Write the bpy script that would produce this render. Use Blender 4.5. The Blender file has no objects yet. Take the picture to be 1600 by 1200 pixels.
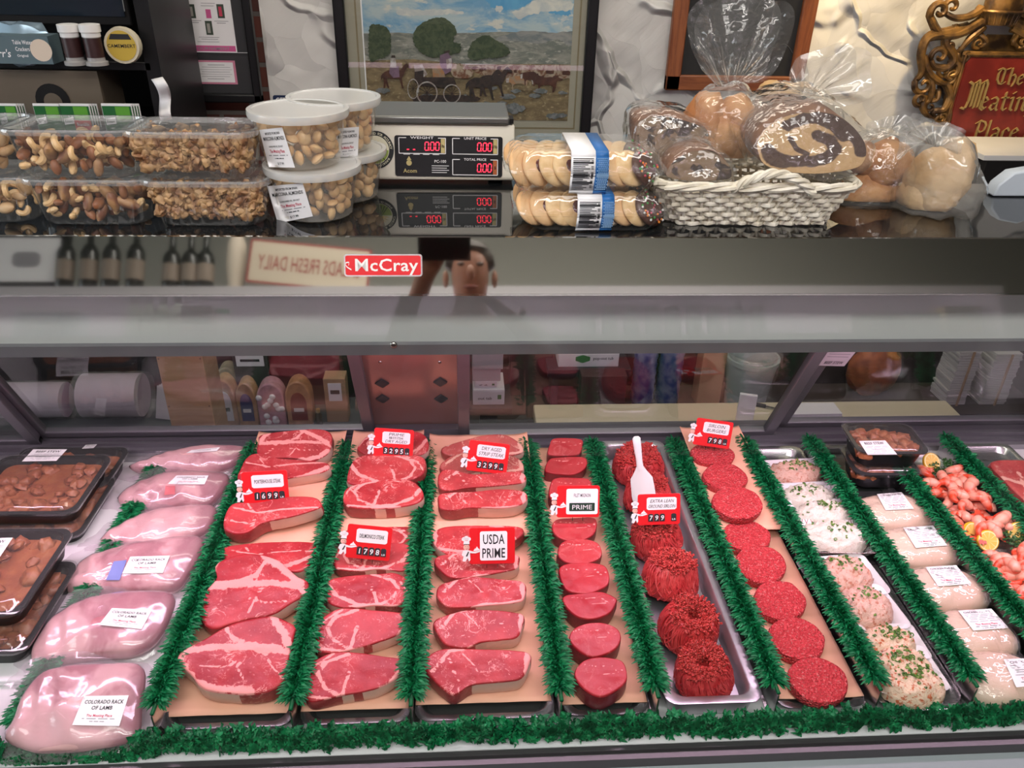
import bpy, math, random
from mathutils import Vector as V, Matrix, noise as NZ
from mathutils.bvhtree import BVHTree
PI = math.pi
SC = bpy.context.scene
COL = SC.collection
random.seed(7)

# ------------------------------------------------------------------ camera
FPX = 1256.0
def _n(*a): return V(a).normalized()
YC = _n(715-800, -124-600, FPX)
XC = V((28255-800, 630-600, FPX)); XC = (XC - YC*XC.dot(YC)).normalized()
ZC = XC.cross(YC)
CAM = V((0, 0, 1.65))
def ray(x, y):
    c = _n(x-800, y-600, FPX)
    return V((XC.dot(c), YC.dot(c), ZC.dot(c)))
def az(x, y, z):
    d = ray(x, y); return CAM + d*((z-CAM.z)/d.z)
def ay(x, y, Y):
    d = ray(x, y); return CAM + d*((Y-CAM.y)/d.y)
def apl(x, y, p, n):
    d = ray(x, y); return CAM + d*((V(p)-CAM).dot(V(n))/d.dot(V(n)))
cd = bpy.data.cameras.new('camera'); cam = bpy.data.objects.new('camera', cd); COL.objects.link(cam)
right = V((XC[0], YC[0], ZC[0])); down = V((XC[1], YC[1], ZC[1])); fwd = V((XC[2], YC[2], ZC[2]))
cam.matrix_world = Matrix(((right.x, -down.x, -fwd.x, CAM.x), (right.y, -down.y, -fwd.y, CAM.y), (right.z, -down.z, -fwd.z, CAM.z), (0, 0, 0, 1)))
cd.sensor_fit = 'HORIZONTAL'; cd.sensor_width = 36.0; cd.lens = 36.0*FPX/1600.0; cd.clip_start = 0.02; cd.clip_end = 60
SC.camera = cam

# ------------------------------------------------------------------ world, lamps, exposure
w = bpy.data.worlds.new('world'); SC.world = w; w.use_nodes = True
bg = w.node_tree.nodes['Background']; bg.inputs[0].default_value = (0.8, 0.88, 1.0, 1); bg.inputs[1].default_value = 0.25
def area(name, loc, target, sx, sy, power, col):
    l = bpy.data.lights.new(name, 'AREA'); l.shape = 'RECTANGLE'; l.size = sx; l.size_y = sy; l.energy = power; l.color = col
    o = bpy.data.objects.new(name, l); COL.objects.link(o); o.location = loc
    o.rotation_euler = (V(target)-V(loc)).to_track_quat('-Z', 'Y').to_euler(); return o
PINK = (1.0, 0.66, 0.86)
area('case_tube_light', (0.25, 1.20, 1.045), (0.25, 1.19, 0.5), 2.9, 0.06, 11.5, PINK)
area('ceiling_light_front', (-0.2, 0.1, 2.72), (-0.2, 0.1, 0), 2.4, 0.5, 15, (1, 0.97, 0.93))
area('shop_fill_light', (0.3, -0.75, 2.72), (0.3, -0.75, 0), 2.6, 0.4, 44, (1, 0.97, 0.93))  # added fill, brightens the light housing from the shop side
area('work_area_fill_light', (0.3, 1.9, 2.72), (0.3, 1.95, 0), 2.6, 0.3, 14, (1, 0.88, 0.72))  # added over the work area to brighten the table behind the doors
area('window_daylight', (-4.3, 0.2, 1.7), (0, 0.6, 1.2), 2.0, 1.6, 40, (0.86, 0.94, 1.0))
def spot(name, loc, target, power, col, ang, blend=0.6, r=0.03):
    l = bpy.data.lights.new(name, 'SPOT'); l.energy = power; l.color = col; l.spot_size = ang; l.spot_blend = blend; l.shadow_soft_size = r
    o = bpy.data.objects.new(name, l); COL.objects.link(o); o.location = loc
    o.rotation_euler = (V(target)-V(loc)).to_track_quat('-Z', 'Y').to_euler(); return o
spot('sign_spotlight', (1.38, 2.28, 1.95), (1.40, 2.62, 1.46), 26, (1, 0.72, 0.36), 1.5)
vs = SC.view_settings
SC.display_settings.display_device = 'sRGB'
vs.view_transform = 'Standard'; vs.look = 'None'; vs.gamma = 1.0; vs.use_curve_mapping = False; vs.exposure = 0.1
SC.cycles.transparent_max_bounces = 40; SC.cycles.max_bounces = 10; SC.cycles.caustics_reflective = False; SC.cycles.caustics_refractive = False
SC.cycles.sample_clamp_indirect = 4.0; SC.cycles.use_denoising = True

# ------------------------------------------------------------------ mesh helpers
class MB:
    def __init__(s): s.v = []; s.f = []; s.m = []; s.a = []
    def add(s, vs, fs, mi=0, at=None):
        o = len(s.v); s.v += [tuple(p) for p in vs]; s.f += [tuple(i+o for i in f) for f in fs]; s.m += [mi]*len(fs)
        s.a += list(at) if at is not None else [0.0]*len(vs); return s
    def merge(s, b, M=None, mi=None):
        s.add([M @ V(p) for p in b.v] if M else b.v, b.f, 0, b.a); s.m[len(s.m)-len(b.f):] = b.m if mi is None else [mi]*len(b.f); return s
    def box(s, c, d, mi=0, R=None):
        vs = [V((x*d[0]/2, y*d[1]/2, z*d[2]/2)) for x in (-1, 1) for y in (-1, 1) for z in (-1, 1)]
        if R is not None: vs = [R @ v for v in vs]
        return s.add([v+V(c) for v in vs], [(0, 1, 3, 2), (4, 6, 7, 5), (0, 4, 5, 1), (2, 3, 7, 6), (0, 2, 6, 4), (1, 5, 7, 3)], mi)
    def hexa(s, b4, t4, mi=0):   # bottom quad, top quad
        return s.add(list(b4)+list(t4), [(3, 2, 1, 0), (4, 5, 6, 7)]+[(i, (i+1) % 4, 4+(i+1) % 4, 4+i) for i in range(4)], mi)
    def loft(s, rings, mi=0, c0=True, c1=True, closed=True, at=None):
        n = len(rings[0]); vs = [p for r in rings for p in r]; fs = []
        for i in range(len(rings)-1):
            for j in range(n if closed else n-1):
                k = (j+1) % n; fs.append((i*n+j, i*n+k, (i+1)*n+k, (i+1)*n+j))
        if c0: fs.append(tuple(range(n-1, -1, -1)))
        if c1: fs.append(tuple((len(rings)-1)*n+j for j in range(n)))
        a = None
        if at is not None: a = [at[i] for i in range(len(rings)) for j in range(n)]
        return s.add(vs, fs, mi, a)
    def grid(s, fn, nu, nv, mi=0, at=None):
        vs = [fn(i/nu, j/nv) for i in range(nu+1) for j in range(nv+1)]
        fs = [(i*(nv+1)+j, (i+1)*(nv+1)+j, (i+1)*(nv+1)+j+1, i*(nv+1)+j+1) for i in range(nu) for j in range(nv)]
        return s.add(vs, fs, mi, [at(i/nu, j/nv) for i in range(nu+1) for j in range(nv+1)] if at else None)
    def tube(s, pts, r, n=8, mi=0, cap=True, at=None, flat=1.0):
        pts = [V(p) for p in pts]; rr = r if isinstance(r, (list, tuple)) else [r]*len(pts); rings = []
        t0 = (pts[1]-pts[0]).normalized(); up = V((0, 0, 1)) if abs(t0.z) < .9 else V((1, 0, 0))
        u = t0.cross(up).normalized()
        for i, p in enumerate(pts):
            t = (pts[min(i+1, len(pts)-1)]-pts[max(i-1, 0)]); t = t.normalized() if t.length > 1e-9 else t0
            u = (u - t*u.dot(t)); u = u.normalized() if u.length > 1e-6 else t.orthogonal().normalized(); b = t.cross(u)
            rings.append([p + (u*math.cos(2*PI*k/n)*flat + b*math.sin(2*PI*k/n))*rr[i] for k in range(n)])
        return s.loft(rings, mi, cap, cap, at=at)
    def lathe(s, prof, c=(0, 0, 0), n=24, mi=0, sx=1, sy=1, c0=True, c1=True):
        c = V(c); rings = [[c+V((r*sx*math.cos(2*PI*k/n), r*sy*math.sin(2*PI*k/n), z)) for k in range(n)] for r, z in prof]
        return s.loft(rings, mi, c0, c1)
    def ell(s, c, r, nu=14, nv=8, mi=0, R=None, fn=None, at=0.0):
        c = V(c); vs = []; fs = []
        for j in range(nv+1):
            th = PI*j/nv
            for i in range(nu):
                ph = 2*PI*i/nu; d = V((math.sin(th)*math.cos(ph), math.sin(th)*math.sin(ph), math.cos(th)))
                k = fn(d) if fn else 1.0; p = V((d.x*r[0], d.y*r[1], d.z*r[2]))*k
                vs.append((R @ p if R else p)+c)
        for j in range(nv):
            for i in range(nu):
                k = (i+1) % nu; fs.append((j*nu+i, (j+1)*nu+i, (j+1)*nu+k, j*nu+k))
        return s.add(vs, fs, mi, [at]*len(vs))
    def prism(s, poly, fn, h0, h1, mi=0):    # poly of (u,v); fn(u,v,h)->point
        n = len(poly); vs = [fn(u, v, h0) for u, v in poly]+[fn(u, v, h1) for u, v in poly]
        return s.add(vs, [tuple(range(n-1, -1, -1)), tuple(range(n, 2*n))]+[(i, (i+1) % n, n+(i+1) % n, n+i) for i in range(n)], mi)

ORG = {}
def tag(o, label=None, cat=None, group=None, kind=None):
    if label: o['label'] = label
    if cat: o['category'] = cat
    if group: o['group'] = group
    if kind: o['kind'] = kind
    return o
def thing(name, label, cat, loc=(0, 0, 0), group=None):
    o = bpy.data.objects.new(name, None); COL.objects.link(o); o.location = V(loc); o.empty_display_size = .05
    ORG[o.name] = V(loc); return tag(o, label, cat, group)
def build(name, mb, mats, parent=None, ang=40, label=None, cat=None, group=None, kind=None, bevel=0, sub=0, solid=0, org=None):
    mats = mats if isinstance(mats, (list, tuple)) else [mats]
    if parent is not None: o0 = ORG[parent.name]
    elif org is not None: o0 = V(org)
    else:
        xs, ys, zs = zip(*mb.v); o0 = V(((min(xs)+max(xs))/2, (min(ys)+max(ys))/2, min(zs)))
    me = bpy.data.meshes.new(name); me.from_pydata([(x-o0.x, y-o0.y, z-o0.z) for x, y, z in mb.v], [], mb.f)
    for m in mats: me.materials.append(m)
    me.polygons.foreach_set('material_index', mb.m)
    if any(mb.a):
        at = me.attributes.new('fat', 'FLOAT', 'POINT'); at.data.foreach_set('value', mb.a)
    me.polygons.foreach_set('use_smooth', [True]*len(mb.f))
    if ang < 180: me.set_sharp_from_angle(angle=math.radians(ang))
    me.update()
    o = bpy.data.objects.new(name, me); COL.objects.link(o)
    if parent is not None: o.parent = parent; o.location = (0, 0, 0)
    else: o.location = o0
    ORG[o.name] = o0
    if bevel:
        b = o.modifiers.new('bevel', 'BEVEL'); b.width = bevel; b.segments = 2; b.limit_method = 'ANGLE'; b.angle_limit = .6
    if solid:
        b = o.modifiers.new('solid', 'SOLIDIFY'); b.thickness = solid; b.offset = 0
    if sub:
        b = o.modifiers.new('sub', 'SUBSURF'); b.levels = sub; b.render_levels = sub
    return tag(o, label, cat, group, kind)
KIDS = {}
def copy_tree(o, loc=None, rot=None, label=None, parent=None, scale=None):
    c = o.copy(); COL.objects.link(c); ORG[c.name] = ORG.get(o.name, V((0, 0, 0)))
    if parent is not None: c.parent = parent
    if loc is not None: c.location = loc
    if rot is not None: c.rotation_euler = rot
    if scale is not None: c.scale = scale
    if label: c['label'] = label
    for ch in list(o.children):
        if ch.name != c.name: copy_tree(ch, parent=c)
    return c
def smooth_closed(pts, n):
    out = []; m = len(pts)
    for i in range(m):
        p0, p1, p2, p3 = [V(pts[(i+k) % m]) for k in (-1, 0, 1, 2)]
        for k in range(8):
            t = k/8; out.append(0.5*((2*p1)+(p2-p0)*t+(2*p0-5*p1+4*p2-p3)*t*t+(3*p1-p0-3*p2+p3)*t**3))
    L = [0]
    for i in range(len(out)): L.append(L[-1]+(out[(i+1) % len(out)]-out[i]).length)
    res = []; j = 0
    for k in range(n):
        d = L[-1]*k/n
        while L[j+1] < d: j += 1
        t = (d-L[j])/max(L[j+1]-L[j], 1e-9); res.append(out[j].lerp(out[(j+1) % len(out)], t))
    return res
def smooth_open(pts, n):
    m = len(pts); out = []
    for k in range(n):
        x = (m-1)*k/(n-1); i = min(int(x), m-2); t = x-i
        p0, p1, p2, p3 = [V(pts[min(max(i+q, 0), m-1)]) for q in (-1, 0, 1, 2)]
        out.append(0.5*((2*p1)+(p2-p0)*t+(2*p0-5*p1+4*p2-p3)*t*t+(3*p1-p0-3*p2+p3)*t**3))
    return out
def rrect(w, d, r, n=6):
    out = []
    for cx, cy, a in ((w/2-r, d/2-r, 0), (-w/2+r, d/2-r, PI/2), (-w/2+r, -d/2+r, PI), (w/2-r, -d/2+r, 1.5*PI)):
        out += [(cx+r*math.cos(a+PI/2*k/n), cy+r*math.sin(a+PI/2*k/n)) for k in range(n+1)]
    return out
def Rz(a): return Matrix.Rotation(a, 3, 'Z')
def rot3(rx, ry, rz): return Matrix.Rotation(rz, 3, 'Z') @ Matrix.Rotation(ry, 3, 'Y') @ Matrix.Rotation(rx, 3, 'X')
U = random.uniform

# ------------------------------------------------------------------ lettering
GLY = {}
def _glyphs():
    def mesh(body, off):
        cu = bpy.data.curves.new('g', 'FONT'); cu.body = body; cu.size = 1; cu.resolution_u = 2; cu.offset = off
        o = bpy.data.objects.new('g', cu); COL.objects.link(o); dg = bpy.context.evaluated_depsgraph_get(); dg.update()
        me = bpy.data.meshes.new_from_object(o.evaluated_get(dg)); vs = [v.co.copy() for v in me.vertices]; fs = [tuple(p.vertices) for p in me.polygons]
        bpy.data.objects.remove(o); bpy.data.curves.remove(cu); bpy.data.meshes.remove(me); return vs, fs
    def wid(b): return max(v.x for v in mesh(b, 0)[0])
    base = wid('||')
    for ch in "ABCDEFGHIJKLMNOPQRSTUVWXYZabcdefghijklmnopqrstuvwxyz0123456789$.,-:&'/":
        adv = wid('|'+ch+'|')-base
        for bold in (0, 1):
            vs, fs = mesh(ch, .013 if bold else 0.0); GLY[ch, bold] = (vs, fs, adv+(.018 if bold else 0))
_glyphs()
def text_geo(s, bold=1):
    x = 0; vs = []; fs = []
    for ch in s:
        if ch == ' ' or (ch, bold) not in GLY: x += .28; continue
        gv, gf, adv = GLY[ch, bold]; o = len(vs); vs += [(v.x+x, v.y) for v in gv]; fs += [tuple(i+o for i in f) for f in gf]; x += adv
    return vs, fs, x
def lettering(mb, s, fn, cx, cy, h, wmax=None, mi=0, bold=1, width=None, slant=0, lift=0.0):
    """s centred at (cx,cy) in a panel's own (u,v); h cap height in v; fn(u,v,h)->point"""
    vs, fs, x = text_geo(s, bold); k = h/.72; kx = (width/x if width else k)
    if wmax and x*kx > wmax: kx = wmax/x
    mb.add([fn(cx+(u-x/2)*kx+slant*v*k, cy+(v-.36)*k, lift) for u, v in vs], fs, mi)

# ------------------------------------------------------------------ material helpers
class G:
    def __init__(s, name):
        s.m = bpy.data.materials.new(name); s.m.use_nodes = True; s.t = s.m.node_tree; s.t.nodes.clear()
        s.out = s.t.nodes.new('ShaderNodeOutputMaterial')
    def n(s, ty, props=None, **inp):
        nd = s.t.nodes.new('ShaderNode'+ty)
        for k, v in (props or {}).items(): setattr(nd, k, v)
        for k, v in inp.items():
            k = k.replace('_', ' ')
            sk = nd.inputs[int(k[1:])] if k[0] == 'i' and k[1:].isdigit() else nd.inputs[k]
            if isinstance(v, bpy.types.NodeSocket): s.t.links.new(v, sk)
            elif isinstance(v, (tuple, list)) and len(v) == 3 and sk.type == 'RGBA': sk.default_value = (*v, 1)
            else: sk.default_value = v
        return nd
    def math(s, op, a, b=0.0, clamp=False): return s.n('Math', {'operation': op, 'use_clamp': clamp}, i0=a, i1=b).outputs[0]
    def mix(s, f, a, b):
        nd = s.n('Mix', {'data_type': 'RGBA'}); 
        for k, v in ((0, f), (6, a), (7, b)):
            sk = nd.inputs[k]
            if isinstance(v, bpy.types.NodeSocket): s.t.links.new(v, sk)
            else: sk.default_value = (*v, 1) if isinstance(v, (tuple, list)) else v
        return nd.outputs[2]
    def ramp(s, f, a, b):   # smoothstep a..b
        return s.n('MapRange', {'interpolation_type': 'SMOOTHSTEP'}, Value=f, From_Min=a, From_Max=b).outputs[0]
    def co(s, kind='Object'): return s.n('TexCoord').outputs[kind]
    def noise(s, scale, detail=3.0, rough=.5, vec=None, dist=0.0):
        return s.n('TexNoise', Vector=vec if vec is not None else s.co(), Scale=scale, Detail=detail, Roughness=rough, Distortion=dist)
    def rnd(s):
        oi = s.n('ObjectInfo'); c = s.co(); return s.n('VectorMath', {'operation': 'MULTIPLY_ADD'}, i0=oi.outputs['Random'], i1=(17.0, 9.0, 5.0), i2=c).outputs[0]
    def bump(s, h, strength, dist=.002): return s.n('Bump', Height=h, Strength=strength, Distance=dist).outputs[0]
    def pbsdf(s, **k): return s.n('BsdfPrincipled', **k)
    def fin(s, sh): s.t.links.new(sh, s.out.inputs[0]); return s.m
_M = {}
def pm(name, col, rough=.5, metal=0.0, col2=None, ns=20.0, nb=0.0, bs=80.0, bd=.001, spec=.5, emit=None, es=0.0, coat=0.0, sss=0.0, aniso=None):
    if name in _M: return _M[name]
    g = G(name); c = col; k = {}
    if col2: c = g.mix(g.ramp(g.noise(ns, 4).outputs[0], .35, .65), col, col2)
    if nb: k['Normal'] = g.bump(g.noise(bs, 4).outputs[0], nb, bd)
    if emit: k['Emission_Color'] = emit; k['Emission_Strength'] = es
    if coat: k['Coat_Weight'] = coat; k['Coat_Roughness'] = .08
    if sss: k['Subsurface_Weight'] = sss; k['Subsurface_Radius'] = (.01, .004, .003)
    b = g.pbsdf(Base_Color=c, Roughness=rough, Metallic=metal, **k); b.inputs['Specular IOR Level'].default_value = spec
    _M[name] = g.fin(b.outputs[0]); return _M[name]
def clear(name, tint=(.97, .98, .98), haze=.04, hcol=(.9, .9, .9), rough=.04, bump=0.0, bs=60.0, gloss=1.0, stretch=None):
    if name in _M: return _M[name]
    g = G(name); k = {}
    if bump:
        co = g.co()
        if stretch: co = g.n('Mapping', Vector=co, Scale=stretch).outputs[0]
        k['Normal'] = g.bump(g.noise(bs, 2, .5, co).outputs[0], bump, .01)
    fr = g.n('Fresnel', IOR=1.5, **k).outputs[0]; fr = g.math('MULTIPLY', g.math('MULTIPLY', fr, gloss, True), g.math('SUBTRACT', 1.0, g.n('NewGeometry').outputs['Backfacing']))
    tr = g.n('BsdfTransparent', Color=tint); df = g.n('BsdfDiffuse', Color=hcol); gl = g.n('BsdfGlossy', Color=(1, 1, 1), Roughness=rough, **k)
    m1 = g.n('MixShader', i0=haze, i1=tr.outputs[0], i2=df.outputs[0]); m2 = g.n('MixShader', i0=fr, i1=m1.outputs[0], i2=gl.outputs[0])
    _M[name] = g.fin(m2.outputs[0]); return _M[name]
# ------------------------------------------------------------------ materials
def meat(name, red, red2, fat=(.80, .30, .28), marb=.5, scale=1.0, lean_side=False):
    g = G(name); co = g.rnd(); at = g.n('Attribute', {'attribute_name': 'fat'}).outputs['Fac']
    def veins_(sc_, w0, w1, lo, hi, ms):
        n1 = g.noise(sc_*scale, 5, .62, co, 1.6).outputs[0]; a1 = g.math('ABSOLUTE', g.math('SUBTRACT', n1, .5))
        v1 = g.math('SUBTRACT', 1.0, g.ramp(a1, w0, w1)); msk = g.ramp(g.noise(ms*scale, 2, .5, co).outputs[0], lo, hi); return g.math('MULTIPLY', v1, msk)
    veins = g.math('MULTIPLY', g.math('MAXIMUM', veins_(20, .004, .020, .50, .60, 16), g.math('MULTIPLY', veins_(48, .004, .018, .54, .62, 26), .7)), marb, True)
    fl = g.math('MULTIPLY', g.ramp(g.noise(190*scale, 2, .5, co).outputs[0], .64, .70), marb*.4, True)
    edge = g.math('ADD', at, g.math('MULTIPLY', g.math('SUBTRACT', g.noise(75, 5, .68, co).outputs[0], .5), 1.25))
    f0 = g.ramp(edge, .46, .60)
    f = g.math('MAXIMUM', g.math('MAXIMUM', veins, fl), f0)
    r = g.mix(g.ramp(g.noise(14*scale, 3, .6, co).outputs[0], .3, .7), red, red2)
    fc = g.mix(g.noise(60, 3, .6, co).outputs[0], fat, tuple(c*.86 for c in fat))
    c = g.mix(f, r, fc)
    h = g.noise(110*scale, 5, .65, co).outputs[0]
    b = g.pbsdf(Base_Color=c, Roughness=.36, Normal=g.bump(h, .30, .002), Subsurface_Weight=.08, Subsurface_Radius=(.004, .0015, .001), Subsurface_Scale=1.0)
    b.inputs['Specular IOR Level'].default_value = .4
    return g.fin(b.outputs[0])
M_BEEF = meat('beef_red', (.30, .012, .020), (.46, .034, .042), marb=.8)
M_PRIME = meat('marbled_beef', (.30, .013, .020), (.46, .038, .044), marb=1.0, scale=1.25)
M_AGED = meat('dry_aged_beef', (.30, .04, .04), (.44, .075, .065), (.62, .33, .26), marb=1.0, scale=1.3)
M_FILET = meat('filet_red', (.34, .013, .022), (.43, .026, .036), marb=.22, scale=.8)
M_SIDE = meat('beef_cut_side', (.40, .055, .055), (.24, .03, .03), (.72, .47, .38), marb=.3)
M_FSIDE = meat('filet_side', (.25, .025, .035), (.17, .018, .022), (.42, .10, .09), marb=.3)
def ground(name, c1, c2, c3, sc=1.0):
    g = G(name); co = g.rnd(); v = g.n('TexVoronoi', Vector=co, Scale=260*sc)
    sp = g.ramp(g.noise(240*sc, 2, .5, co).outputs[0], .58, .66)
    c = g.mix(g.math('MULTIPLY', sp, .55), g.mix(g.noise(40, 3, .5, co).outputs[0], c1, c2), c3)
    b = g.pbsdf(Base_Color=c, Roughness=.5, Normal=g.bump(v.outputs[0], 1.0, .005)); b.inputs['Specular IOR Level'].default_value = .35
    return g.fin(b.outputs[0])
M_BURGER = ground('ground_patty', (.52, .030, .040), (.64, .055, .064), (.80, .27, .25))
M_MINCE = ground('minced_strands', (.60, .034, .034), (.74, .085, .07), (.80, .26, .22), 1.4)
M_MINCED = pm('minced_side', (.44, .022, .026), .45, 0, (.58, .055, .054), 90, .5, 200)
M_PEACH = pm('peach_paper', (.82, .43, .30), .75, 0, (.78, .395, .27), 6, .15, 30, .002)
def steel(name, c, rough, stretch=(1, 60, 60), amt=.15):
    g = G(name); n = g.noise(30, 3, .6, g.n('Mapping', Vector=g.co(), Scale=stretch).outputs[0]).outputs[0]
    b = g.pbsdf(Base_Color=c, Metallic=1.0, Roughness=g.n('MapRange', Value=n, To_Min=rough*(1-amt), To_Max=rough*(1+amt)).outputs[0])
    return g.fin(b.outputs[0])
M_STEEL = steel('polished_steel', (.46, .45, .42), .035)
M_STEELB = steel('brushed_steel', (.62, .62, .62), .28)
M_ALU = pm('satin_aluminium', (.42, .41, .43), .4, .8, (.36, .35, .38), 8)
M_FRAME = pm('grey_door_frame', (.17, .165, .185), .42, .6)
M_FRAMED = pm('dark_track', (.035, .033, .04), .45)
M_WHITEMET = pm('white_enamel', (.70, .70, .68), .35, 0, (.64, .65, .63), 3)
M_DECK = pm('white_deck', (.74, .73, .74), .4, 0, (.68, .67, .69), 5)
M_TRAY = pm('dark_tray_steel', (.30, .31, .31), .22, .9)
M_BLACK = pm('black_plastic', (.010, .010, .011), .35, spec=.25)
M_BLACKM = pm('black_matte', (.012, .011, .011), .65, spec=.2)
M_INK = pm('black_ink', (.015, .015, .018), .7)
M_GREYINK = pm('grey_ink', (.30, .29, .31), .8)
M_REDINK = pm('red_ink', (.55, .05, .10), .7)
M_PAPER = pm('white_paper', (.84, .83, .84), .65)
M_RED = pm('sign_red', (.72, .012, .018), .35)
M_WHITE = pm('white_plastic', (.82, .81, .79), .4)
M_CREAM = pm('cream_plastic', (.76, .71, .60), .42, 0, (.72, .67, .56), 10)
M_GREEN = pm('parsley_green', (.002, .135, .042), .45, 0, (.006, .20, .065), 60, spec=.3)
M_GREEN2 = pm('deep_parsley_green', (.001, .085, .028), .45, 0, (.003, .13, .044), 60, spec=.3)
M_GLASS = clear('case_glass', (.965, .98, .975), 0.0, rough=.0, gloss=.85)
M_DGLASS = clear('door_glass', (.88, .90, .90), 0.0, rough=.02, gloss=1.6)
M_CLEAR = clear('clear_tub_plastic', (.97, .975, .97), .03, rough=.06, bump=.25, bs=25, gloss=1.3)
M_LID = clear('clear_lid_plastic', (.90, .91, .90), .16, rough=.08, bump=.3, bs=30, gloss=1.6)
M_MILKY = clear('milky_tub_plastic', (.92, .90, .86), .14, (.85, .82, .76), rough=.15)
M_MILKLID = clear('milky_lid_plastic', (.80, .80, .78), .62, (.82, .82, .80), rough=.2)
M_FILM = clear('crinkled_film', (.965, .965, .955), .05, (.9, .88, .85), rough=.10, bump=1.0, bs=34, gloss=1.5)
M_FILM2 = clear('loose_film', (.93, .93, .92), .13, (.92, .9, .86), rough=.14, bump=.8, bs=22, gloss=1.8)
M_VAC = clear('vacuum_film', (.94, .91, .93), .12, (.80, .70, .75), rough=.14, bump=.5, bs=16, gloss=1.3)
M_STEWLID = clear('stew_lid_plastic', (.93, .93, .93), .035, rough=.05, bump=.2, bs=20, gloss=1.4)

def stucco():
    g = G('knifed_stucco'); co = g.co(); mp = g.n('Mapping', Vector=co, Rotation=(0, .75, 0), Scale=(1.0, 1.0, 1.0)).outputs[0]
    d = g.noise(2.6, 3, .55, mp).outputs[1]; wv = g.n('VectorMath', {'operation': 'MULTIPLY_ADD'}, i0=d, i1=(.30, .30, .30), i2=mp).outputs[0]
    vv = g.n('Mapping', Vector=wv, Scale=(1.0, .2, .62)).outputs[0]; tot = None
    for sc_, am in ((4.6, 1.0), (9.0, .42)):
        v = g.n('TexVoronoi', {'feature': 'F1'}, Vector=vv, Scale=sc_).outputs
        df = g.n('VectorMath', {'operation': 'SUBTRACT'}, i0=vv, i1=v['Position']).outputs[0]; cd_ = g.n('VectorMath', {'operation': 'SUBTRACT'}, i0=v['Color'], i1=(.5, .5, .3)).outputs[0]
        h = g.math('MULTIPLY', g.n('VectorMath', {'operation': 'DOT_PRODUCT'}, i0=df, i1=cd_).outputs['Value'], sc_*am*1.1); h = g.math('ADD', h, g.math('MULTIPLY', g.n('SeparateColor', Color=v['Color']).outputs[0], am*.55))
        tot = h if tot is None else g.math('ADD', tot, h)
    st = g.noise(60, 3, .6, g.n('Mapping', Vector=mp, Scale=(.15, 1, 1)).outputs[0]).outputs[0]
    e_ = g.n('TexVoronoi', {'feature': 'DISTANCE_TO_EDGE'}, Vector=vv, Scale=4.6).outputs[0]; lip = g.math('SUBTRACT', 1.0, g.ramp(e_, 0.0, .055)); mk_ = g.ramp(g.noise(6, 2, .5, mp).outputs[0], .42, .62)
    h = g.math('ADD', g.math('ADD', tot, g.math('MULTIPLY', st, .015)), g.math('MULTIPLY', g.math('MULTIPLY', lip, mk_), .42))
    c = g.mix(g.noise(5, 3).outputs[0], (.70, .69, .66), (.62, .61, .58))
    return g.fin(g.pbsdf(Base_Color=c, Roughness=.65, Normal=g.bump(h, .8, .085)).outputs[0])
M_STUCCO = stucco()
def bricks():
    g = G('red_brick'); mp = g.n('Mapping', Vector=g.co(), Rotation=(PI/2, 0, 0)).outputs[0]
    b = g.n('TexBrick', Vector=mp, Color1=(.16, .045, .03), Color2=(.10, .035, .028), Mortar=(.16, .145, .13), Scale=1.0, Mortar_Size=.007, Brick_Width=.19, Row_Height=.07)
    c = g.mix(g.noise(30, 4).outputs[0], b.outputs[0], (.05, .02, .015)); c = g.mix(.35, b.outputs[0], c)
    return g.fin(g.pbsdf(Base_Color=c, Roughness=.8, Normal=g.bump(g.math('SUBTRACT', 1.0, b.outputs[1]), .8, .008)).outputs[0])
M_BRICK = bricks()
def wood(name, a, b, sc=(3, 30, 30), rough=.45):
    g = G(name); mp = g.n('Mapping', Vector=g.co(), Scale=sc).outputs[0]; n = g.noise(2.0, 6, .65, mp, .6).outputs[0]
    return g.fin(g.pbsdf(Base_Color=g.mix(g.ramp(n, .35, .65), a, b), Roughness=rough, Normal=g.bump(n, .2, .002)).outputs[0])
M_OAK = wood('oak_frame', (.27, .085, .026), (.17, .045, .014), (30, 30, 3))
M_OAKH = wood('oak_rail', (.27, .085, .026), (.17, .045, .014), (3, 30, 30))
M_CRATE = wood('pale_crate_wood', (.50, .33, .18), (.40, .25, .12), (3, 3, 20))
M_BROWN = wood('brown_panel', (.30, .09, .045), (.22, .06, .03), (5, 5, 20))
M_GILT = pm('antique_gilt', (.26, .135, .035), .42, .45, (.055, .028, .012), 22, .4, 60, .003)
M_GILT2 = pm('gilt_letters', (.48, .33, .12), .4, .5)
M_SHIELD = pm('oxblood_shield', (.22, .022, .014), .4, 0, (.13, .012, .008), 14)
M_FLOOR = pm('dark_floor', (.07, .06, .055), .5, 0, (.05, .045, .04), 4)
M_CEIL = pm('ceiling_white', (.7, .69, .66), .8)
M_FRONTW = pm('front_wall_paint', (.34, .34, .30), .75)
M_COUNTER = pm('black_glass_counter', (.010, .011, .012), .03, 0, spec=.9)
M_WICK = pm('whitewashed_wicker', (.80, .75, .64), .55, 0, (.64, .58, .46), 40)
M_CASHEW = pm('cashew_tan', (.66, .42, .20), .42, 0, (.74, .52, .28), 40)
M_ALMOND = pm('almond_brown', (.22, .075, .03), .5, 0, (.30, .12, .05), 60)
M_BRAZIL = pm('brazil_nut', (.40, .22, .10), .5, 0, (.17, .06, .03), 45)
M_MARC = pm('marcona_gold', (.70, .43, .20), .4, 0, (.78, .54, .28), 50)
M_WALNUT = pm('walnut_tan', (.46, .28, .13), .55, 0, (.20, .085, .035), 70, .5, 200)
M_EMIT_RED = pm('red_led', (.1, 0, 0), .5, emit=(1, .02, .05), es=5.0)
M_GREY = pm('mid_grey_plastic', (.25, .25, .24), .4)
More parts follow.
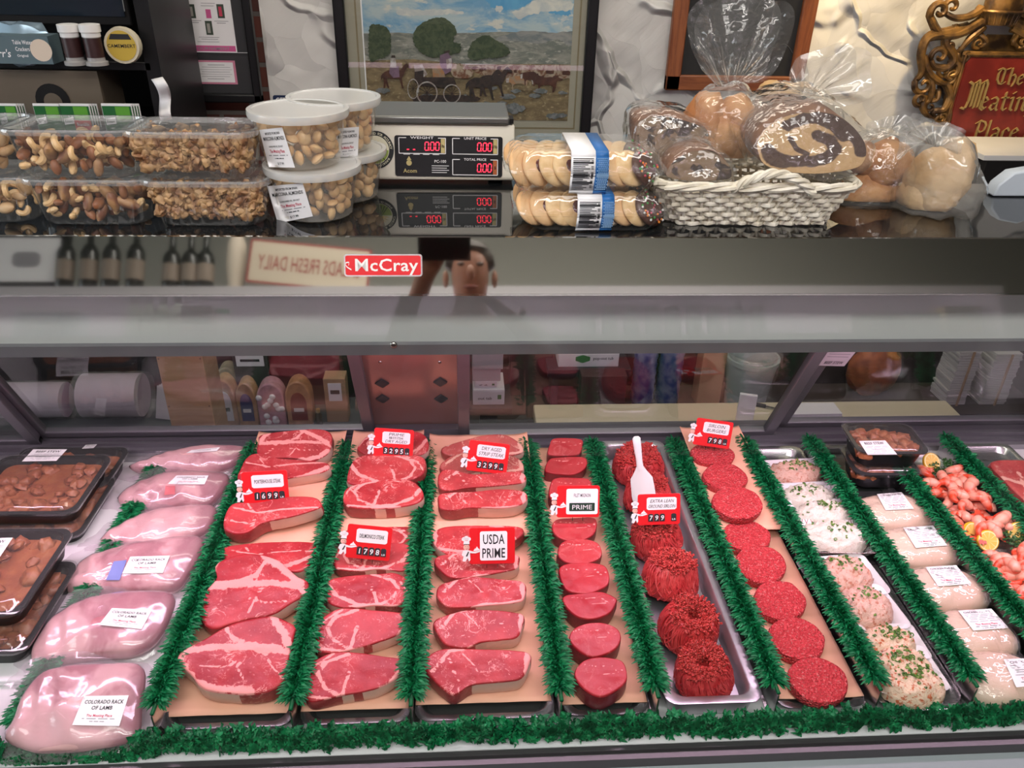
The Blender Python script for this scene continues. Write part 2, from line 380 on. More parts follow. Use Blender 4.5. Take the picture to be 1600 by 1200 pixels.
M_BLUE = pm('label_blue', (.02, .13, .38), .5)
M_CARD = pm('kraft_card', (.42, .27, .15), .7, 0, (.38, .24, .13), 8)
M_CHIVE = pm('chopped_chives', (.035, .12, .015), .5, 0, (.16, .28, .05), 90)
M_STEW = pm('stew_brown', (.30, .085, .035), .4, 0, (.38, .13, .05), 45, .5, 90, .004)
# ------------------------------------------------------------------ room
def struct(name, mb, mats, **k): return build(name, mb, mats, kind='structure', **k)
WY = 2.6
b = MB(); b.box((0, -.4, -.03), (9, 6.4, .06)); struct('floor', b, M_FLOOR)
b = MB(); b.box((0, -.4, 2.83), (9, 6.4, .06)); struct('ceiling', b, M_CEIL)
xb = ay(418, 120, WY).x
b = MB(); b.box(((4.5+xb)/2, WY+.06, 1.4), (4.5-xb, .12, 2.8)); struct('wall_back', b, M_STUCCO)
b = MB(); b.box(((-4.5+xb)/2, WY+.075, 1.4), (xb+4.5, .12, 2.8)); struct('wall_brick', b, M_BRICK)
b = MB(); b.box((4.55, -.4, 1.4), (.1, 6.4, 2.8)); struct('wall_right', b, M_FRONTW)
b = MB(); b.box((0, -2.16, 1.4), (9, .12, 2.8)); struct('wall_front', b, M_FRONTW)
b = MB()   # left wall with the shop window
FY0, FY1, FZ0, FZ1 = -.8, 1.2, .9, 2.5
b.box((-4.55, (-3.6+FY0)/2, 1.4), (.1, FY0+3.6, 2.8)); b.box((-4.55, (2.8+FY1)/2, 1.4), (.1, 2.8-FY1, 2.8))
b.box((-4.55, .2, FZ0/2), (.1, 2, FZ0)); b.box((-4.55, .2, (2.8+FZ1)/2), (.1, 2, 2.8-FZ1)); struct('wall_left', b, M_FRONTW)
b = MB()
for y in (FY0, .2, FY1): b.box((-4.53, y, (FZ0+FZ1)/2), (.09, .07, FZ1-FZ0))
for z in (FZ0, FZ1): b.box((-4.53, .2, z), (.09, 2.07, .07))
b.box((-4.55, .2, 1.7), (.01, 2, 1.6), 1); struct('window_1', b, [M_WHITEMET, M_GLASS])
b = MB(); b.box((-4.62, .2, 1.7), (.01, 2.2, 1.8)); struct('sky_outside', b, pm('bright_sky', (.5, .6, .7), .9, emit=(.8, .9, 1), es=1.3))
for n_, x_, y_, sx, sy in (('front', -.2, .1, 2.4, .5), ('shop', .3, -.75, 2.6, .4), ('case', .3, 1.9, 2.6, .3)):
    t = thing('ceiling_light', 'long white ceiling light panel '+{'front': 'in front of the meat case', 'shop': 'added above the shop aisle as fill', 'case': 'added above the work area to brighten it'}[n_], 'ceiling light', (x_, y_, 2.80))
    b = MB(); b.box((x_, y_, 2.785), (sx+.08, sy+.08, .04)); build('housing', b, M_WHITEMET, t)
    b = MB(); b.box((x_, y_, 2.76), (sx, sy, .012)); build('diffuser', b, pm('lamp_diffuser', (.8, .8, .8), .6, emit=(1, .96, .9), es=2.0), t)

# ------------------------------------------------------------------ the meat case
X0, X1 = -1.35, 1.95
def strip(poly, x0=X0, x1=X1, mb=None, mi=0):   # a profile in (Y,Z) run along X
    return (mb or MB()).prism(poly, lambda u, v, h: V((h, u, v)), x0, x1, mi)
case = thing('meat_case', 'long stainless and white refrigerated meat case with slanted front glass', 'display case', (.3, 1.2, 0))
def cpart(name, mb, mats, **k): return build(name, mb, mats, case, **k)
tA = math.radians(20); band_n = V((0, -math.cos(tA), math.sin(tA)))
pe = V((0, 1.078, 1.265)); pb = apl(800, 462, pe, band_n)
# canopy top (black glass counter) and its back edge
cpart('canopy_top', strip([(1.079, 1.262), (1.079, 1.2665), (1.365, 1.2665), (1.365, 1.235), (1.09, 1.235)]), M_COUNTER)
cpart('canopy_band', strip([(1.0775, 1.2664), (1.0800, 1.2676), (1.085, 1.262), (pb.y+.012, pb.z+.006), (pb.y+.012, pb.z-.002), (pb.y-.0005, pb.z)]), M_STEEL)
hz = ay(800, 536, 1.14).z
cpart('light_housing', strip([(1.14, hz), (1.14, 1.235), (1.30, 1.235), (1.30, hz+.03), (1.26, hz+.03), (1.17, hz+.03), (1.165, hz)]), M_WHITEMET)
cpart('housing_lip', strip([(1.132, hz-.016), (1.132, hz+.002), (1.142, hz+.004), (1.142, hz-.010), (1.166, hz-.010), (1.166, hz-.016)]), M_ALU)
b = MB(); b.tube([(-1.2, 1.205, hz+.006), (1.75, 1.205, hz+.006)], .012, 12); cpart('light_tube', b, pm('tube_glow', (.8, .8, .8), .5, emit=PINK, es=4.0))
# screw on the lip
p = ay(615, 539, 1.131); b = MB(); b.ell(p, (.006, .003, .006), 12, 6); cpart('screw', b, M_STEEL)
# front glass pane
g0 = V((0, pb.y-.004, pb.z+.004)); g1 = V((0, .815, .492)); gd = (g1-g0).normalized(); gn = V((0, -gd.z, gd.y)).normalized()
if gn.y > 0: gn = -gn
b = MB(); q = [g0, g1, g1-gn*.006, g0-gn*.006]; strip([(p.y, p.z) for p in q], mb=b); cpart('front_glass', b, M_GLASS, ang=10)
# deck, front rail, base
cpart('deck', strip([(.826, .47), (.826, .4975), (1.70, .4975), (1.70, .47)]), M_DECK)
cpart('front_rail', strip([(.796, .484), (.799, .4985), (.808, .4985), (.809, .490), (.815, .490), (.816, .4970), (.825, .4970), (.825, .45), (.796, .45)]), pm('dark_rail', (.10, .095, .10), .35, .6))
cpart('front_ledge', strip([(.745, .458), (.748, .474), (.796, .482), (.796, .44), (.75, .44)]), pm('ledge_steel', (.24, .28, .29), .4))
cpart('front_panel', strip([(.765, .04), (.765, .45), (.80, .45), (.80, .04)]), pm('brown_front', (.06, .028, .024), .5))
cpart('base_panel', strip([(.80, .02), (.80, .46), (1.72, .46), (1.72, .02)]), M_BLACKM)
# rear wall : track, sloping sliding doors with frames
D0 = V((0, 1.345, 1.20)); D1 = V((0, 1.690, .535)); dd = (D1-D0).normalized(); dn = V((0, dd.z, -dd.y)).normalized()
if dn.y > 0: dn = -dn
cpart('rear_header', strip([(1.29, 1.235), (1.365, 1.235), (1.375, 1.165), (1.345, 1.165), (1.29, 1.19)]), M_FRAME)
def dpt(x, y, off=0.0): return apl(x, y, D0+dn*off, dn)
zt0 = apl(800, 668, D0, dn)
cpart('rear_track', strip([(1.655, .4980), (1.655, .520), (1.668, .520), (1.668, .533), (1.682, .533), (1.682, .525), (1.694, .525), (1.694, .545), (1.72, .545), (1.72, .4980)]), [M_FRAME])
cpart('track_lip', strip([(1.640, .4980), (1.640, .512), (1.655, .512), (1.655, .4980)]), M_ALU)
def door(xl, xr, off, name):
    """a sloping sliding door between world x's xl..xr"""
    t = build(name+'_glass', MB().hexa(*[[V((x, 0, 0))+D0+dn*(off+o)+dd*s for x, s in ((xl, .02), (xr, .02), (xr, .735), (xl, .735))] for o in (-.003, .003)]), M_DGLASS, case, ang=10)
    for k, (a, c, s0, s1) in enumerate(((xl, xl+.028, .0, .742), (xr-.028, xr, .0, .742), (xl, xr, .0, .022), (xl, xr, .722, .744))):
        b = MB().hexa(*[[V((x, 0, 0))+D0+dn*(off+o)+dd*s for x, s in ((a, s0), (c, s0), (c, s1), (a, s1))] for o in (-.009, .009)])
        build('door_stile' if k < 2 else 'door_rail', b, M_FRAME, t, bevel=.002)
    return t
xa = dpt(30, 650).x
door(-1.30, xa+.012, .012, 'sliding_door'); door(xa-.005, dpt(575, 620).x, -.008, 'sliding_door'); door(dpt(715, 620).x, dpt(1243, 620, .012).x, .012, 'sliding_door'); door(dpt(1243, 620).x, 1.9, -.012, 'sliding_door')
for sx in (X0-.02, X1+.02):
    b = MB(); b.prism([(.79, .46), (pb.y, pb.z), (1.08, 1.262), (1.365, 1.262), (1.72, .56), (1.72, .46)], lambda u, v, h: V((h, u, v)), sx-.02, sx+.02); cpart('end_panel', b, M_FRAME)
# badge
bp = [apl(*p, pe+band_n*.001, band_n) for p in ((538, 397), (660, 397), (660, 432), (538, 432))]
def panel(q, n):   # q: tl,tr,br,bl -> fn(u,v,h), u,v in metres from centre
    tl, tr, br, bl = q; ux = ((tr-tl)+(br-bl)); W = ux.length/2; ux.normalize(); uy = ((tl-bl)+(tr-br)); H = uy.length/2
    uy = (uy-ux*uy.dot(ux)).normalized(); c = (tl+tr+br+bl)/4; nn = V(n).normalized()
    return (lambda u, v, h: c+ux*u+uy*v+nn*h), W, H
fn, W, H = panel(bp, band_n)
t = thing('name_badge', 'small red enamel name badge on the steel canopy band', 'badge', fn(0, -H/2, 0))
b = MB(); b.prism(rrect(W, H, .004), fn, 0, .0025); build('badge_plate', b, M_RED, t, bevel=.0008)
b = MB(); b.prism(rrect(W, H, .004), fn, .0025, .003, 0); b.prism(rrect(W-.004, H-.004, .003), fn, .003, .0034, 1); build('badge_border', b, [M_STEELB, M_RED], t)
b = MB(); lettering(b, 'McCray', fn, .004, .001, H*.56, width=W*.82, lift=.0039)
for q0 in ([(-.044, -.006), (-.050, -.002), (-.052, .003), (-.047, .004), (-.048, .000)],):
    pts = smooth_open([(a, c, 0) for a, c in q0], 14); b.add([fn(p.x, p.y+o, .0039) for p in pts for o in (-.0009, .0009)], [(2*i, 2*i+2, 2*i+3, 2*i+1) for i in range(13)])
build('badge_lettering', b, M_WHITE, t)
# ------------------------------------------------------------------ trays, papers, dividers
ZP = .519           # paper level in the trays
TRAYS = {'lamb': (-.705, -.500), 'porterhouse': (-.500, -.277), 'delmonico': (-.272, -.087), 'strip': (-.084, .157), 'filet': (.160, .312), 'burger': (.522, .690)}
def pan(name, xa, xb, label, cat, ya=.868, yb=1.64, mat=None, z0=.5, h=.018, fl=.010):
    b = MB(); r = [(xa, ya, xb, yb), (xa+.002, ya+.002, xb-.002, yb-.002)]
    def ring(i, z):
        x0, x1, y0, y1 = xa+i, xb-i, ya+i, yb-i; rr = .022
        return [V((px+(x0+x1)/2, py+(y0+y1)/2, z)) for px, py in rrect(x1-x0, y1-y0, rr, 4)]
    b.loft([ring(.012, z0+.001), ring(.006, z0+h-.003), ring(0, z0+h-.002), ring(0, z0+h), ring(fl, z0+h), ring(fl+.003, z0+h-.003), ring(fl+.010, z0+.003)], 0)
    return build(name, b, mat or M_TRAY, label=label, cat=cat, ang=50)
def paper(xa, xb, ya, yb, z, label, rise=0.0, front=0.0, skew=(0, 0, 0, 0), flare=0.0, mat=None, group=None):
    b = MB()
    def f(u, v):
        x = xa+(xb-xa)*u + (skew[0]*(1-v)+skew[1]*v)*(1-u) + (skew[2]*(1-v)+skew[3]*v)*u; y = ya+(yb-ya)*v
        zz = z + rise*v + front*(1-min(v/.12, 1))**2 + .0012*NZ.noise(V((x*25, y*18, z*60))) + flare*(max(0, abs(u-.5)*2-.7)/.3)**2
        return V((x, y, zz))
    b.grid(f, 24, 36)
    return build('butcher_paper', b, mat or M_PEACH, label=label, cat='paper', ang=180, solid=.0006)
pan('steak_tray', -.492, -.279, 'dark steel tray under the porterhouse steaks', 'tray')
pan('steak_tray', -.268, -.089, 'dark steel tray under the delmonico and ribeye steaks', 'tray')
pan('steak_tray', -.082, .150, 'dark steel tray under the strip steaks', 'tray')
pan('steak_tray', .164, .308, 'dark steel tray under the filet mignon medallions', 'tray')
pan('burger_tray', .528, .682, 'dark steel tray under the round burger patties', 'tray')
pan('chicken_tray', .862, 1.012, 'dark steel tray under the wrapped chicken pot pies', 'tray')
paper(-.495, -.279, .893, 1.40, ZP, 'peach butcher paper under the lower porterhouse steaks', skew=(0, 0, 0, 0), front=-.002)
paper(-.484, -.290, 1.255, 1.652, .549, 'peach butcher paper sheet under the upper porterhouse steaks', front=-.004, rise=.020, skew=(.0, -.004, 0, .012), flare=.004)
paper(-.268, -.092, .893, 1.40, ZP, 'peach butcher paper under the lower delmonico steaks')
paper(-.262, -.092, 1.285, 1.652, .549, 'peach butcher paper sheet under the upper prime ribeye steaks', front=-.003, rise=.020, flare=.004)
paper(-.081, .146, .898, 1.40, ZP, 'peach butcher paper under the lower strip steaks')
paper(-.078, .158, 1.285, 1.632, .549, 'peach butcher paper sheet under the dry aged strip steaks', front=-.003, rise=.020, flare=.006)
paper(  .163, .307, .889, 1.636, ZP, 'peach butcher paper running under all the filet mignons', rise=.006)
paper(.531, .680, .885, 1.42, ZP, 'peach butcher paper under the lower burger patties', flare=.002)
paper(.540, .690, 1.290, 1.652, .549, 'peach butcher paper sheet under the upper burger patties', front=-.004, rise=.020, flare=.004)

def fringe(L, n, seed, ln=(.014, .026), up=(.2, 1.0), side=(.35, 1.1), w=(.09, .16), droop=.5, r0=.003, fwd=(-.9, .1), mats=None):
    """plastic parsley: many short serrated fronds along +Y from 0 to L, brushed out to both sides"""
    random.seed(seed); b = MB()
    for i in range(n):
        y = L*(i+U(0, 1))/n; sd = random.choice((-1, 1)); base = V((sd*U(0, r0), y, U(-.003, .003)))
        top = U(0, 1) < .4; d = V((sd*U(*side)*(.35 if top else 1), U(*fwd), U(*up)*(1.3 if top else .6))).normalized(); l_ = U(*ln)
        s_ = d.cross(V((U(-.4, .4), U(-.4, .4), 1))); s_ = s_.normalized() if s_.length > .1 else V((1, 0, 0)); u_ = s_.cross(d); wv = l_*U(*w); rows = []
        for k in range(5):
            t = k/4; ww = wv*(1-t*.8)*(1.35 if k % 2 else .65); c = base+d*l_*t+V((0, 0, -droop*l_*t*t)); rows += [c-s_*ww+u_*ww*.5, c, c+s_*ww+u_*ww*.5]
        b.add(rows, [(k*3+j, k*3+j+1, k*3+4+j, k*3+3+j) for k in range(4) for j in range(2)], 0 if U(0, 1) < .6 else 1)
    return b
def gy(z): return .815+(z-.492)*.318+.009      # inner face of the front glass
def divider(x, ya, yb, label, proto=None, face=M_STEELB):
    """steel divider plate with the plastic parsley clipped on its top edge"""
    t = thing('garnish_divider', label, 'divider', (x, ya, .4995), 'green parsley dividers between the trays')
    if proto is None:
        b = MB(); b.prism([(-.006, 0), (.012, 0), (.012, .0015), (.0015, .003), (.001, .058), (-.0005, .060), (-.0015, .058), (-.0015, .003), (-.006, .0015)], lambda u, v, h: V((x+u, ya+h, .4995+v)), 0, yb-ya); build('divider_plate', b, face, t)
        f = fringe(yb-ya-.03, 4600, 3, (.017, .033), (.25, 1.0), (.3, .95), droop=.34); f.v = [(px+x, py+ya+.024, pz+.4995+.062) for px, py, pz in f.v]
        f.tube([(x, ya+.002, .5605), (x, yb-.004, .5605)], .0035, 6, 1); build('parsley_fringe', f, [M_GREEN, M_GREEN2], t, ang=180)
    else:
        for ch in proto.children:
            c = ch.copy(); COL.objects.link(c); c.parent = t; ORG[c.name] = ORG[ch.name]
    return t
dv = divider(-.489, .862, 1.615, 'green parsley divider between the lamb racks and the porterhouse steaks')
for x, l in ((-.275, 'between the porterhouse and delmonico steaks'), (-.0855, 'between the delmonico and strip steaks'), (.157, 'between the strip steaks and the filets'), (.316, 'between the filets and the ground sirloin pan'), (.5165, 'between the ground sirloin pan and the burgers'), (.690, 'between the burgers and the salad boats'), (.856, 'between the salad boats and the chicken pot pies'), (1.026, 'between the chicken pot pies and the shrimp'), (1.205, 'at the far right beyond the shrimp')):
    divider(x, .862, 1.615, 'green parsley divider '+l, dv)
d0 = divider(-.712, .862, 1.615, 'green parsley divider along the left of the lamb racks', dv)
d0.scale = (1, 1, .5)
# the long parsley garland along the front rail
gb = MB(); random.seed(9)
for k in range(2000):   # curly rosettes of small leaflets
    x = -1.30+3.2*(k+U(0, 1))/2000; c = V((x, .838+U(-.012, .018)-.004*x, .5000+U(.004, .034)*(.12 if -.715 < x < -.515 else 1))); ax_ = V((U(-.8, .8), U(-1.0, .3), U(.3, 1.0))).normalized(); e1 = ax_.orthogonal().normalized(); e2 = ax_.cross(e1); mi = 0 if U(0, 1) < .55 else 1
    for q in range(9):
        a = 2*PI*q/9+U(-.3, .3); d = (e1*math.cos(a)+e2*math.sin(a)+ax_*U(.2, 1.0)).normalized(); l_ = U(.008, .016); s_ = d.cross(ax_); s_ = s_.normalized() if s_.length > .1 else e1; wv = l_*U(.22, .34); rows = []
        for j in range(4):
            t = j/3; ww = wv*(.35, 1.0, .8, .15)[j]; p = c+d*l_*t+ax_*(.004*math.sin(t*5+q)); rows += [p-s_*ww+ax_*ww*.6, p, p+s_*ww+ax_*ww*.6]
        gb.add(rows, [(j*3+i, j*3+i+1, j*3+4+i, j*3+3+i) for j in range(3) for i in range(2)], mi)
gb.v = [(x, max(y, gy(max(z, .4985))), max(z, .4985)) for x, y, z in gb.v]
gb.tube([(-1.3, .852, .506), (1.9, .842, .506)], .006, 8, 1)
build('parsley_garland', gb, [M_GREEN, M_GREEN2], label='long green plastic parsley garland along the front rail of the case', cat='garland', ang=180)

# ------------------------------------------------------------------ cut meat
TM = {
 'porter': ([([(.02, .55), (.08, .45), (.33, .40), (.62, .42), (.95, .45)], .045), ([(.08, .40), (.24, .20), (.40, .05)], .06), ([(.40, .12), (.48, .30), (.62, .38), (.85, .40)], .03), ([(.82, .05), (.9, .25), (.95, .4)], .06), ([(.42, .45), (.5, .64), (.56, .82)], .016), ([(.74, .48), (.8, .65), (.9, .80)], .016), ([(.2, .64), (.4, .66), (.56, .6)], .012), ([(.06, .66), (.16, .84), (.30, .93), (.62, .96)], .055)], [(95, 178)]),
 'porter2': ([([(.0, .62), (.2, .7), (.45, .98)], .02), ([(.45, .98), (.7, .78), (.98, .45)], .06), ([(.25, .2), (.32, .5), (.3, .8)], .02), ([(.1, .3), (.35, .45), (.6, .35), (.95, .3)], .022)], [(350, 450)]),
 'ribeye': ([([(.45, .05), (.22, .22), (.14, .45), (.20, .72), (.38, .93)], .034), ([(.38, .93), (.41, .65), (.45, .42)], .030), ([(.38, .93), (.62, .90), (.86, .66), (.98, .30)], .045), ([(.05, .9), (.38, .97), (.7, .95)], .03), ([(.30, .04), (.10, .30), (.03, .55)], .02)], [(-5, 62), (82, 110)]),
 'strip': ([([(.08, .50), (.16, .28), (.24, .06), (.36, .02)], .034), ([(.40, 1.0), (.52, .90), (.72, .88), (.97, .76)], .045), ([(.97, .10), (.955, .4), (.98, .72)], .045), ([(.24, .2), (.28, .5), (.33, .72)], .014), ([(.36, .12), (.46, .34), (.5, .5)], .012), ([(.74, .35), (.82, .6)], .012)], [(-8, 100)]),
 'filet': ([([(.05, .28), (.2, .2), (.45, .26), (.6, .22)], .010), ([(.55, .45), (.78, .42), (.95, .3)], .008), ([(.70, .22), (.82, .40)], .008)], []),
 'none': ([], []),
}
def dseg(p, a, b):
    ab = b-a; t = max(0, min(1, (p-a).dot(ab)/max(ab.dot(ab), 1e-9))); return (p-a-ab*t).length
def slab(name, px, z0, th, slope, tm, mats, label, cat, group=None, rings=None, rough=.0012, flip=False, bulge=1.0, org=None):
    N = 84; pts = smooth_closed([(x, y, 0) for x, y in px], N); ym = max(pts, key=lambda p: p.y)
    yf = az(ym.x, ym.y, z0+th).y; nrm = V((0, -slope, 1)).normalized(); P = V((0, yf, z0+th))
    W3 = [apl(p.x, p.y, P, nrm) for p in pts]; c = sum(W3, V())/N
    xs = [p.x for p in pts]; ys = [p.y for p in pts]; x0, x1, y0, y1 = min(xs), max(xs), min(ys), max(ys)
    uv = [V(((p.x-x0)/(x1-x0), (p.y-y0)/(y1-y0), 0)) for p in pts]; cu = sum(uv, V())/N
    if flip: uv = [V((1-p.x, p.y, 0)) for p in uv]; cu.x = 1-cu.x
    seams, sides = TM[tm]; asp = .62
    sm = [([V((q[0], q[1]*asp, 0)) for q in pl], wd) for pl, wd in seams]
    def fat(u):
        p = V((u.x, u.y*asp, 0)); f = 0
        for pl, wd in sm:
            for i in range(len(pl)-1): f = max(f, 1-.5*dseg(p, pl[i], pl[i+1])/(wd*.62))
        return max(0, f)
    RT = [0, .1, .2, .3, .4, .5, .58, .66, .74, .81, .87, .92, .96, .985, 1.0]
    vs = []; at = []; sd = c.x*31
    for t in RT:
        for k in range(N):
            p = c.lerp(W3[k], t); q = cu.lerp(uv[k], t); dz = rough*NZ.noise(V((p.x*60, p.y*60, sd)))*(1-t*.3)
            if t == 1.0: dz -= th*.10
            elif t > .98: dz -= th*.03
            vs.append(p+nrm*dz); at.append(fat(q) if tm != 'none' else 0)
    b = MB(); fs = []
    for i in range(len(RT)-1):
        for k in range(N): j = (k+1) % N; fs.append((i*N+k, (i+1)*N+k, (i+1)*N+j, i*N+j))
    b.add(vs, fs, 0, at)
    rr = []; sa = []
    for k in range(N):
        a = math.degrees(math.atan2((uv[k].y-cu.y)*asp, uv[k].x-cu.x)) % 360
        sa.append(1.0 if any((a-l) % 360 < (h-l) for l, h in sides) else 0.0)
    sides_t = [(.10, 1.0), (.3, 1.012), (.62, 1.014), (.9, 1.0), (1.0, .97)]
    vs = []; at = []
    for d, s in sides_t:
        for k in range(N):
            o = (W3[k]-c); p = c+o*(1+(s-1)*bulge) - nrm*(th*d) + o.normalized()*.0012*NZ.noise(V((W3[k].x*70, W3[k].y*70, d*3)))
            vs.append(p); at.append(sa[k])
    m = len(sides_t); fs = [(i*N+k, (i+1)*N+k, (i+1)*N+(k+1) % N, i*N+(k+1) % N) for i in range(m-1) for k in range(N)]; fs.append(tuple((m-1)*N+k for k in range(N)))
    b.add(vs, fs, 1, at)
    return build(name, b, mats, label=label, cat=cat, group=group, ang=70)
MS = [M_BEEF, M_SIDE]; MP = [M_PRIME, M_SIDE]; MD = [M_AGED, M_SIDE]
STK = [
 # porterhouse column, front to back
 ('porterhouse_steak', 'porter', MS, ZP, .036, .20, False, 'porterhouse steak nearest the front rail, wide T of fat across it', 'porterhouse steaks on the left tray', [(276,1030),(282,1018),(312,1002),(350,980),(380,969),(415,962),(435,964),(460,977),(459,990),(452,1025),(451,1050),(445,1062),(431,1074),(412,1082),(385,1085),(355,1083),(330,1080),(312,1072),(300,1056),(288,1045),(277,1038)]),
 ('porterhouse_steak', 'porter', MS, ZP, .034, .22, True, 'porterhouse steak second from the front, leaning on the front one', 'porterhouse steaks on the left tray', [(311,958),(313,944),(322,922),(338,903),(336,884),(352,872),(377,865),(402,865),(434,874),(446,884),(466,901),(481,908),(480,926),(455,942),(424,960),(384,968),(356,976),(338,982),(322,978)]),
 ('porterhouse_steak', 'porter2', MS, ZP+.004, .034, .12, False, 'porterhouse steak tucked under the edge of the upper paper sheet', 'porterhouse steaks on the left tray', [(346,865),(358,853),(412,847),(475,846),(497,851),(496,866),(484,884),(464,893),(430,890),(372,886)]),
 ('porterhouse_steak', 'porter2', MS, .553, .036, .30, False, 'porterhouse steak just below the porterhouse price card, thick fat edge', 'porterhouse steaks on the left tray', [(349,821),(350,808),(358,791),(371,785),(400,785),(451,776),(489,776),(501,784),(499,793),(459,806),(413,816),(388,831),(368,834),(353,829)]),
 ('porterhouse_steak', 'porter2', MS, .553, .034, .34, False, 'porterhouse steak directly behind the porterhouse price card', 'porterhouse steaks on the left tray', [(371,747),(376,731),(384,716),(400,708),(437,716),(470,718),(507,722),(515,727),(512,734),(493,740),(451,747),(418,753),(390,756)]),
 ('porterhouse_steak', 'porter', MS, .556, .036, .45, True, 'porterhouse steak at the very back of its tray', 'porterhouse steaks on the left tray', [(401,706),(404,690),(408,679),(447,673),(493,670),(514,674),(519,686),(514,706),(500,716),(484,721),(464,716),(437,715),(412,718)]),
 # delmonico column
 ('delmonico_steak', 'ribeye', MS, ZP, .030, .18, False, 'delmonico steak nearest the front rail', 'boneless rib steaks on the second steak tray', [(475,1074),(476,1060),(485,1037),(510,1022),(535,1018),(567,1020),(600,1025),(630,1030),(627,1043),(620,1058),(595,1073),(565,1081),(535,1086),(510,1092),(487,1096),(477,1090)]),
 ('delmonico_steak', 'ribeye', MS, ZP, .030, .20, False, 'delmonico steak second from the front', 'boneless rib steaks on the second steak tray', [(490,988),(495,974),(510,960),(535,950),(585,953),(639,960),(635,977),(620,992),(585,1005),(560,1012),(525,1020),(497,1017),(491,1002)]),
 ('delmonico_steak', 'ribeye', MS, ZP, .030, .22, True, 'delmonico steak third from the front', 'boneless rib steaks on the second steak tray', [(507,918),(512,907),(539,900),(594,896),(618,895),(637,905),(641,918),(638,932),(620,946),(585,946),(545,950),(522,946),(510,937)]),
 ('delmonico_steak', 'ribeye', MS, ZP, .030, .26, False, 'delmonico steak under the delmonico price card', 'boneless rib steaks on the second steak tray', [(522,882),(521,868),(539,851),(580,847),(632,849),(642,858),(644,878),(632,892),(594,889),(563,892),(530,890)]),
 ('delmonico_steak', 'ribeye', MS, ZP+.002, .028, .14, True, 'delmonico steak tucked under the upper ribeye paper', 'boneless rib steaks on the second steak tray', [(532,840),(545,827),(600,823),(640,823),(651,826),(648,842),(636,852),(600,857),(548,854)]),
 ('ribeye_steak', 'ribeye', MP, .553, .036, .24, False, 'round ribeye steak frontmost on the upper ribeye paper', 'boneless rib steaks on the second steak tray', [(536,778),(541,763),(563,755),(594,750),(632,748),(652,756),(662,772),(653,785),(622,792),(589,794),(551,793),(540,788)]),
 ('ribeye_steak', 'ribeye', MP, .553, .034, .30, True, 'ribeye steak second on the upper ribeye paper', 'boneless rib steaks on the second steak tray', [(542,748),(548,726),(561,713),(599,707),(646,710),(664,717),(662,738),(640,750),(602,754),(570,758),(548,756)]),
 ('ribeye_steak', 'ribeye', MP, .556, .034, .42, False, 'ribeye steak behind the dry aged prime ribeye card', 'boneless rib steaks on the second steak tray', [(559,703),(563,692),(573,682),(600,677),(646,674),(663,679),(670,694),(662,709),(625,714),(585,715)]),
 # strip column
 ('strip_steak', 'strip', MP, ZP, .034, .18, False, 'strip steak nearest the front rail, squarish with a fat rim', 'strip steaks on the third steak tray', [(662,1042),(666,1027),(685,1015),(710,1013),(760,1014),(808,1016),(829,1022),(826,1040),(820,1053),(808,1062),(772,1066),(737,1070),(716,1083),(704,1085),(685,1070),(672,1056)]),
 ('strip_steak', 'strip', MP, ZP, .032, .20, False, 'strip steak second from the front', 'strip steaks on the third steak tray', [(677,974),(688,964),(730,953),(772,953),(808,957),(819,962),(817,975),(808,995),(780,1000),(752,1003),(728,1012),(698,1008),(685,993)]),
 ('strip_steak', 'strip', MP, ZP, .032, .22, False, 'strip steak third from the front', 'strip steaks on the third steak tray', [(682,928),(688,913),(720,904),(741,901),(788,905),(819,910),(820,932),(808,941),(760,946),(722,949),(700,948),(688,940)]),
 ('strip_steak', 'strip', MP, ZP, .032, .24, False, 'strip steak just below the USDA prime card', 'strip steaks on the third steak tray', [(679,879),(684,869),(717,864),(777,863),(808,867),(811,876),(806,888),(777,895),(741,901),(706,903),(688,891)]),
 ('strip_steak', 'strip', MP, ZP+.003, .032, .16, True, 'strip steak behind the USDA prime card at the paper edge', 'strip steaks on the third steak tray', [(674,838),(687,825),(717,821),(789,821),(815,824),(817,833),(802,844),(765,855),(741,859),(706,867),(684,856)]),
 ('strip_steak', 'strip', MP, .553, .036, .28, False, 'strip steak frontmost on the dry aged paper sheet', 'strip steaks on the third steak tray', [(685,782),(690,771),(741,768),(779,764),(812,766),(824,773),(818,786),(789,793),(736,793),(708,797),(689,794)]),
 ('strip_steak', 'strip', MP, .553, .034, .32, False, 'bright strip steak just below the dry aged strip card', 'strip steaks on the third steak tray', [(685,756),(686,740),(700,733),(741,741),(812,737),(820,752),(795,757),(760,760),(730,762),(708,766),(692,765)]),
 ('dry_aged_steak', 'strip', MD, .553, .032, .38, False, 'dark dry aged strip steak behind the dry aged strip card', 'strip steaks on the third steak tray', [(687,727),(706,712),(741,707),(800,712),(817,724),(814,737),(780,741),(741,741),(700,738)]),
 ('dry_aged_steak', 'strip', MD, .556, .032, .46, False, 'dark dry aged strip steak at the very back of its tray', 'strip steaks on the third steak tray', [(690,700),(717,690),(755,680),(789,679),(810,690),(817,698),(814,708),(777,715),(735,713),(700,711)]),
]
for nm, tm, ms, z0, th, sl, fl, lb, gp, px in STK: slab(nm, px, z0, th, sl, tm, ms, lb, 'steak', gp, flip=fl)
Q8 = lambda pts: [(820+x/4, 900+y/4) for x, y in pts]
Q7 = lambda pts: [(820+x/4.286, 660+y/4.286) for x, y in pts]
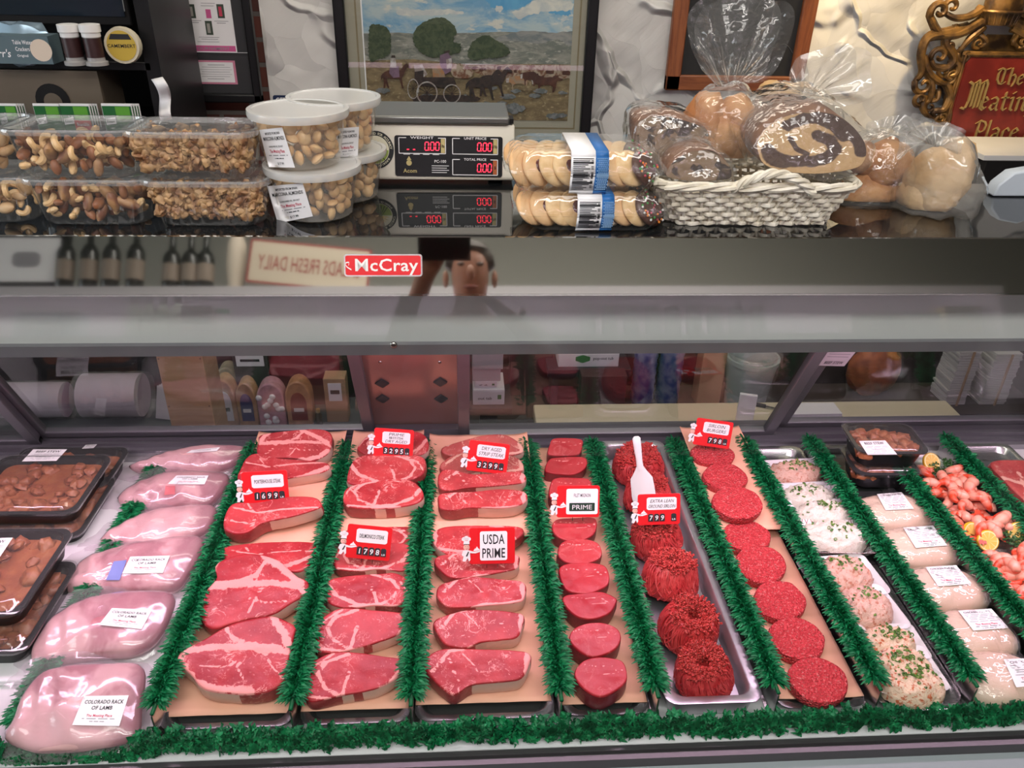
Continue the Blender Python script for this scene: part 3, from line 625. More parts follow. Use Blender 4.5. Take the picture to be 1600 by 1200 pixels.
FIL = [
 (Q8([(310,610),(350,540),(430,508),(540,510),(620,540),(640,640),(590,700),(500,748),(430,742),(350,685)]), 'filet mignon nearest the front rail'),
 (Q8([(280,370),(320,318),(400,293),(500,293),(580,328),(602,390),(560,460),(450,502),(380,492),(300,432)]), 'filet mignon second from the front'),
 (Q8([(240,128),(350,108),(480,98),(560,130),(576,155),(530,230),(430,267),(330,252),(258,190)]), 'filet mignon third from the front, pointed at its right'),
 (Q8([(214,-30),(240,-70),(330,-85),(470,-78),(520,-40),(526,40),(470,85),(380,110),(260,85)]), 'filet mignon fourth from the front'),
 (Q7([(220,880),(250,802),(350,778),(470,795),(515,850),(500,910),(400,947),(280,937)]), 'filet mignon fifth from the front'),
 (Q7([(182,712),(210,650),(340,638),(470,640),(478,720),(430,770),(330,797),(230,772)]), 'filet mignon just below the filet price card'),
 (Q7([(162,490),(175,400),(215,370),(330,368),(430,380),(450,440),(430,500),(320,530),(210,530)]), 'filet mignon behind the filet price card'),
 (Q7([(135,322),(160,250),(225,233),(400,234),(408,300),(330,347),(200,342)]), 'filet mignon second from the back of its tray'),
 (Q7([(152,205),(165,150),(200,106),(370,110),(388,150),(360,212),(250,222),(180,218)]), 'filet mignon at the very back of its tray')]
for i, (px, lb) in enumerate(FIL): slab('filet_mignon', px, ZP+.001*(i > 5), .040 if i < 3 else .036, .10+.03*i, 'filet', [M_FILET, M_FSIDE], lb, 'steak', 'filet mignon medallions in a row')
BUR = [(1279,1062,49,34,20,'burger patty nearest the front rail'), (1246,997,45,32,18,'burger patty second from the front'), (1219,937,41,30,14,'burger patty third from the front'), (1189,881,40,29,12,'burger patty fourth from the front'), (1167,837,38,24,8,'burger patty half under the upper paper sheet'), (1153,785,39,25,10,'burger patty frontmost on the upper paper sheet'), (1134,744,35,20,8,'burger patty second on the upper paper sheet'), (1114,709,34,17,6,'burger patty at the back below the sirloin burger card')]
for i, (cx, cy, rx, ry, an, lb) in enumerate(BUR):
    a = math.radians(an); px = [(cx+rx*math.cos(t)*math.cos(a)-ry*math.sin(t)*math.sin(a), cy+rx*math.cos(t)*math.sin(a)+ry*math.sin(t)*math.cos(a)) for t in [2*PI*k/14 for k in range(14)]]
    px = [(x+U(-1, 1), y+U(-.7, .7)) for x, y in px]
    slab('burger_patty', px, ZP if i < 5 else .552, .020, .10+.02*i, 'none', [M_BURGER, M_BURGER], lb, 'burger patty', 'raw burger patties in a row', rough=.0018)
# ------------------------------------------------------------------ conforming labels and price cards
def bvh_of(objs):
    vs = []; fs = []
    for o in objs:
        n = len(vs); vs += [v.co+ORG[o.name] for v in o.data.vertices]; fs += [[i+n for i in p.vertices] for p in o.data.polygons]
    return BVHTree.FromPolygons(vs, fs)
def conform(q, bv, off=.0012, nz=12, only=None):
    """q: pixel tl,tr,br,bl of a sticker as seen; returns fn(u,v,h), u,v in -.5...5, laid onto the surface"""
    tl, tr, br, bl = [V((a, c, 0)) for a, c in q]; cc = (tl+tr+br+bl)/4
    h0 = bv.ray_cast(CAM, ray(cc.x, cc.y))
    p0 = h0[0] if h0[0] is not None else az(cc.x, cc.y, .55)
    nn = h0[1] if h0[1] is not None else V((0, -.3, 1))
    if nn.dot(CAM-p0) < 0: nn = -nn
    def fn(u, v, h):
        a = tl.lerp(tr, u+.5); c = bl.lerp(br, u+.5); p = c.lerp(a, v+.5); d = ray(p.x, p.y)
        r = bv.ray_cast(CAM, d); w = r[0]
        pl = CAM+d*((p0-CAM).dot(nn)/d.dot(nn)) if abs(d.dot(nn)) > .05 else p0
        if w is None or (w-pl).length > .03: w = pl
        return w-d*(off+h)
    return fn
def sticker(name, q, bv, lines, parent=None, label=None, mats=None, bars=(), res=8, off=.0012, aspect=1.6):
    """lines: (text, v, height, width, ink); bars: (v, width, ink)"""
    fn = conform(q, bv, off); b = MB(); b.grid(lambda u, v: fn(u-.5, v-.5, 0), res, res, 0)
    for tx, v, h, wd, ink in lines:
        vs, fs, x = text_geo(tx, 1); k = h/.72; kx = wd/x
        b.add([fn((a-x/2)*kx, v+(c-.36)*k, .0006) for a, c in vs], fs, ink)
    for v, wd, ink in bars:
        n = 14; pts = [(-wd/2+wd*i/n) for i in range(n+1)]
        for i in range(n):
            if (i*7+int(v*100)) % 5 == 0: continue
            b.add([fn(pts[i], v-.011, .0006), fn(pts[i+1], v-.011, .0006), fn(pts[i+1], v+.011, .0006), fn(pts[i], v+.011, .0006)], [(0, 1, 2, 3)], ink)
    return build(name, b, mats or [M_PAPER, M_INK, M_REDINK, M_GREYINK], parent, ang=180, label=label)

# ------------------------------------------------------------------ ground sirloin
pan('ground_beef_pan', .331, .497, 'deep satin steel pan holding the ground sirloin mounds', 'pan', .864, 1.637, pm('satin_pan', (.60, .57, .62), .28, .85), .5, .042, .014)
def mound_mesh(seed):
    random.seed(seed); b = MB(); R, H = .050, .062
    def prof(t):   # 0 = base outside ... 1 = hole
        pts = [(1.02, 0), (1.06, .18), (1.0, .48), (.90, .78), (.74, .97), (.52, 1.0), (.34, .88), (.27, .60), (.22, .40)]
        x = t*(len(pts)-1); i = min(int(x), len(pts)-2); f = x-i; return V((pts[i][0]*(1-f)+pts[i+1][0]*f, 0, pts[i][1]*(1-f)+pts[i+1][1]*f))
    def S(t, a): p = prof(t); return V((p.x*R*math.cos(a), p.x*R*math.sin(a), p.z*H))
    rings = [[S(i/14, 2*PI*k/28) for k in range(28)] for i in range(15)]
    b.loft(rings, 1, False, True)
    for k in range(150):       # draped strands on the flank, hanging in loops
        a = U(0, 2*PI); t0 = U(.34, .5); t1 = U(.0, .12); sw = U(.25, .6)*(1 if k % 3 else -1); pts = []
        for i in range(8):
            f = i/7; p = S(t0+(t1-t0)*f, a+sw*f*f); o = V((p.x, p.y, 0)).normalized(); pts.append(p+o*U(.0005, .0022)+V((0, 0, U(-.001, .001))))
        b.tube(pts, .0020, 5, 1, at=None)
    for k in range(360):       # short upright strand ends on the crown
        a = U(0, 2*PI); t = U(.42, .86); p = S(t, a); rad = V((p.x, p.y, 0)).normalized(); q = prof(t).x
        d = (V((0, 0, 1))*U(.6, 1.2)+rad*(.9 if q > .7 else -.2 if q < .4 else .3)*U(.5, 1.2)+V((U(-.5, .5), U(-.5, .5), 0))).normalized()
        ln = U(.006, .011); m = d*ln*.5+V((U(-1, 1), U(-1, 1), U(-1, 1)))*.0016
        b.tube([p-d*.003, p+m, p+d*ln+V((U(-1, 1), U(-1, 1), U(-.5, .5)))*.002], [.0022, .0026, .0021], 5, 0)
    return b
MND = [((1110, 1052), .92, 'ground sirloin mound nearest the front rim of its pan'), ((1081, 978), 1.0, 'ground sirloin mound second from the front'), ((1053, 905), 1.02, 'ground sirloin mound third from the front'), ((1033, 838), 1.0, 'ground sirloin mound just below the ground sirloin card'), ((1018, 775), .98, 'ground sirloin mound behind the ground sirloin card'), ((1003, 722), 1.12, 'ground sirloin mound at the back, with the white scoop in it')]
mm = [mound_mesh(s) for s in (4, 5)]; mo = []
for i, (p, s, lb) in enumerate(MND):
    c = az(p[0], p[1]-2, .560); loc = V((c.x, c.y+.020, .516))
    if i < 2: o = build('ground_beef_mound', mm[i], [M_MINCE, M_MINCED], label=lb, cat='ground beef', group='ground sirloin mounds in the pan', org=(0, 0, 0)); o.location = loc
    else: o = copy_tree(mo[i % 2], loc, label=lb)
    o.rotation_euler = (.20, 0, U(0, 6)); o.scale = (s, s, s if i < 5 else .85); mo.append(o)
# scoop
sp0 = az(1006, 775, .575); sp1 = az(994, 682, .66); sp1 = ay(994, 682, sp0.y+.035)
t = thing('scoop', 'white plastic scoop stuck upright in the rear ground sirloin mound', 'scoop', sp0)
ax = (sp1-sp0).normalized(); sx = V((1, -.1, .25)).normalized(); sx = (sx-ax*sx.dot(ax)).normalized(); up = sx.cross(ax)
def sc_ring(s, w, th, curl): return [sp0+ax*s+sx*(w*math.cos(a))+up*(th*math.sin(a)-curl*w*math.cos(a)**2) for a in [2*PI*k/16 for k in range(16)]]
L = (sp1-sp0).length
b = MB(); b.loft([sc_ring(-.02, .024, .0015, .2), sc_ring(.0, .026, .0016, .25), sc_ring(L*.28, .024, .0018, .3), sc_ring(L*.42, .013, .0025, .2), sc_ring(L*.50, .0075, .004, 0)]); build('blade', b, M_WHITE, t, ang=60)
b = MB(); b.loft([sc_ring(L*.46, .0075, .004, 0), sc_ring(L*.6, .0068, .0045, 0), sc_ring(L*.85, .0085, .005, 0), sc_ring(L*.97, .0085, .005, 0), sc_ring(L*1.0, .005, .003, 0)]); build('handle', b, M_WHITE, t, ang=60)

# ------------------------------------------------------------------ salads in paper boats
def checker():
    g = G('checked_boat_card'); mp = g.n('Mapping', Vector=g.co(), Rotation=(.3, .0, .785)).outputs[0]
    s = g.n('SeparateXYZ', Vector=mp); a = g.math('FRACT', g.math('MULTIPLY', s.outputs[0], 120)); c = g.math('FRACT', g.math('MULTIPLY', s.outputs[1], 120))
    l = g.math('MAXIMUM', g.math('LESS_THAN', a, .14), g.math('LESS_THAN', c, .14))
    return g.fin(g.pbsdf(Base_Color=g.mix(l, (.80, .76, .77), (.30, .10, .10)), Roughness=.6).outputs[0])
M_CHECK = checker(); M_BOAT = pm('white_boat_card', (.78, .73, .76), .6)
def lumps(name, c1, c2, c3, sc=1.0):
    g = G(name); co = g.rnd(); n = g.noise(85*sc, 5, .65, co, .8).outputs[0]
    c = g.mix(g.ramp(g.noise(130*sc, 3, .6, co).outputs[0], .52, .66), g.mix(n, c1, c2), c3)
    return g.fin(g.pbsdf(Base_Color=c, Roughness=.55, Normal=g.bump(n, .8, .006), Subsurface_Weight=.1, Subsurface_Radius=(.004, .003, .002)).outputs[0])
M_TUNA = lumps('pink_salad', (.62, .34, .26), (.78, .55, .45), (.52, .20, .13)); M_CREAMY = lumps('white_salad', (.64, .58, .50), (.72, .67, .60), (.60, .50, .42), .6)
M_PAPRIKA = lumps('paprika_salad', (.74, .50, .34), (.84, .66, .50), (.55, .12, .04))
SAL = [((1438, 1072), 57, 26, .0, 'paprika', M_PAPRIKA, 'paprika dusted salad', 'nearest the front rail, in an oval dish', 'dish'), ((1413, 1032), 50, 25, .02, 'paprika', M_PAPRIKA, 'paprika dusted salad', 'heaped with chives, second from the front', 'boat'), ((1392, 990), 47, 20, .0, 'pink', M_PAPRIKA, 'peach salad', 'with a row of chives, third from the front', 'boat'),
 ((1355, 938), 46, 27, .1, 'pink', M_TUNA, 'pink tuna salad', 'with scattered chives, fourth from the front', 'boat'), ((1320, 888), 50, 26, .1, 'pink', M_TUNA, 'pink tuna salad', 'just below the checked paper boat', 'boat'), ((1308, 824), 56, 22, -.05, 'white', M_CREAMY, 'creamy white salad', 'in the checked paper boat', 'check'),
 ((1294, 786), 54, 20, .05, 'white', M_CREAMY, 'creamy white salad', 'second behind the checked paper boat', 'boat'), ((1266, 756), 47, 17, .05, 'white', M_CREAMY, 'creamy white salad', 'third from the back of the salad row', 'boat'), ((1248, 719), 45, 17, .05, 'pink', M_TUNA, 'pale pink salad', 'at the very back of the salad row', 'boat')]
pan('salad_tray', .700, .852, 'shallow steel tray under the row of salads', 'tray', .868, 1.64, M_STEELB)
for i, (p, rx, ry, an, kd, mt, lb, wh, boat) in enumerate(SAL):
    zt = .555 if i < 5 else .565
    c = az(p[0], p[1], zt); k = (az(p[0]+50, p[1], zt)-c).length/50; ax_, ay_ = rx*k, max(ry*k*1.5, .029); zb = .508 if i not in (5,) else .515
    R = Rz(an); O = V((c.x, c.y+(.016 if i == 0 else 0), zb)); random.seed(40+i)
    # boat: rounded tray with flared walls and corner ears
    b = MB(); hh = .026
    def bring(sx, sy, z, ear=0): 
        return [O+R @ V((px*(1+ear*abs(px*py)/(sx*sy)), py*(1+ear*abs(px*py)/(sx*sy)), z+ear*.5*abs(px*py)/(sx*sy)*.02)) for px, py in rrect(2*sx, 2*sy, min(sx, sy)*(.95 if boat == 'dish' else .35), 6)]
    b.loft([bring(ax_*.82, ay_*.80, .001), bring(ax_*.95, ay_*.94, hh*.6, .06), bring(ax_*1.06, ay_*1.05, hh, .16), bring(ax_*1.045, ay_*1.035, hh, .16), bring(ax_*.93, ay_*.92, hh*.6, .06), bring(ax_*.80, ay_*.78, .003)], 0)
    nm = {'dish': 'oval_dish', 'boat': 'paper_boat', 'check': 'checked_paper_boat'}[boat]
    build(nm, b, {'dish': M_CLEAR, 'boat': M_BOAT, 'check': M_CHECK}[boat], label={'dish': 'clear oval dish', 'boat': 'white paper boat', 'check': 'red checked white paper boat'}[boat]+' under the '+lb+' '+wh.replace(', in an oval dish', '').replace('in the checked paper boat', ''), cat='food boat', group='boats holding the salads', ang=50)
    m = MB(); M_, N_ = 14, 40; rings = []
    for a in range(M_+1):
        t = a/M_; ring = []
        for q in range(N_):
            th = 2*PI*q/N_; r = math.sin(t*PI/2); zz = hh*.55+(.040*ry/24)*math.cos(t*PI/2)**.8
            P = V((ax_*(.88 if i == 0 else .95)*r*math.cos(th), ay_*.97*r*math.sin(th), zz)); s = V((P.x*70+i*9, P.y*70, 3))
            P.z += .008*NZ.noise(s)+.008*NZ.noise(s*2.3)+.005*NZ.noise(s*5); ring.append(O+R @ P)
        rings.append(ring)
    m.loft(rings[::-1], 0, False, True); m.f[-1] = m.f[-1]
    sm = thing('salad_mound', lb+' '+wh, 'salad', O, 'salads in a row of boats')
    mo_ = build('salad', m, mt, sm, ang=80); bv = bvh_of([mo_]); ch = MB()
    nb = {0: 46, 1: 70, 2: 50, 3: 26, 4: 46, 5: 30, 6: 34, 7: 34, 8: 40}[i]
    for q in range(nb):
        lx = max(-.85, min(.85, random.gauss(.0, .36))); ly = max(-.8, min(.8, random.gauss(.10, .28))); P = O+R @ V((lx*ax_, ly*ay_, .2)); hit = bv.ray_cast(P, V((0, 0, -1)))[0]
        if hit is None: continue
        r_ = U(.0022, .0042); RR = rot3(U(-.7, .7), U(-.7, .7), U(0, 6))
        if q % 3: ch.box(hit+V((0, 0, .0015)), (r_*1.7, r_*1.2, .0014), 0, RR)
        else: ch.add([hit+V((0, 0, .002))+RR @ V((rr_*math.cos(a_), rr_*math.sin(a_), zz)) for zz in (-.001, .001) for rr_ in (r_, r_*.6) for a_ in [PI/4*k for k in range(8)]], [f for k in range(8) for f in ((k, (k+1) % 8, 8+(k+1) % 8, 8+k), (16+k, 24+k, 24+(k+1) % 8, 16+(k+1) % 8), (k, 16+k, 16+(k+1) % 8, (k+1) % 8))], 0)
    build('chopped_chives', ch, M_CHIVE, sm, ang=30, kind='stuff')

# ------------------------------------------------------------------ chicken pot pies in film, stew containers
def dome_ring(c, rx, ry, h, R, N_=44, M_=12, lump=.002, seed=0, flat=2.6):
    rings = []
    for a in range(M_+1):
        t = a/M_; r = math.sin(t*PI/2); ring = []
        for q in range(N_):
            th = 2*PI*q/N_; ct, st = math.cos(th), math.sin(th); e = (abs(ct)**flat+abs(st)**flat)**(-1/flat)
            P = V((rx*r*e*ct, ry*r*e*st, h*(math.cos(t*PI/2)**.7))); P.z += lump*NZ.noise(V((P.x*40+seed, P.y*40, seed))); ring.append(V(c)+R @ P)
        rings.append(ring)
    return rings
PIE = [((1572, 1064), 'nearest the front rail, label cut by the frame'), ((1521, 986), 'second from the front'), ((1478, 915), 'third from the front'), ((1436, 850), 'fourth from the front'), ((1402, 795), 'at the back before the stew container')]
PLAB = [[(1568,1030),(1640,1027),(1660,1066),(1588,1074)], [(1497,954),(1549,951),(1576,981),(1521,985)], [(1446,886),(1494,883),(1518,912),(1466,916)], [(1411,824),(1458,821),(1480,852),(1431,856)], [(1370,772),(1409,769),(1428,795),(1384,797)]]
M_PASTRY = pm('pale_pastry', (.76, .56, .44), .5, 0, (.70, .48, .37), 14, .1, 40, sss=.1)
for i, (p, wh) in enumerate(PIE):
    c = az(p[0], p[1], .54); k = (az(p[0]+50, p[1], .54)-c).length/50; rx = 66*k if i < 4 else 64*k; O = V((c.x, c.y+(.014 if i == 0 else 0), .5185)); ry = .055
    t = thing('wrapped_pot_pie', 'pale film wrapped chicken pot pie '+wh, 'pie', O, 'wrapped chicken pot pies in a row')
    b = MB(); b.loft(dome_ring(O, rx, ry, .038, Matrix.Identity(3), seed=i*5, lump=.004)[::-1], 0, True, True); po = build('pie', b, M_PASTRY, t, ang=80)
    f = MB(); rg = dome_ring(O, rx*1.05, ry*1.08, .0405, Matrix.Identity(3), seed=i*5, lump=.005); f.loft(rg[::-1], 0, False, True); fo = build('plastic_film', f, M_FILM, t, ang=180)
    sticker('paper_label', PLAB[i], bvh_of([fo]), [('CHICKEN POT PIE', .38, .09, .8, 1), ('The Meating Place', -.22, .10, .62, 2)], t, bars=[(.26, .84, 3), (.18, .8, 3), (.10, .84, 3), (.02, .7, 3), (-.08, .8, 3), (-.34, .7, 1), (-.42, .4, 1)], off=.001)
def stew(O, wx, wy, h, R, lb, lab=None, seed=0, lid=True, content=True, lift=0, gp=None):
    t = thing('stew_container', lb, 'food container', O, gp); rr = .025
    def rg(i, z): return [V(O)+R @ V((px, py, z)) for px, py in rrect(wx-2*i, wy-2*i, rr, 6)]
    b = MB(); b.loft([rg(.016, 0), rg(.012, .004), rg(.004, h-.004), rg(-.003, h-.003), rg(-.003, h), rg(.006, h), rg(.014, .008)], 0); build('black_tray', b, M_BLACK, t, ang=50)
    if content:
        random.seed(seed); b = MB(); b.loft([rg(.012, h*.3), rg(.008, h*.62)], 0)
        for q in range(44):
            P = V(O)+R @ V((U(-.42, .42)*wx, U(-.40, .40)*wy, h*.70+U(-.004, .004))); s = U(.011, .02)
            b.ell(P, (s, s*U(.7, 1), s*.55), 10, 7, 0, rot3(U(-.5, .5), U(-.5, .5), U(0, 6)), lambda d: 1+.5*NZ.noise(d*1.7+P*30))
        build('stew', b, M_STEW, t, ang=60)
    lo = MB(); lo.loft([rg(-.004, h-.006), rg(-.006, h+.001), rg(-.001, h+.003), rg(.006, h+.003), rg(.012, h+.010), rg(.020, h+.011)], 0, False, True); l = build('clear_lid', lo, M_STEWLID, t, ang=40)
    if lab: sticker('paper_label', lab, bvh_of([l]), [('BEEF STEW', .32, .17, .72, 1), ('The Meating Place', -.1, .10, .5, 3)], t, bars=[(.1, .8, 3), (.02, .8, 3), (-.24, .7, 3), (-.34, .5, 3)], off=.001)
    return t
c = az(1372, 745, .53); I3 = Matrix.Identity(3)
stew(V((c.x, c.y+.012, .519)), .150, .110, .050, Rz(-.03), 'black stew container at the bottom of the right stack of two', None, 1, gp='black stew containers')
stew(V((c.x-.004, c.y+.014, .581)), .160, .118, .050, Rz(-.06), 'black beef stew container on top of the right stack of two', [(1342,689),(1383,688),(1402,710),(1356,711)], 2, gp='black stew containers')
# left stacks
gl = 'large black stew trays on the left'
def lstew(px, z, wx, wy, h, lb, lab, seed): c = az(px[0], px[1], z+h); return stew(V((c.x, min(c.y, 1.632-wy/2), z)), wx, wy, h, Rz(-.02), lb, lab, seed, gp=gl)
lstew((58, 755), .545, .235, .20, .042, 'large beef stew tray with a white label, second tray from the rear at left', [(52,702),(105,702),(88,720),(34,721)], 4)
lstew((66, 790), .4995, .235, .20, .040, 'large black stew tray underneath the labelled rear beef stew tray', None, 5)
lstew((120, 700), .4995, .24, .15, .046, 'black stew tray at the rear by the door rail, partly hidden', [(134,695),(152,694),(146,700),(128,701)], 6)
lstew((-30, 890), .560, .235, .22, .044, 'front stew tray cut by the left frame, on top of its stack', [(-40,842),(20,840),(0,870),(-60,872)], 7)
lstew((-22, 945), .4995, .235, .22, .052, 'lower stew tray under the front left one', None, 8)
# ------------------------------------------------------------------ racks of lamb
def vac_meat():
    g = G('vacuum_lamb'); co = g.rnd(); n = g.noise(9, 4, .6, co, .5).outputs[0]; at = g.n('Attribute', {'attribute_name': 'fat'}).outputs['Fac']
    c = g.mix(g.ramp(n, .50, .64), (.74, .42, .42), (.48, .18, .21)); c = g.mix(g.math('MULTIPLY', g.ramp(g.math('ADD', at, g.math('MULTIPLY', g.noise(40, 3, .6, co).outputs[0], .4)), .45, .85), .9), c, (.34, .11, .14))
    return g.fin(g.pbsdf(Base_Color=c, Roughness=.32, Coat_Weight=.3, Coat_Roughness=.2, Normal=g.bump(g.noise(26, 4, .55, co, 1).outputs[0], .25, .004)).outputs[0])
M_LAMB = vac_meat()
Z2 = lambda pts: [(x/4, 900+y/4) for x, y in pts]
Z1 = lambda pts: [(x/4.444, 660+y/4.444) for x, y in pts]
LAMB = [
 (Z2([(40,1030),(90,900),(150,760),(260,620),(450,570),(700,560),(900,580),(890,820),(870,1000),(740,1060),(560,1090),(380,1125),(230,1110)]), Z2([(525,750),(805,745),(745,938),(450,932)]), .042, 'nearest the front rail, lying over the garland'),
 (Z2([(200,500),(250,380),(340,270),(500,175),(700,125),(900,110),(1090,130),(1060,280),(975,420),(830,500),(600,520),(380,560),(240,590)]), Z2([(700,200),(950,212),(885,332),(618,305)]), .050, 'second from the front'),
 (Z1([(440,1170),(500,1100),(560,990),(700,920),(900,870),(1150,830),(1400,810),(1400,930),(1320,1060),(1220,1170),(1000,1190),(700,1195)]), Z1([(905,932),(1180,925),(1130,1045),(848,1050)]), .052, 'third from the front with a blue stamp'),
 (Z1([(700,830),(850,730),(1050,640),(1280,600),(1500,600),(1480,720),(1380,800),(1200,850),(1000,890),(780,890)]), None, .050, 'without a label in the middle of the row'),
 (Z1([(820,540),(930,450),(1150,372),(1400,355),(1590,380),(1560,480),(1450,585),(1250,605),(1080,620),(900,600)]), Z1([(1225,368),(1448,368),(1420,430),(1165,428)]), .050, 'fifth from the front, red patch on it'),
 (Z1([(900,320),(1020,280),(1150,235),(1400,175),(1600,165),(1720,180),(1690,250),(1600,320),(1450,355),(1250,365),(1000,350)]), Z1([(1330,192),(1528,172),(1505,198),(1290,214)]), .048, 'at the very back of the row')]
for i, (px, lab, h, wh) in enumerate(LAMB):
    N = 64; pts = smooth_closed([(x, y, 0) for x, y in px], N); ym = max(p.y for p in pts); zb = .503
    P = V((0, az(0, ym, zb+.012).y, zb+.012)); nrm = V((0, -.22 if i < 4 else -.3, 1)).normalized()
    W3 = [apl(p.x, p.y, P, nrm) for p in pts]; c = sum(W3, V())/N
    t = thing('rack_of_lamb', 'vacuum packed pink rack of lamb '+wh, 'lamb', V((c.x, c.y, zb)), 'vacuum packed racks of lamb')
    b = MB(); rings = []; at = []
    for a in range(15):
        f = a/14
        for_ = []
        for k in range(N):
            p = c.lerp(W3[k], math.sin(f*PI/2)); hh = h*.62*(math.cos(f*PI/2)**.75); s = V((p.x*22+i*7, p.y*22, i))
            lx = (p.x-c.x)/.09
            rib = .0035*math.sin(p.x*190+p.y*60+i)*max(0, min(1, (-lx-.1)*1.6))
            p = V((p.x, min(max(p.y, gy(p.z)+.004), 1.630), p.z)); for_.append(p+nrm*(hh+.009*NZ.noise(s)*math.cos(f*PI/2)+rib*math.cos(f*PI/2)))
            at.append(max(0, min(1, (lx-.35)*1.3))*(.8 if a < 14 else .9))
        rings.append(for_)
    o_ = [p-nrm*.016 for p in rings[-1]]; vs = [p for r in rings for p in r]
    b.add(vs, [(q*N+k, (q+1)*N+k, (q+1)*N+(k+1) % N, q*N+(k+1) % N) for q in range(14) for k in range(N)], 0, at)
    b.loft([rings[-1], [c.lerp(p, .96)-nrm*.010 for p in rings[-1]]], 0, False, True)
    mo_ = build('lamb_meat', b, M_LAMB, t, ang=180)
    # film: the pack's skin with a crumpled flat margin at the left
    f = MB(); rr = []
    for a in range(1, 19):
        ring = []
        for k in range(N):
            if a <= 14: p = rings[a][k]+nrm*(.0022+.0012*NZ.noise(rings[a][k]*90))
            else:
                e = (W3[k]-c); left = max(0, -(e.normalized().x)*.9+.25*abs(e.normalized().y)); g_ = (a-14)/4*(.012+.040*left); q = W3[k]+e.normalized()*g_
                p = q-nrm*(.002*(a-14)) + nrm*.010*NZ.noise(V((q.x*60, q.y*60, i)))*(a-14)/4
                p.z = max(p.z, .502)
            p = V((p.x, min(max(p.y, gy(p.z)), 1.637), p.z))
            ring.append(p)
        rr.append(ring)
    f.loft(rr, 0, False, False); fo = build('plastic_wrap', f, M_VAC, t, ang=180)
    bv = bvh_of([mo_, fo])
    if lab: sticker('paper_label', lab, bv, [('COLORADO RACK', .30, .13, .86, 1), ('OF LAMB', .10, .13, .46, 1), ('The Meating Place', -.16, .09, .56, 2)], t, bars=[(-.27, .7, 3), (-.36, .34, 3)], res=10, off=.0016)
    if i == 2: sticker('blue_stamp', Z1([(790,965),(880,955),(830,1095),(735,1095)]), bv, [], t, label='blue printed stamp on the film', mats=[pm('stamp_blue', (.16, .20, .50), .5)], off=.0014)
    if i == 4: sticker('red_patch', Z1([(1150,440),(1215,440),(1215,500),(1140,505)]), bv, [], t, label='red meat patch', mats=[pm('meat_patch', (.62, .16, .18), .4)], off=.0003)
# white riser board left of the lamb
a_ = [az(*p, .512) for p in ((178, 790), (205, 765), (150, 880), (75, 880))]
b = MB(); b.prism(rrect(.17, .52, .01), lambda u, v, h: V((-.815+u, 1.24+v, h)), .4995, .512); build('riser_board', b, M_DECK, label='white riser board on the deck beside the left divider', cat='board', bevel=.002)

# ------------------------------------------------------------------ shrimp platter, right meat
def shrimp_mesh():
    b = MB(); n = 14; pts = []; rad = []; at = []
    for i in range(n):
        t = i/(n-1); a = -.3+t*3.5; r = .016*(1-.25*t); pts.append(V((r*math.cos(a), r*math.sin(a)*1.15, .002*math.sin(t*5)))); rad.append(.0078*(1-t)**.55*(.55+.45*min(1, t*6))+.0022); at.append(.15+.85*t)
    b.tube(pts, rad, 10, 0, at=at)
    e = pts[-1]; d = (pts[-1]-pts[-3]).normalized(); s = d.cross(V((0, 0, 1)))
    for k in (-1, 0, 1):
        q = (d+s*.55*k).normalized(); w_ = q.cross(V((0, 0, 1)))*.0028
        b.add([e-w_*.5, e+w_*.5, e+q*.009+w_+V((0, 0, .001)), e+q*.013, e+q*.009-w_+V((0, 0, .001))], [(0, 1, 2, 3, 4)], 1, [1]*5)
    return b
def shrimp_mat():
    g = G('cooked_shrimp'); at = g.n('Attribute', {'attribute_name': 'fat'}).outputs['Fac']; w_ = g.math('FRACT', g.math('MULTIPLY', at, 5.0))
    c = g.mix(g.ramp(g.math('ADD', at, g.math('MULTIPLY', g.ramp(w_, .4, .9), .22)), .35, .95), (.82, .36, .26), (.66, .06, .02))
    return g.fin(g.pbsdf(Base_Color=c, Roughness=.28, Subsurface_Weight=.2, Subsurface_Radius=(.006, .002, .002)).outputs[0])
M_SHR = shrimp_mat()
b = MB(); P0 = (1.045, .90, 1.185, 1.60)
c_ = V((1.115, 1.23, .5)); b.loft([[c_+V((px, py, z)) for px, py in rrect(.145-2*i, .74-2*i, .05, 6)] for i, z in ((.02, .001), (.006, .014), (0, .022), (.003, .023), (.010, .014), (.022, .006))], 0)
build('shrimp_platter', b, M_STEELB, label='long steel platter holding the shrimp at right', cat='platter')
random.seed(77); proto = None
SH = []
for (x0, y0, x1, y1, n) in ((1442, 728, 1520, 770, 20), (1462, 760, 1550, 815, 28), (1500, 795, 1580, 838, 16), (1552, 868, 1640, 905, 20), (1575, 905, 1650, 940, 14)):
    for k in range(n):
        u, v = U(0, 1), U(0, 1); x = x0+(x1-x0)*u+ (y1-y0)*0; y = y0+(y1-y0)*v; SH.append((x+.55*(y-(y0+y1)/2), y, .524+U(0, .034)))
for k, (x, y, z) in enumerate(SH):
    c = az(x, y, z); c.x = max(1.062, min(1.168, c.x)); R = (U(-.7, .7), U(-.5, .5), U(0, 6.28)); front = y > 845
    lb = 'pink cooked shrimp in front of the lemon slices at the right edge' if front else 'pink cooked shrimp heaped behind the lemon slices on the platter'
    if proto is None:
        proto = build('cooked_shrimp', shrimp_mesh(), [M_SHR, pm('shrimp_tail', (.62, .07, .03), .35)], label=lb, cat='shrimp', group='cooked shrimp behind the lemons', org=(0, 0, 0), ang=180); o = proto
    else: o = copy_tree(proto, label=lb)
    if front: o['group'] = 'cooked shrimp in front of the lemons'
    o.location = c; o.rotation_euler = R; s = U(1.1, 1.4); o.scale = (s, s, s)
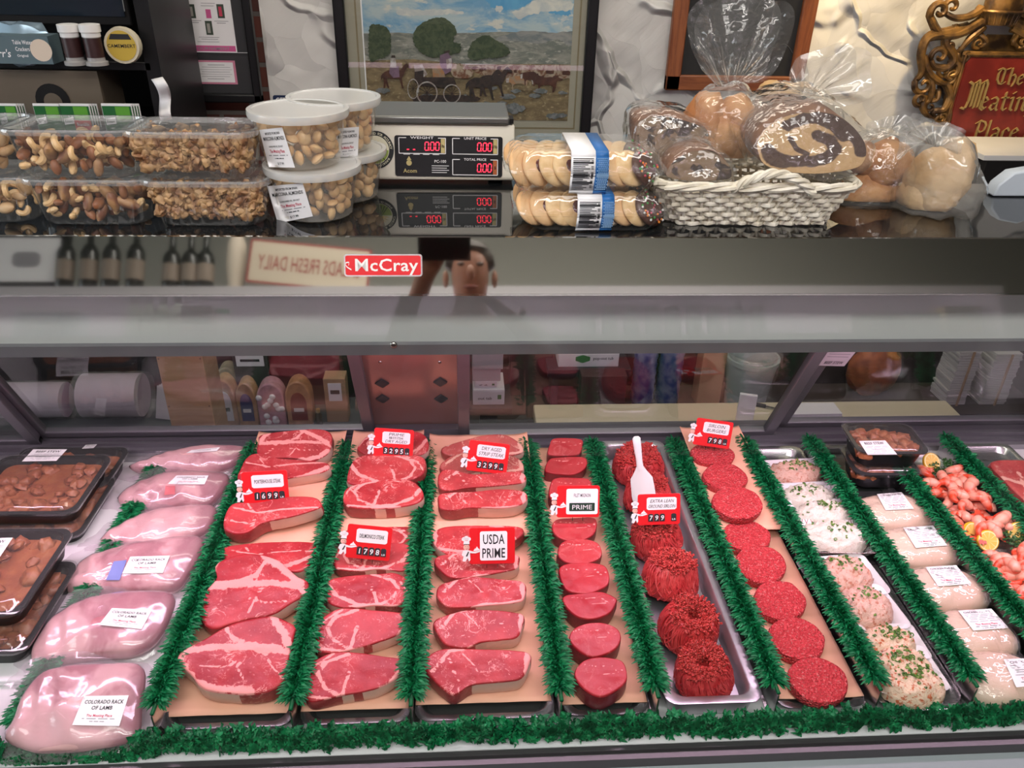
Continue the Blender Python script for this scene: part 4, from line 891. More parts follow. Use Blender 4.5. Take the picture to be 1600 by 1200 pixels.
def lemon_mat():
    g = G('lemon_flesh'); s = g.n('SeparateXYZ', Vector=g.co()); a = g.math('ARCTAN2', s.outputs[1], s.outputs[0]); w_ = g.math('ABSOLUTE', g.math('SINE', g.math('MULTIPLY', a, 4.5)))
    r = g.n('VectorMath', {'operation': 'LENGTH'}, i0=g.co()).outputs['Value']; rim = g.math('GREATER_THAN', r, .0185)
    c = g.mix(g.math('MAXIMUM', rim, g.math('LESS_THAN', w_, .13)), (.78, .50, .10), (.86, .76, .42)); return g.fin(g.pbsdf(Base_Color=c, Roughness=.35).outputs[0])
M_LEM = lemon_mat(); M_RIND = pm('lemon_rind', (.72, .44, .02), .4)
for (x, y, tx, tz, lb) in ((1517, 832, 1.0, .3, 'lemon slice leftmost, half behind the front lemon slice'), (1543, 845, .9, -.1, 'lemon slice standing upright nearest the front among the shrimp'), (1592, 832, .9, -.3, 'lemon slice at the right edge of the picture beside parsley'), (1455, 722, .8, .2, 'lemon slice at the back of the platter behind the shrimp')):
    c = az(x, y, .545); t = thing('lemon_slice', lb, 'lemon', (0, 0, 0), 'lemon slices among the shrimp')
    b = MB(); b.lathe([(.0005, .0035), (.0205, .0035), (.0205, -.0035), (.0005, -.0035)], n=28); build('flesh', b, M_LEM, t)
    b = MB(); b.lathe([(.0203, .0034), (.0222, .003), (.0228, 0), (.0222, -.003), (.0203, -.0034)], n=28, c0=False, c1=False); build('rind', b, M_RIND, t)
    t.location = c; t.rotation_euler = (tx, 0, tz)
def parsley(c, n, seed, lb):
    random.seed(seed); b = MB()
    for k in range(n):
        p = V((U(-1, 1)*.022, U(-1, 1)*.022, U(.0, .022))); R = rot3(U(-1, 1), U(-1, 1), U(0, 6)); r = U(.003, .006)
        m = 9; vs = [p]+[p+R @ V((r*(1 if q % 2 else .55)*math.cos(2*PI*q/m), r*(1 if q % 2 else .55)*math.sin(2*PI*q/m), .0015*math.sin(q*2.1))) for q in range(m)]
        b.add([V(c)+v for v in vs], [(0, 1+q, 1+(q+1) % m) for q in range(m)])
    build('parsley_sprig', b, pm('fresh_parsley', (.015, .075, .012), .5, 0, (.03, .13, .02), 90), label=lb, cat='parsley', ang=180)
for (x, y, s, lb) in ((1492, 735, 1, 'dark parsley sprig at the back of the shrimp platter'), (1470, 742, 2, 'dark parsley sprig under the rear shrimp'), (1587, 850, 3, 'dark parsley sprig beside the right lemon slice')): parsley(az(x, y, .53), 90, s, lb)
slab('red_meat_cut', [(1548,722),(1600,718),(1680,722),(1720,760),(1700,800),(1640,810),(1595,775),(1570,750)], .512, .03, .1, 'porter2', [M_AGED, M_SIDE], 'dark red meat cut at the right edge past the last divider', 'meat')
pan('meat_tray', 1.215, 1.40, 'steel tray under the red meat at the far right', 'tray', .9, 1.64, M_STEELB)
# ------------------------------------------------------------------ red price cards on pins
M_SKIN = pm('printed_skin', (.78, .45, .36), .5); M_PINKW = pm('printed_white', (.80, .78, .78), .5)
def circ(cx, cy, r, n=12): return [(cx+r*math.cos(2*PI*k/n), cy+r*math.sin(2*PI*k/n)) for k in range(n)]
def chef(b, fn, cx, cy, s):
    P = lambda poly, mi, h0=.0016, h1=.0022: b.prism([(cx+x*s, cy+y*s) for x, y in poly], fn, h0, h1, mi)
    P([(-.20, .50), (-.22, .34), (.04, .34), (.04, .50)], 0)
    for x, y, r in ((-.20, .58, .09), (-.09, .62, .10), (.02, .58, .085)): P(circ(x, y, r), 0)
    P(circ(-.09, .22, .135), 1); P(circ(.0, .19, .05), 1); P([(-.20, .36), (-.215, .33), (.04, .33), (.035, .36)], 3, .0022, .0024)
    P([(-.14, .25), (-.12, .27), (-.10, .25)], 3, .0022, .0025); P([(-.05, .25), (-.03, .27), (-.01, .25)], 3, .0022, .0025); P([(-.13, .15), (-.08, .12), (-.02, .15), (-.08, .145)], 2, .0022, .0025)
    P([(-.24, .06), (-.10, .10), (.06, .06), (.20, .02), (.20, -.06), (.06, -.04), (.08, -.34), (.02, -.42), (-.04, -.26), (-.14, -.42), (-.26, -.40), (-.22, -.2), (-.30, -.12)], 0)
    P([(-.02, .03), (.02, .0), (-.06, -.20), (-.12, -.18)], 3, .0022, .0024)
    P([(.14, .0), (.52, .06), (.54, .02), (.30, -.06), (.16, -.05)], 0); P([(.20, .04), (.26, .14), (.32, .17), (.36, .25), (.40, .17), (.46, .12), (.49, .07)], 0)
def card(q, zb, lb, draw, digits=None, unit='LB', nrm=(0, -.93, .37), dz=0, pins=(-.12, .12)):
    bl, br = V((*q[3], 0)), V((*q[2], 0)); m = (bl+br)/2; P = az(m.x, m.y, zb); n = V(nrm).normalized()
    fn, W, H = panel([apl(*c, P, n) for c in q], n)
    t = thing('price_card', lb, 'price card', fn(0, -H/2, 0), 'red price cards standing in the meat')
    b = MB(); b.prism(rrect(W, H, H*.07, 4), fn, 0, .0016); build('card', b, M_RED, t, bevel=.0004)
    b = MB(); chef(b, fn, -W*.52, -H*.16, H*.62); build('chef_emblem', b, [M_PINKW, M_SKIN, M_REDINK, M_INK], t, label='white chef figure holding a dish')
    b = MB()
    def tagp(cx, cy, w, h, c=.10): 
        x0, x1, y0, y1 = cx-w/2, cx+w/2, cy-h/2, cy+h/2; k = h*c
        b.prism([(x*W, y*H) for x, y in ((x0+k, y0), (x1-k, y0), (x1, y0+k), (x1, y1-k), (x1-k, y1), (x0+k, y1), (x0, y1-k), (x0, y0+k))], fn, .0016, .0020, 0)
    L = lambda s, cx, cy, h, w, ink=1, bold=1, slant=0: lettering(b, s, fn, cx*W, cy*H, h*H, width=w*W, mi=ink, bold=bold, slant=slant, lift=.0023)
    draw(tagp, L, b, fn, W, H); build('name_tag', b, [M_PINKW, M_INK, pm('prime_green', (.01, .035, .02), .5), M_PAPER], t)
    if digits:
        for i, ch in enumerate(digits+'#'):
            if ch == ' ': continue
            b = MB(); cx = (-.19+.135*i)*W; cy = -.26*H; w_, h_ = .118*W, .24*H
            b.prism([(cx-w_/2, cy-h_/2), (cx+w_/2, cy-h_/2), (cx+w_/2, cy+h_*.38), (cx+w_*.25, cy+h_/2), (cx-w_*.25, cy+h_/2), (cx-w_/2, cy+h_*.38)], fn, .0016, .0026, 0)
            if ch == '#': lettering(b, unit, fn, cx, cy-h_*.25, h_*.22, width=w_*.7, mi=1, lift=.0029)
            else: lettering(b, ch, fn, cx, cy, h_*.66, wmax=w_*.8, mi=1, bold=1, slant=.08, lift=.0029)
            build('price_digit', b, [M_INK, M_PINKW], t)
    for x in pins:
        b = MB(); b.tube([fn(x*W, -H*.44, -.001), fn(x*W, -H*.62, -.001)], .0007, 6); build('pin', b, M_STEEL, t)
def d_text(*lines, cy=.19, h=.40, w=.70, cx=.06):
    def f(tagp, L, b, fn, W, H):
        tagp(cx, cy, w, h)
        for s, y, hh, ww, sl in lines: L(s, cx, cy+y, hh, ww, 1, 1 if not sl else 0, sl)
    return f
card([(379,738),(450,734),(451,784),(379,788)], .575, 'red price card reading PORTERHOUSE STEAK 1699', d_text(('PORTERHOUSE STEAK', .0, .12, .58, 0)), '1699')
card([(585,668),(647,672),(645,717),(583,713)], .605, 'red price card reading PRIME RIB EYE STEAK DRY AGED 3295', d_text(('PRIME', .12, .10, .40, .2), ('RIB EYE STEAK', .0, .08, .36, 0), ('DRY AGED', -.12, .10, .56, .2)), '3295')
card([(543,818),(613,824),(609,877),(540,870)], .568, 'red price card reading DELMONICO STEAK 1798', d_text(('DELMONICO STEAK', .0, .12, .56, 0)), '1798')
card([(732,687),(797,694),(791,742),(730,734)], .600, 'red price card reading DRY AGED STRIP STEAK 3299', d_text(('DRY AGED', .09, .12, .50, .1), ('STRIP STEAK', -.08, .12, .62, .25)), '3299')
def d_usda(tagp, L, b, fn, W, H):
    b.prism(rrect(W*.60, H*.80, H*.05, 3), lambda u, v, h: fn(u+.03*W, v, h), .0016, .0022, 3); L('USDA', .03, .19, .27, .48); L('PRIME', .03, -.19, .27, .52)
card([(733,825),(804,823),(805,880),(734,881)], .570, 'red card with a white panel reading USDA PRIME', d_usda)
def d_filet(tagp, L, b, fn, W, H):
    b.prism(rrect(W*.74, H*.80, H*.05, 3), lambda u, v, h: fn(u+.09*W, v, h), .0016, .0022, 3); L('FILET MIGNON', .09, .20, .11, .40)
    b.prism(rrect(W*.60, H*.26, H*.02, 3), lambda u, v, h: fn(u+.09*W, v-.17*H, h), .0022, .0024, 2); lettering(b, 'PRIME', fn, .09*W, -.17*H, .15*H, width=.48*W, mi=0, bold=0, lift=.0027)
card([(870,758),(936,759),(937,807),(870,809)], .585, 'red card reading FILET MIGNON over a dark green PRIME strip', d_filet)
card([(995,772),(1061,771),(1064,818),(997,821)], .600, 'red price card reading EXTRA LEAN GROUND SIRLOIN 799', d_text(('EXTRA LEAN', .09, .11, .56, .25), ('GROUND SIRLOIN', -.08, .11, .64, .25)), '799 ')
card([(1086,652),(1144,660),(1141,702),(1085,694)], .600, 'red price card reading SIRLOIN BURGERS 798', d_text(('SIRLOIN', .09, .12, .46, .25), ('BURGERS', -.08, .12, .52, .25)), ' 798')
# ------------------------------------------------------------------ things on the counter top
ZT = 1.2670
def on_top(x, y): return az(x, y, ZT)
def nut_meshes():
    d = {}
    b = MB(); pts = [V((.0085*math.cos(a), .0085*math.sin(a), 0)) for a in [-.3+3.3*i/9 for i in range(10)]]
    b.tube(pts, [.0018, .0038, .0048, .0050, .0047, .0044, .0043, .0045, .0040, .0018], 8); d['cashew'] = (b, M_CASHEW)
    b = MB(); b.ell((0, 0, 0), (.0115, .0068, .0050), 10, 6, fn=lambda q: 1-.22*max(0, q.x)**2); d['almond'] = (b, M_ALMOND)
    b = MB(); b.ell((0, 0, 0), (.0150, .0075, .0068), 9, 6, fn=lambda q: 1+.10*abs(math.sin(q.y*3))); d['brazil_nut'] = (b, M_BRAZIL)
    b = MB(); b.ell((0, 0, 0), (.0105, .0088, .0052), 10, 6, fn=lambda q: 1-.14*max(0, q.x)); d['marcona_almond'] = (b, M_MARC)
    b = MB(); b.ell((0, 0, 0), (.0125, .0080, .0065), 10, 6, fn=lambda q: 1-.1*q.x); d['pistachio'] = (b, pm('pistachio_shell', (.60, .40, .22), .5, 0, (.48, .28, .13), 40))
    return d
NUTS = nut_meshes(); NPROTO = {}
def nut(kind, loc, label, group):
    if kind not in NPROTO:
        o = build(kind, NUTS[kind][0], NUTS[kind][1], label=label, cat='nut', group=group, org=(0, 0, 0)); NPROTO[kind] = o
    else: o = copy_tree(NPROTO[kind], label=label); o['group'] = group
    o.location = loc; o.rotation_euler = (U(0, 6), U(0, 6), U(0, 6)); s = U(.9, 1.15); o.scale = (s, s, s); return o
def tub(c, w, d, h, label, group):
    """rectangular clear deli tub with flutes and a snap lid"""
    t = thing('nut_tub', label, 'tub', c, group); C_ = V(c)
    def rg(ww, dd, z, rp=0.0):
        n = 10; out = []
        for i, (px, py) in enumerate(rrect(ww, dd, .028, n)): k = 1+rp*(1 if i % 2 else -1); out.append(C_+V((px*k, py*k, z)))
        return out
    def flute(ww, dd, z, amp=.0010):
        base = smooth_closed([(a, b_, 0) for a, b_ in rrect(ww, dd, .028, 3)], 110); out = []
        for i, p in enumerate(base): k = 1+(amp/.06)*math.sin(i*PI*.5)*(1 if True else 0); out.append(C_+V((p.x*k, p.y*k, z)))
        return out
    b = MB(); b.loft([flute(w*.78, d*.78, .001, 0), flute(w*.82, d*.82, .005), flute(w*.91, d*.88, h*.80), flute(w*.93, d*.92, h*.82, 0), flute(w*.95, d*.94, h*.93, 0)], 0, True, False); build('clear_body', b, M_CLEAR, t, ang=30)
    b = MB(); b.loft([rg(w*.965, d*.955, h*.88), rg(w*.99, d*.985, h*.885), rg(w, d, h*.94), rg(w*.99, d*.985, h), rg(w*.93, d*.91, h), rg(w*.915, d*.90, h-.004)], 0, False, True); build('clear_lid', b, M_LID, t, ang=40)
    return t
def fill_nuts(c, w, d, h, kinds, label, group, step=.0185, rows=3, seed=1, cut=None):
    random.seed(seed); z = .0165
    while z < h*.84:
        f = .79+.12*z/h; W_, D_ = w*f/2-.009, d*f/2-.008
        for r in range(rows):
            y = -D_+r*step*.95
            if y > D_: break
            x = -W_+U(0, .006)
            while x < W_:
                if abs(x) > W_-.016 and y < -D_+.010: yy = y+.010
                else: yy = y
                if cut is None or c[0]+x > cut: nut(random.choice(kinds), V(c)+V((x+U(-.003, .003), yy+U(-.003, .003), z+U(-.003, .003))), label, group)
                x += step*1.02
        z += step*.80
def fill_walnuts(c, w, d, h, label, seed):
    random.seed(seed); b = MB()
    for k in range(620):
        z = U(.0145, h*.86); f = .79+.12*z/h; W_, D_ = w*f/2-.005, d*f/2-.005
        if U(0, 1) < .75: p = V((U(-W_, W_), -D_+abs(random.gauss(0, .010)), z))
        else: p = V((U(-W_, W_), U(-D_, D_), z))
        s = U(.0045, .0085); sd = V((U(0, 99), U(0, 99), U(0, 99))); b.ell(V(c)+p, (s*U(1, 1.5), s, s*.75), 9, 6, 0, rot3(U(0, 6), U(0, 6), U(0, 6)), lambda q: 1+.55*NZ.noise(q*2.6+sd))
    build('walnut_pieces', b, M_WALNUT, label=label, cat='walnuts', kind='stuff', ang=50)
TH = .0655; TW, TD = .180, .100
T_MIX = on_top(142, 356); T_WAL = on_top(325, 358); T_PIS = on_top(-38, 352)
for (c0, nm, up, nd) in ((T_PIS, 'of nuts cut off by the left frame edge', 0, 0), (T_MIX, 'of mixed cashews and almonds', 0, 0), (T_WAL, 'of walnut pieces', 0, 0)):
    for lv in (0, 1):
        c = V((c0.x-(.010 if lv else 0)*(1 if nm[-3] != 'g' else .8), c0.y+.052, ZT+lv*(TH+.0005)))
        pl = 'upper' if lv else 'lower'; gg = 'clear nut tubs stacked on the counter'
        tub(c, TW, TD, TH, '%s clear plastic tub %s' % (pl, nm), gg)
        if 'mixed' in nm: fill_nuts(c, TW, TD, TH, ['cashew', 'cashew', 'almond', 'brazil_nut', 'almond'] if lv else ['almond', 'cashew', 'almond', 'brazil_nut'], 'nut among the mixed cashews and almonds in the %s clear tub' % pl, 'mixed nuts in the %s tub' % pl, seed=3+lv)
        elif 'walnut' in nm: fill_walnuts(c, TW, TD, TH, 'tan walnut pieces filling the %s walnut tub' % pl, 9+lv)
        else: fill_nuts(c, TW, TD, TH, ['pistachio'] if lv else ['cashew', 'pistachio'], 'nut in the %s clear tub cut by the left frame edge' % pl, 'nuts in the %s cut off tub' % pl, seed=5+lv, rows=2, cut=c.x+.02)
c = V((T_WAL.x+.125, T_WAL.y+.175, ZT)); tub(c, .15, .11, .060, 'clear walnut tub mostly hidden behind the front walnut tubs', 'clear nut tubs stacked on the counter'); fill_walnuts(c, .15, .11, .060, 'walnut pieces in the half hidden tub behind', 31)
# round almond cups with milky lids
def cup(c, lb, lab, seed, full=True):
    t = thing('almond_cup', lb, 'tub', c, 'milky round almond cups in two stacks'); R, H = .066, .075
    b = MB(); b.lathe([(R*.74, .001), (R*.80, .004), (R*.965, H*.86), (R*.985, H*.90)], c, 40, c0=True, c1=False); bo = build('milky_body', b, M_MILKY, t)
    b = MB(); b.lathe([(R*.99, H*.86), (R*1.05, H*.865), (R*1.07, H*.92), (R*1.06, H), (R*.97, H*1.005), (R*.95, H*.985), (R*.2, H*.985)], c, 40, c0=False, c1=True); build('milky_lid', b, M_MILKLID, t)
    if lab:
        sticker('paper_label', lab, bvh_of([bo]), [('IMPORTED FROM SPAIN', .38, .065, .62, 1), ('MARCONA ALMONDS', .25, .10, .86, 1), ('SUNFLOWER OIL, SEA SALT', .04, .045, .56, 1), ('The Meating Place', -.08, .085, .58, 2), ('$17.99', -.40, .065, .24, 1)], t, bars=[(-.19, .74, 3), (-.27, .34, 1)], res=14, off=.0008)
    random.seed(seed); wh = lb.split('cup ')[1]
    z = .0145
    while z < H*.80:
        r = R*(.78+.17*z/H)-.0105
        for ring in (r, r-.019):
            n = int(2*PI*ring/.0195)
            for k in range(n):
                a = 2*PI*(k+U(-.2, .2))/n
                if math.sin(a) > .35: continue
                nut('marcona_almond', V(c)+V((ring*math.cos(a), ring*math.sin(a), z+U(-.003, .003))), 'golden almond inside the milky cup '+wh, 'almonds in the cup '+wh)
        z += .0140
    return t
ca = on_top(487, 351); ca.y += .052; cb = on_top(523, 342); cb.y += .115
cup(V((ca.x, ca.y, ZT)), 'milky almond cup at the bottom of the front stack', [(417,291),(473,286),(489,338),(434,349)], 1)
cup(V((ca.x-.012, ca.y, ZT+.0765)), 'milky almond cup on top of the front stack', [(405,203),(441,199),(461,262),(420,261)], 2)
cup(V((cb.x, cb.y, ZT)), 'milky almond cup at the bottom of the rear stack', None, 3)
cup(V((cb.x-.004, cb.y, ZT+.0765)), 'milky almond cup on top of the rear stack', [(526,201),(561,198),(559,250),(524,255)], 4)
cc = on_top(562, 300); cup(V((cc.x-.06, 1.325, ZT)), 'milky almond cup low behind both stacks beside the scale', None, 5)

# ------------------------------------------------------------------ the price scale
YS = 1.335
q = [ay(*p, YS) for p in ((560, 192), (801, 205), (803, 284), (560, 284))]
x1 = q[2].x; x0 = x1-.335; zt_ = ay(700, 198, YS).z; zb_ = ZT+.010
sc = thing('price_scale', 'cream electronic counter scale with three red zero readouts', 'scale', ((x0+x1)/2, YS, ZT))
SN = V((0, -.985, .17)).normalized()
b = MB(); b.prism([(YS, zb_), (YS+.004, zb_-.004), (YS+.11, zb_-.004), (YS+.11, zt_-.01), (YS+.022, zt_), (YS+.016, zt_)], lambda u, v, h: V((h, u, v)), x0, x1); build('body', b, M_CREAM, sc, bevel=.003)
b = MB(); b.box(((x0+x1)/2-.004, YS+.07, zt_+.008), (x1-x0-.01, .125, .012)); build('weighing_platter', b, pm('platter_steel', (.20, .20, .19), .35, .8), sc, bevel=.003)
b = MB(); b.box(((x0+x1)/2-.004, YS+.07, zt_-.002), (x1-x0-.05, .10, .01)); b.box((x1-.008, YS+.03, zt_+.006), (.012, .03, .008)); build('platter_support', b, M_BLACKM, sc)
for sx in (x0+.03, x1-.03):
    b = MB(); b.lathe([(.012, ZT+.0003), (.012, zb_)], (sx, YS+.03, 0), 16); build('foot', b, M_BLACKM, sc)
fp = V((0, YS, zb_)); fn_n = V((0, -(zt_-zb_), .016)).normalized()
def fpx(x, y, o=.001): return apl(x, y, fp+fn_n*o, fn_n)
fn, W, H = panel([fpx(*p) for p in ((617, 211), (785, 214), (785, 277), (617, 275))], fn_n)
b = MB(); b.prism(rrect(W, H, .004), fn, 0, .001, 0)
def boxl(cx, cy, w_, h_, g=0): # outlined readout frame
    for x, y, ww, hh in ((cx, cy+h_/2, w_, .0012), (cx, cy-h_/2, w_, .0012), (cx-w_/2, cy, .0012, h_), (cx+w_/2, cy, .0012, h_)): b.prism([(x-ww/2, y-hh/2), (x+ww/2, y-hh/2), (x+ww/2, y+hh/2), (x-ww/2, y+hh/2)], fn, .001, .0014, 1)
RO = [(-.245*W, .255*H, .43*W, .38*H, 'WEIGHT', 'lb'), (.245*W, .255*H, .42*W, .38*H, 'UNIT PRICE', '/lb'), (.245*W, -.26*H, .42*W, .38*H, 'TOTAL PRICE', '$')]
for cx, cy, w_, h_, s, u_ in RO:
    boxl(cx, cy, w_, h_); b.prism([(cx-w_*.34, cy+h_*.42), (cx+w_*.34, cy+h_*.42), (cx+w_*.34, cy+h_*.6), (cx-w_*.34, cy+h_*.6)], fn, .0013, .0016, 0); lettering(b, s, fn, cx, cy+h_*.52, h_*.16, width=w_*.5, mi=1, lift=.002)
    b.prism([(cx+w_*.40, cy-h_*.46), (cx+w_*.485, cy-h_*.46), (cx+w_*.485, cy+h_*.46), (cx+w_*.40, cy+h_*.46)], fn, .001, .0013, 2 if u_ != '$' else 3); lettering(b, u_, fn, cx+w_*.445, cy, h_*.2, mi=0, lift=.002)
lettering(b, 'PC-100', fn, -.08*W, -.12*H, .07*H, mi=1, lift=.0015); lettering(b, 'Acom', fn, -.36*W, -.36*H, .10*H, mi=2, lift=.0015); b.prism([(-.37*W+x, -.17*H+y) for x, y in circ(0, 0, .07*H)], fn, .001, .0013, 2)
b.prism([(-.37*W-.004, -.10*H), (-.37*W+.004, -.10*H), (-.37*W, .0)], fn, .001, .0013, 2)
for k in range(4): b.prism([(-.16*W, (-.24-.055*k)*H), (.0-.02*(k % 2)*W, (-.24-.055*k)*H), (.0-.02*(k % 2)*W, (-.225-.055*k)*H), (-.16*W, (-.225-.055*k)*H)], fn, .001, .0013, 1)
for k in range(4): b.prism([(-.42*W+k*.09*W, .035*H), (-.36*W+k*.09*W, .035*H), (-.36*W+k*.09*W, .05*H), (-.42*W+k*.09*W, .05*H)], fn, .001, .0013, 1)
dp = build('display_panel', b, [M_BLACK, M_PINKW, pm('gold_print', (.50, .40, .16), .5), pm('rust_print', (.40, .10, .02), .5)], sc)
SEG = [((.1, 1), (.9, 1)), ((.95, .95), (.95, .53)), ((.95, .47), (.95, .05)), ((.1, 0), (.9, 0)), ((.05, .47), (.05, .05)), ((.05, .95), (.05, .53)), ((.1, .5), (.9, .5))]
for cx, cy, w_, h_, s, u_ in RO:
    b = MB(); dh = h_*.52; dw = dh*.50; dx = cx+w_*.36-dw*3.7; dy = cy-dh*.55
    for i in range(3):
        ox = dx+i*dw*1.3+(dw*.12 if i else 0)
        for sgi in (0, 1, 2, 3, 4, 5):
            (ax0, ay0), (bx0, by0) = SEG[sgi]; p = V((ox+ax0*dw+ay0*dw*.12, dy+ay0*dh, 0)); r = V((ox+bx0*dw+by0*dw*.12, dy+by0*dh, 0)); dd_ = (r-p).normalized()*.0004; nn_ = V((-dd_.y, dd_.x, 0)).normalized()*dw*.085
            p += dd_; r -= dd_; b.add([fn(v.x, v.y, .0016) for v in (p-nn_, r-nn_, r+nn_, p+nn_)], [(0, 1, 2, 3)])
    b.add([fn(dx+dw*1.14+x, dy+y, .0016) for x, y in circ(0, 0, dw*.09, 8)], [tuple(range(8))])
    if s == 'WEIGHT':
        for k in (0, 1): b.add([fn(cx-w_*.33+k*w_*.13+x, cy-h_*.27+y, .0016) for x, y in ((0, 0), (.0035, 0), (.0035, .001), (0, .001))], [(0, 1, 2, 3)])
    build('readout_digits', b, M_EMIT_RED, dp, label='glowing red zeros')
# round green and yellow seal
fn2, W2, H2 = panel([fpx(*p) for p in ((561, 205), (612, 206), (612, 263), (561, 262))], fn_n); R2 = .030
b = MB(); b.prism(circ(0, 0, R2, 36), fn2, 0, .0006, 0); b.prism(circ(0, 0, R2*.72, 32), fn2, .0006, .0009, 1)
b.prism(circ(0, 0, R2*.75, 32), fn2, .0005, .0007, 1); b.prism([(R2*.72*math.cos(a), R2*.72*math.sin(a)) for a in [PI+PI*k/16 for k in range(17)]], fn2, .0009, .0012, 2)
b.prism([(R2*.26*math.cos(a), R2*.05+R2*.26*math.sin(a)) for a in [PI*k/10 for k in range(11)]], fn2, .0009, .0014, 3)
for k in range(9): a = PI*(k+.5)/9; b.prism([(R2*.30*math.cos(a-.08), R2*(.05+.30*math.sin(a-.08))), (R2*.56*math.cos(a), R2*(.05+.5*math.sin(a))), (R2*.30*math.cos(a+.08), R2*(.05+.30*math.sin(a+.08)))], fn2, .0009, .0014, 3)
for k in range(-3, 4): b.prism([(k*R2*.05-.0004, 0), (k*R2*.05+.0004, 0), (k*R2*.17+.0007, -R2*.66+abs(k)*.0012), (k*R2*.17-.0007, -R2*.66+abs(k)*.0012)], fn2, .0012, .0015, 4)
def ring_text(b, s, fn, R_, h, a0, mi, lift, step):
    for k, ch in enumerate(s):
        if ch == ' ': continue
        a = a0-k*step; vs_, fs_, xx = text_geo(ch); kk = h/.72; tx, ty = math.sin(a), -math.cos(a); rx, ry = math.cos(a), math.sin(a)
        b.add([fn2((R_+kk*(v-.36))*rx+kk*(u-xx/2)*tx, (R_+kk*(v-.36))*ry+kk*(u-xx/2)*ty, lift) for u, v in vs_], fs_, mi)
ring_text(b, 'TYPE APPROVED FOR ACCURACY', fn2, R2*.86, R2*.13, PI*.93, 1, .0010, .112); ring_text(b, 'BUREAU OF WEIGHTS', fn2, R2*.86, R2*.11, -PI*.18, 1, .0010, .10)
build('round_seal', b, [M_INK, pm('seal_pale', (.72, .68, .52), .5), pm('seal_green', (.25, .34, .05), .5), pm('seal_yellow', (.80, .50, .03), .5), M_INK], sc)

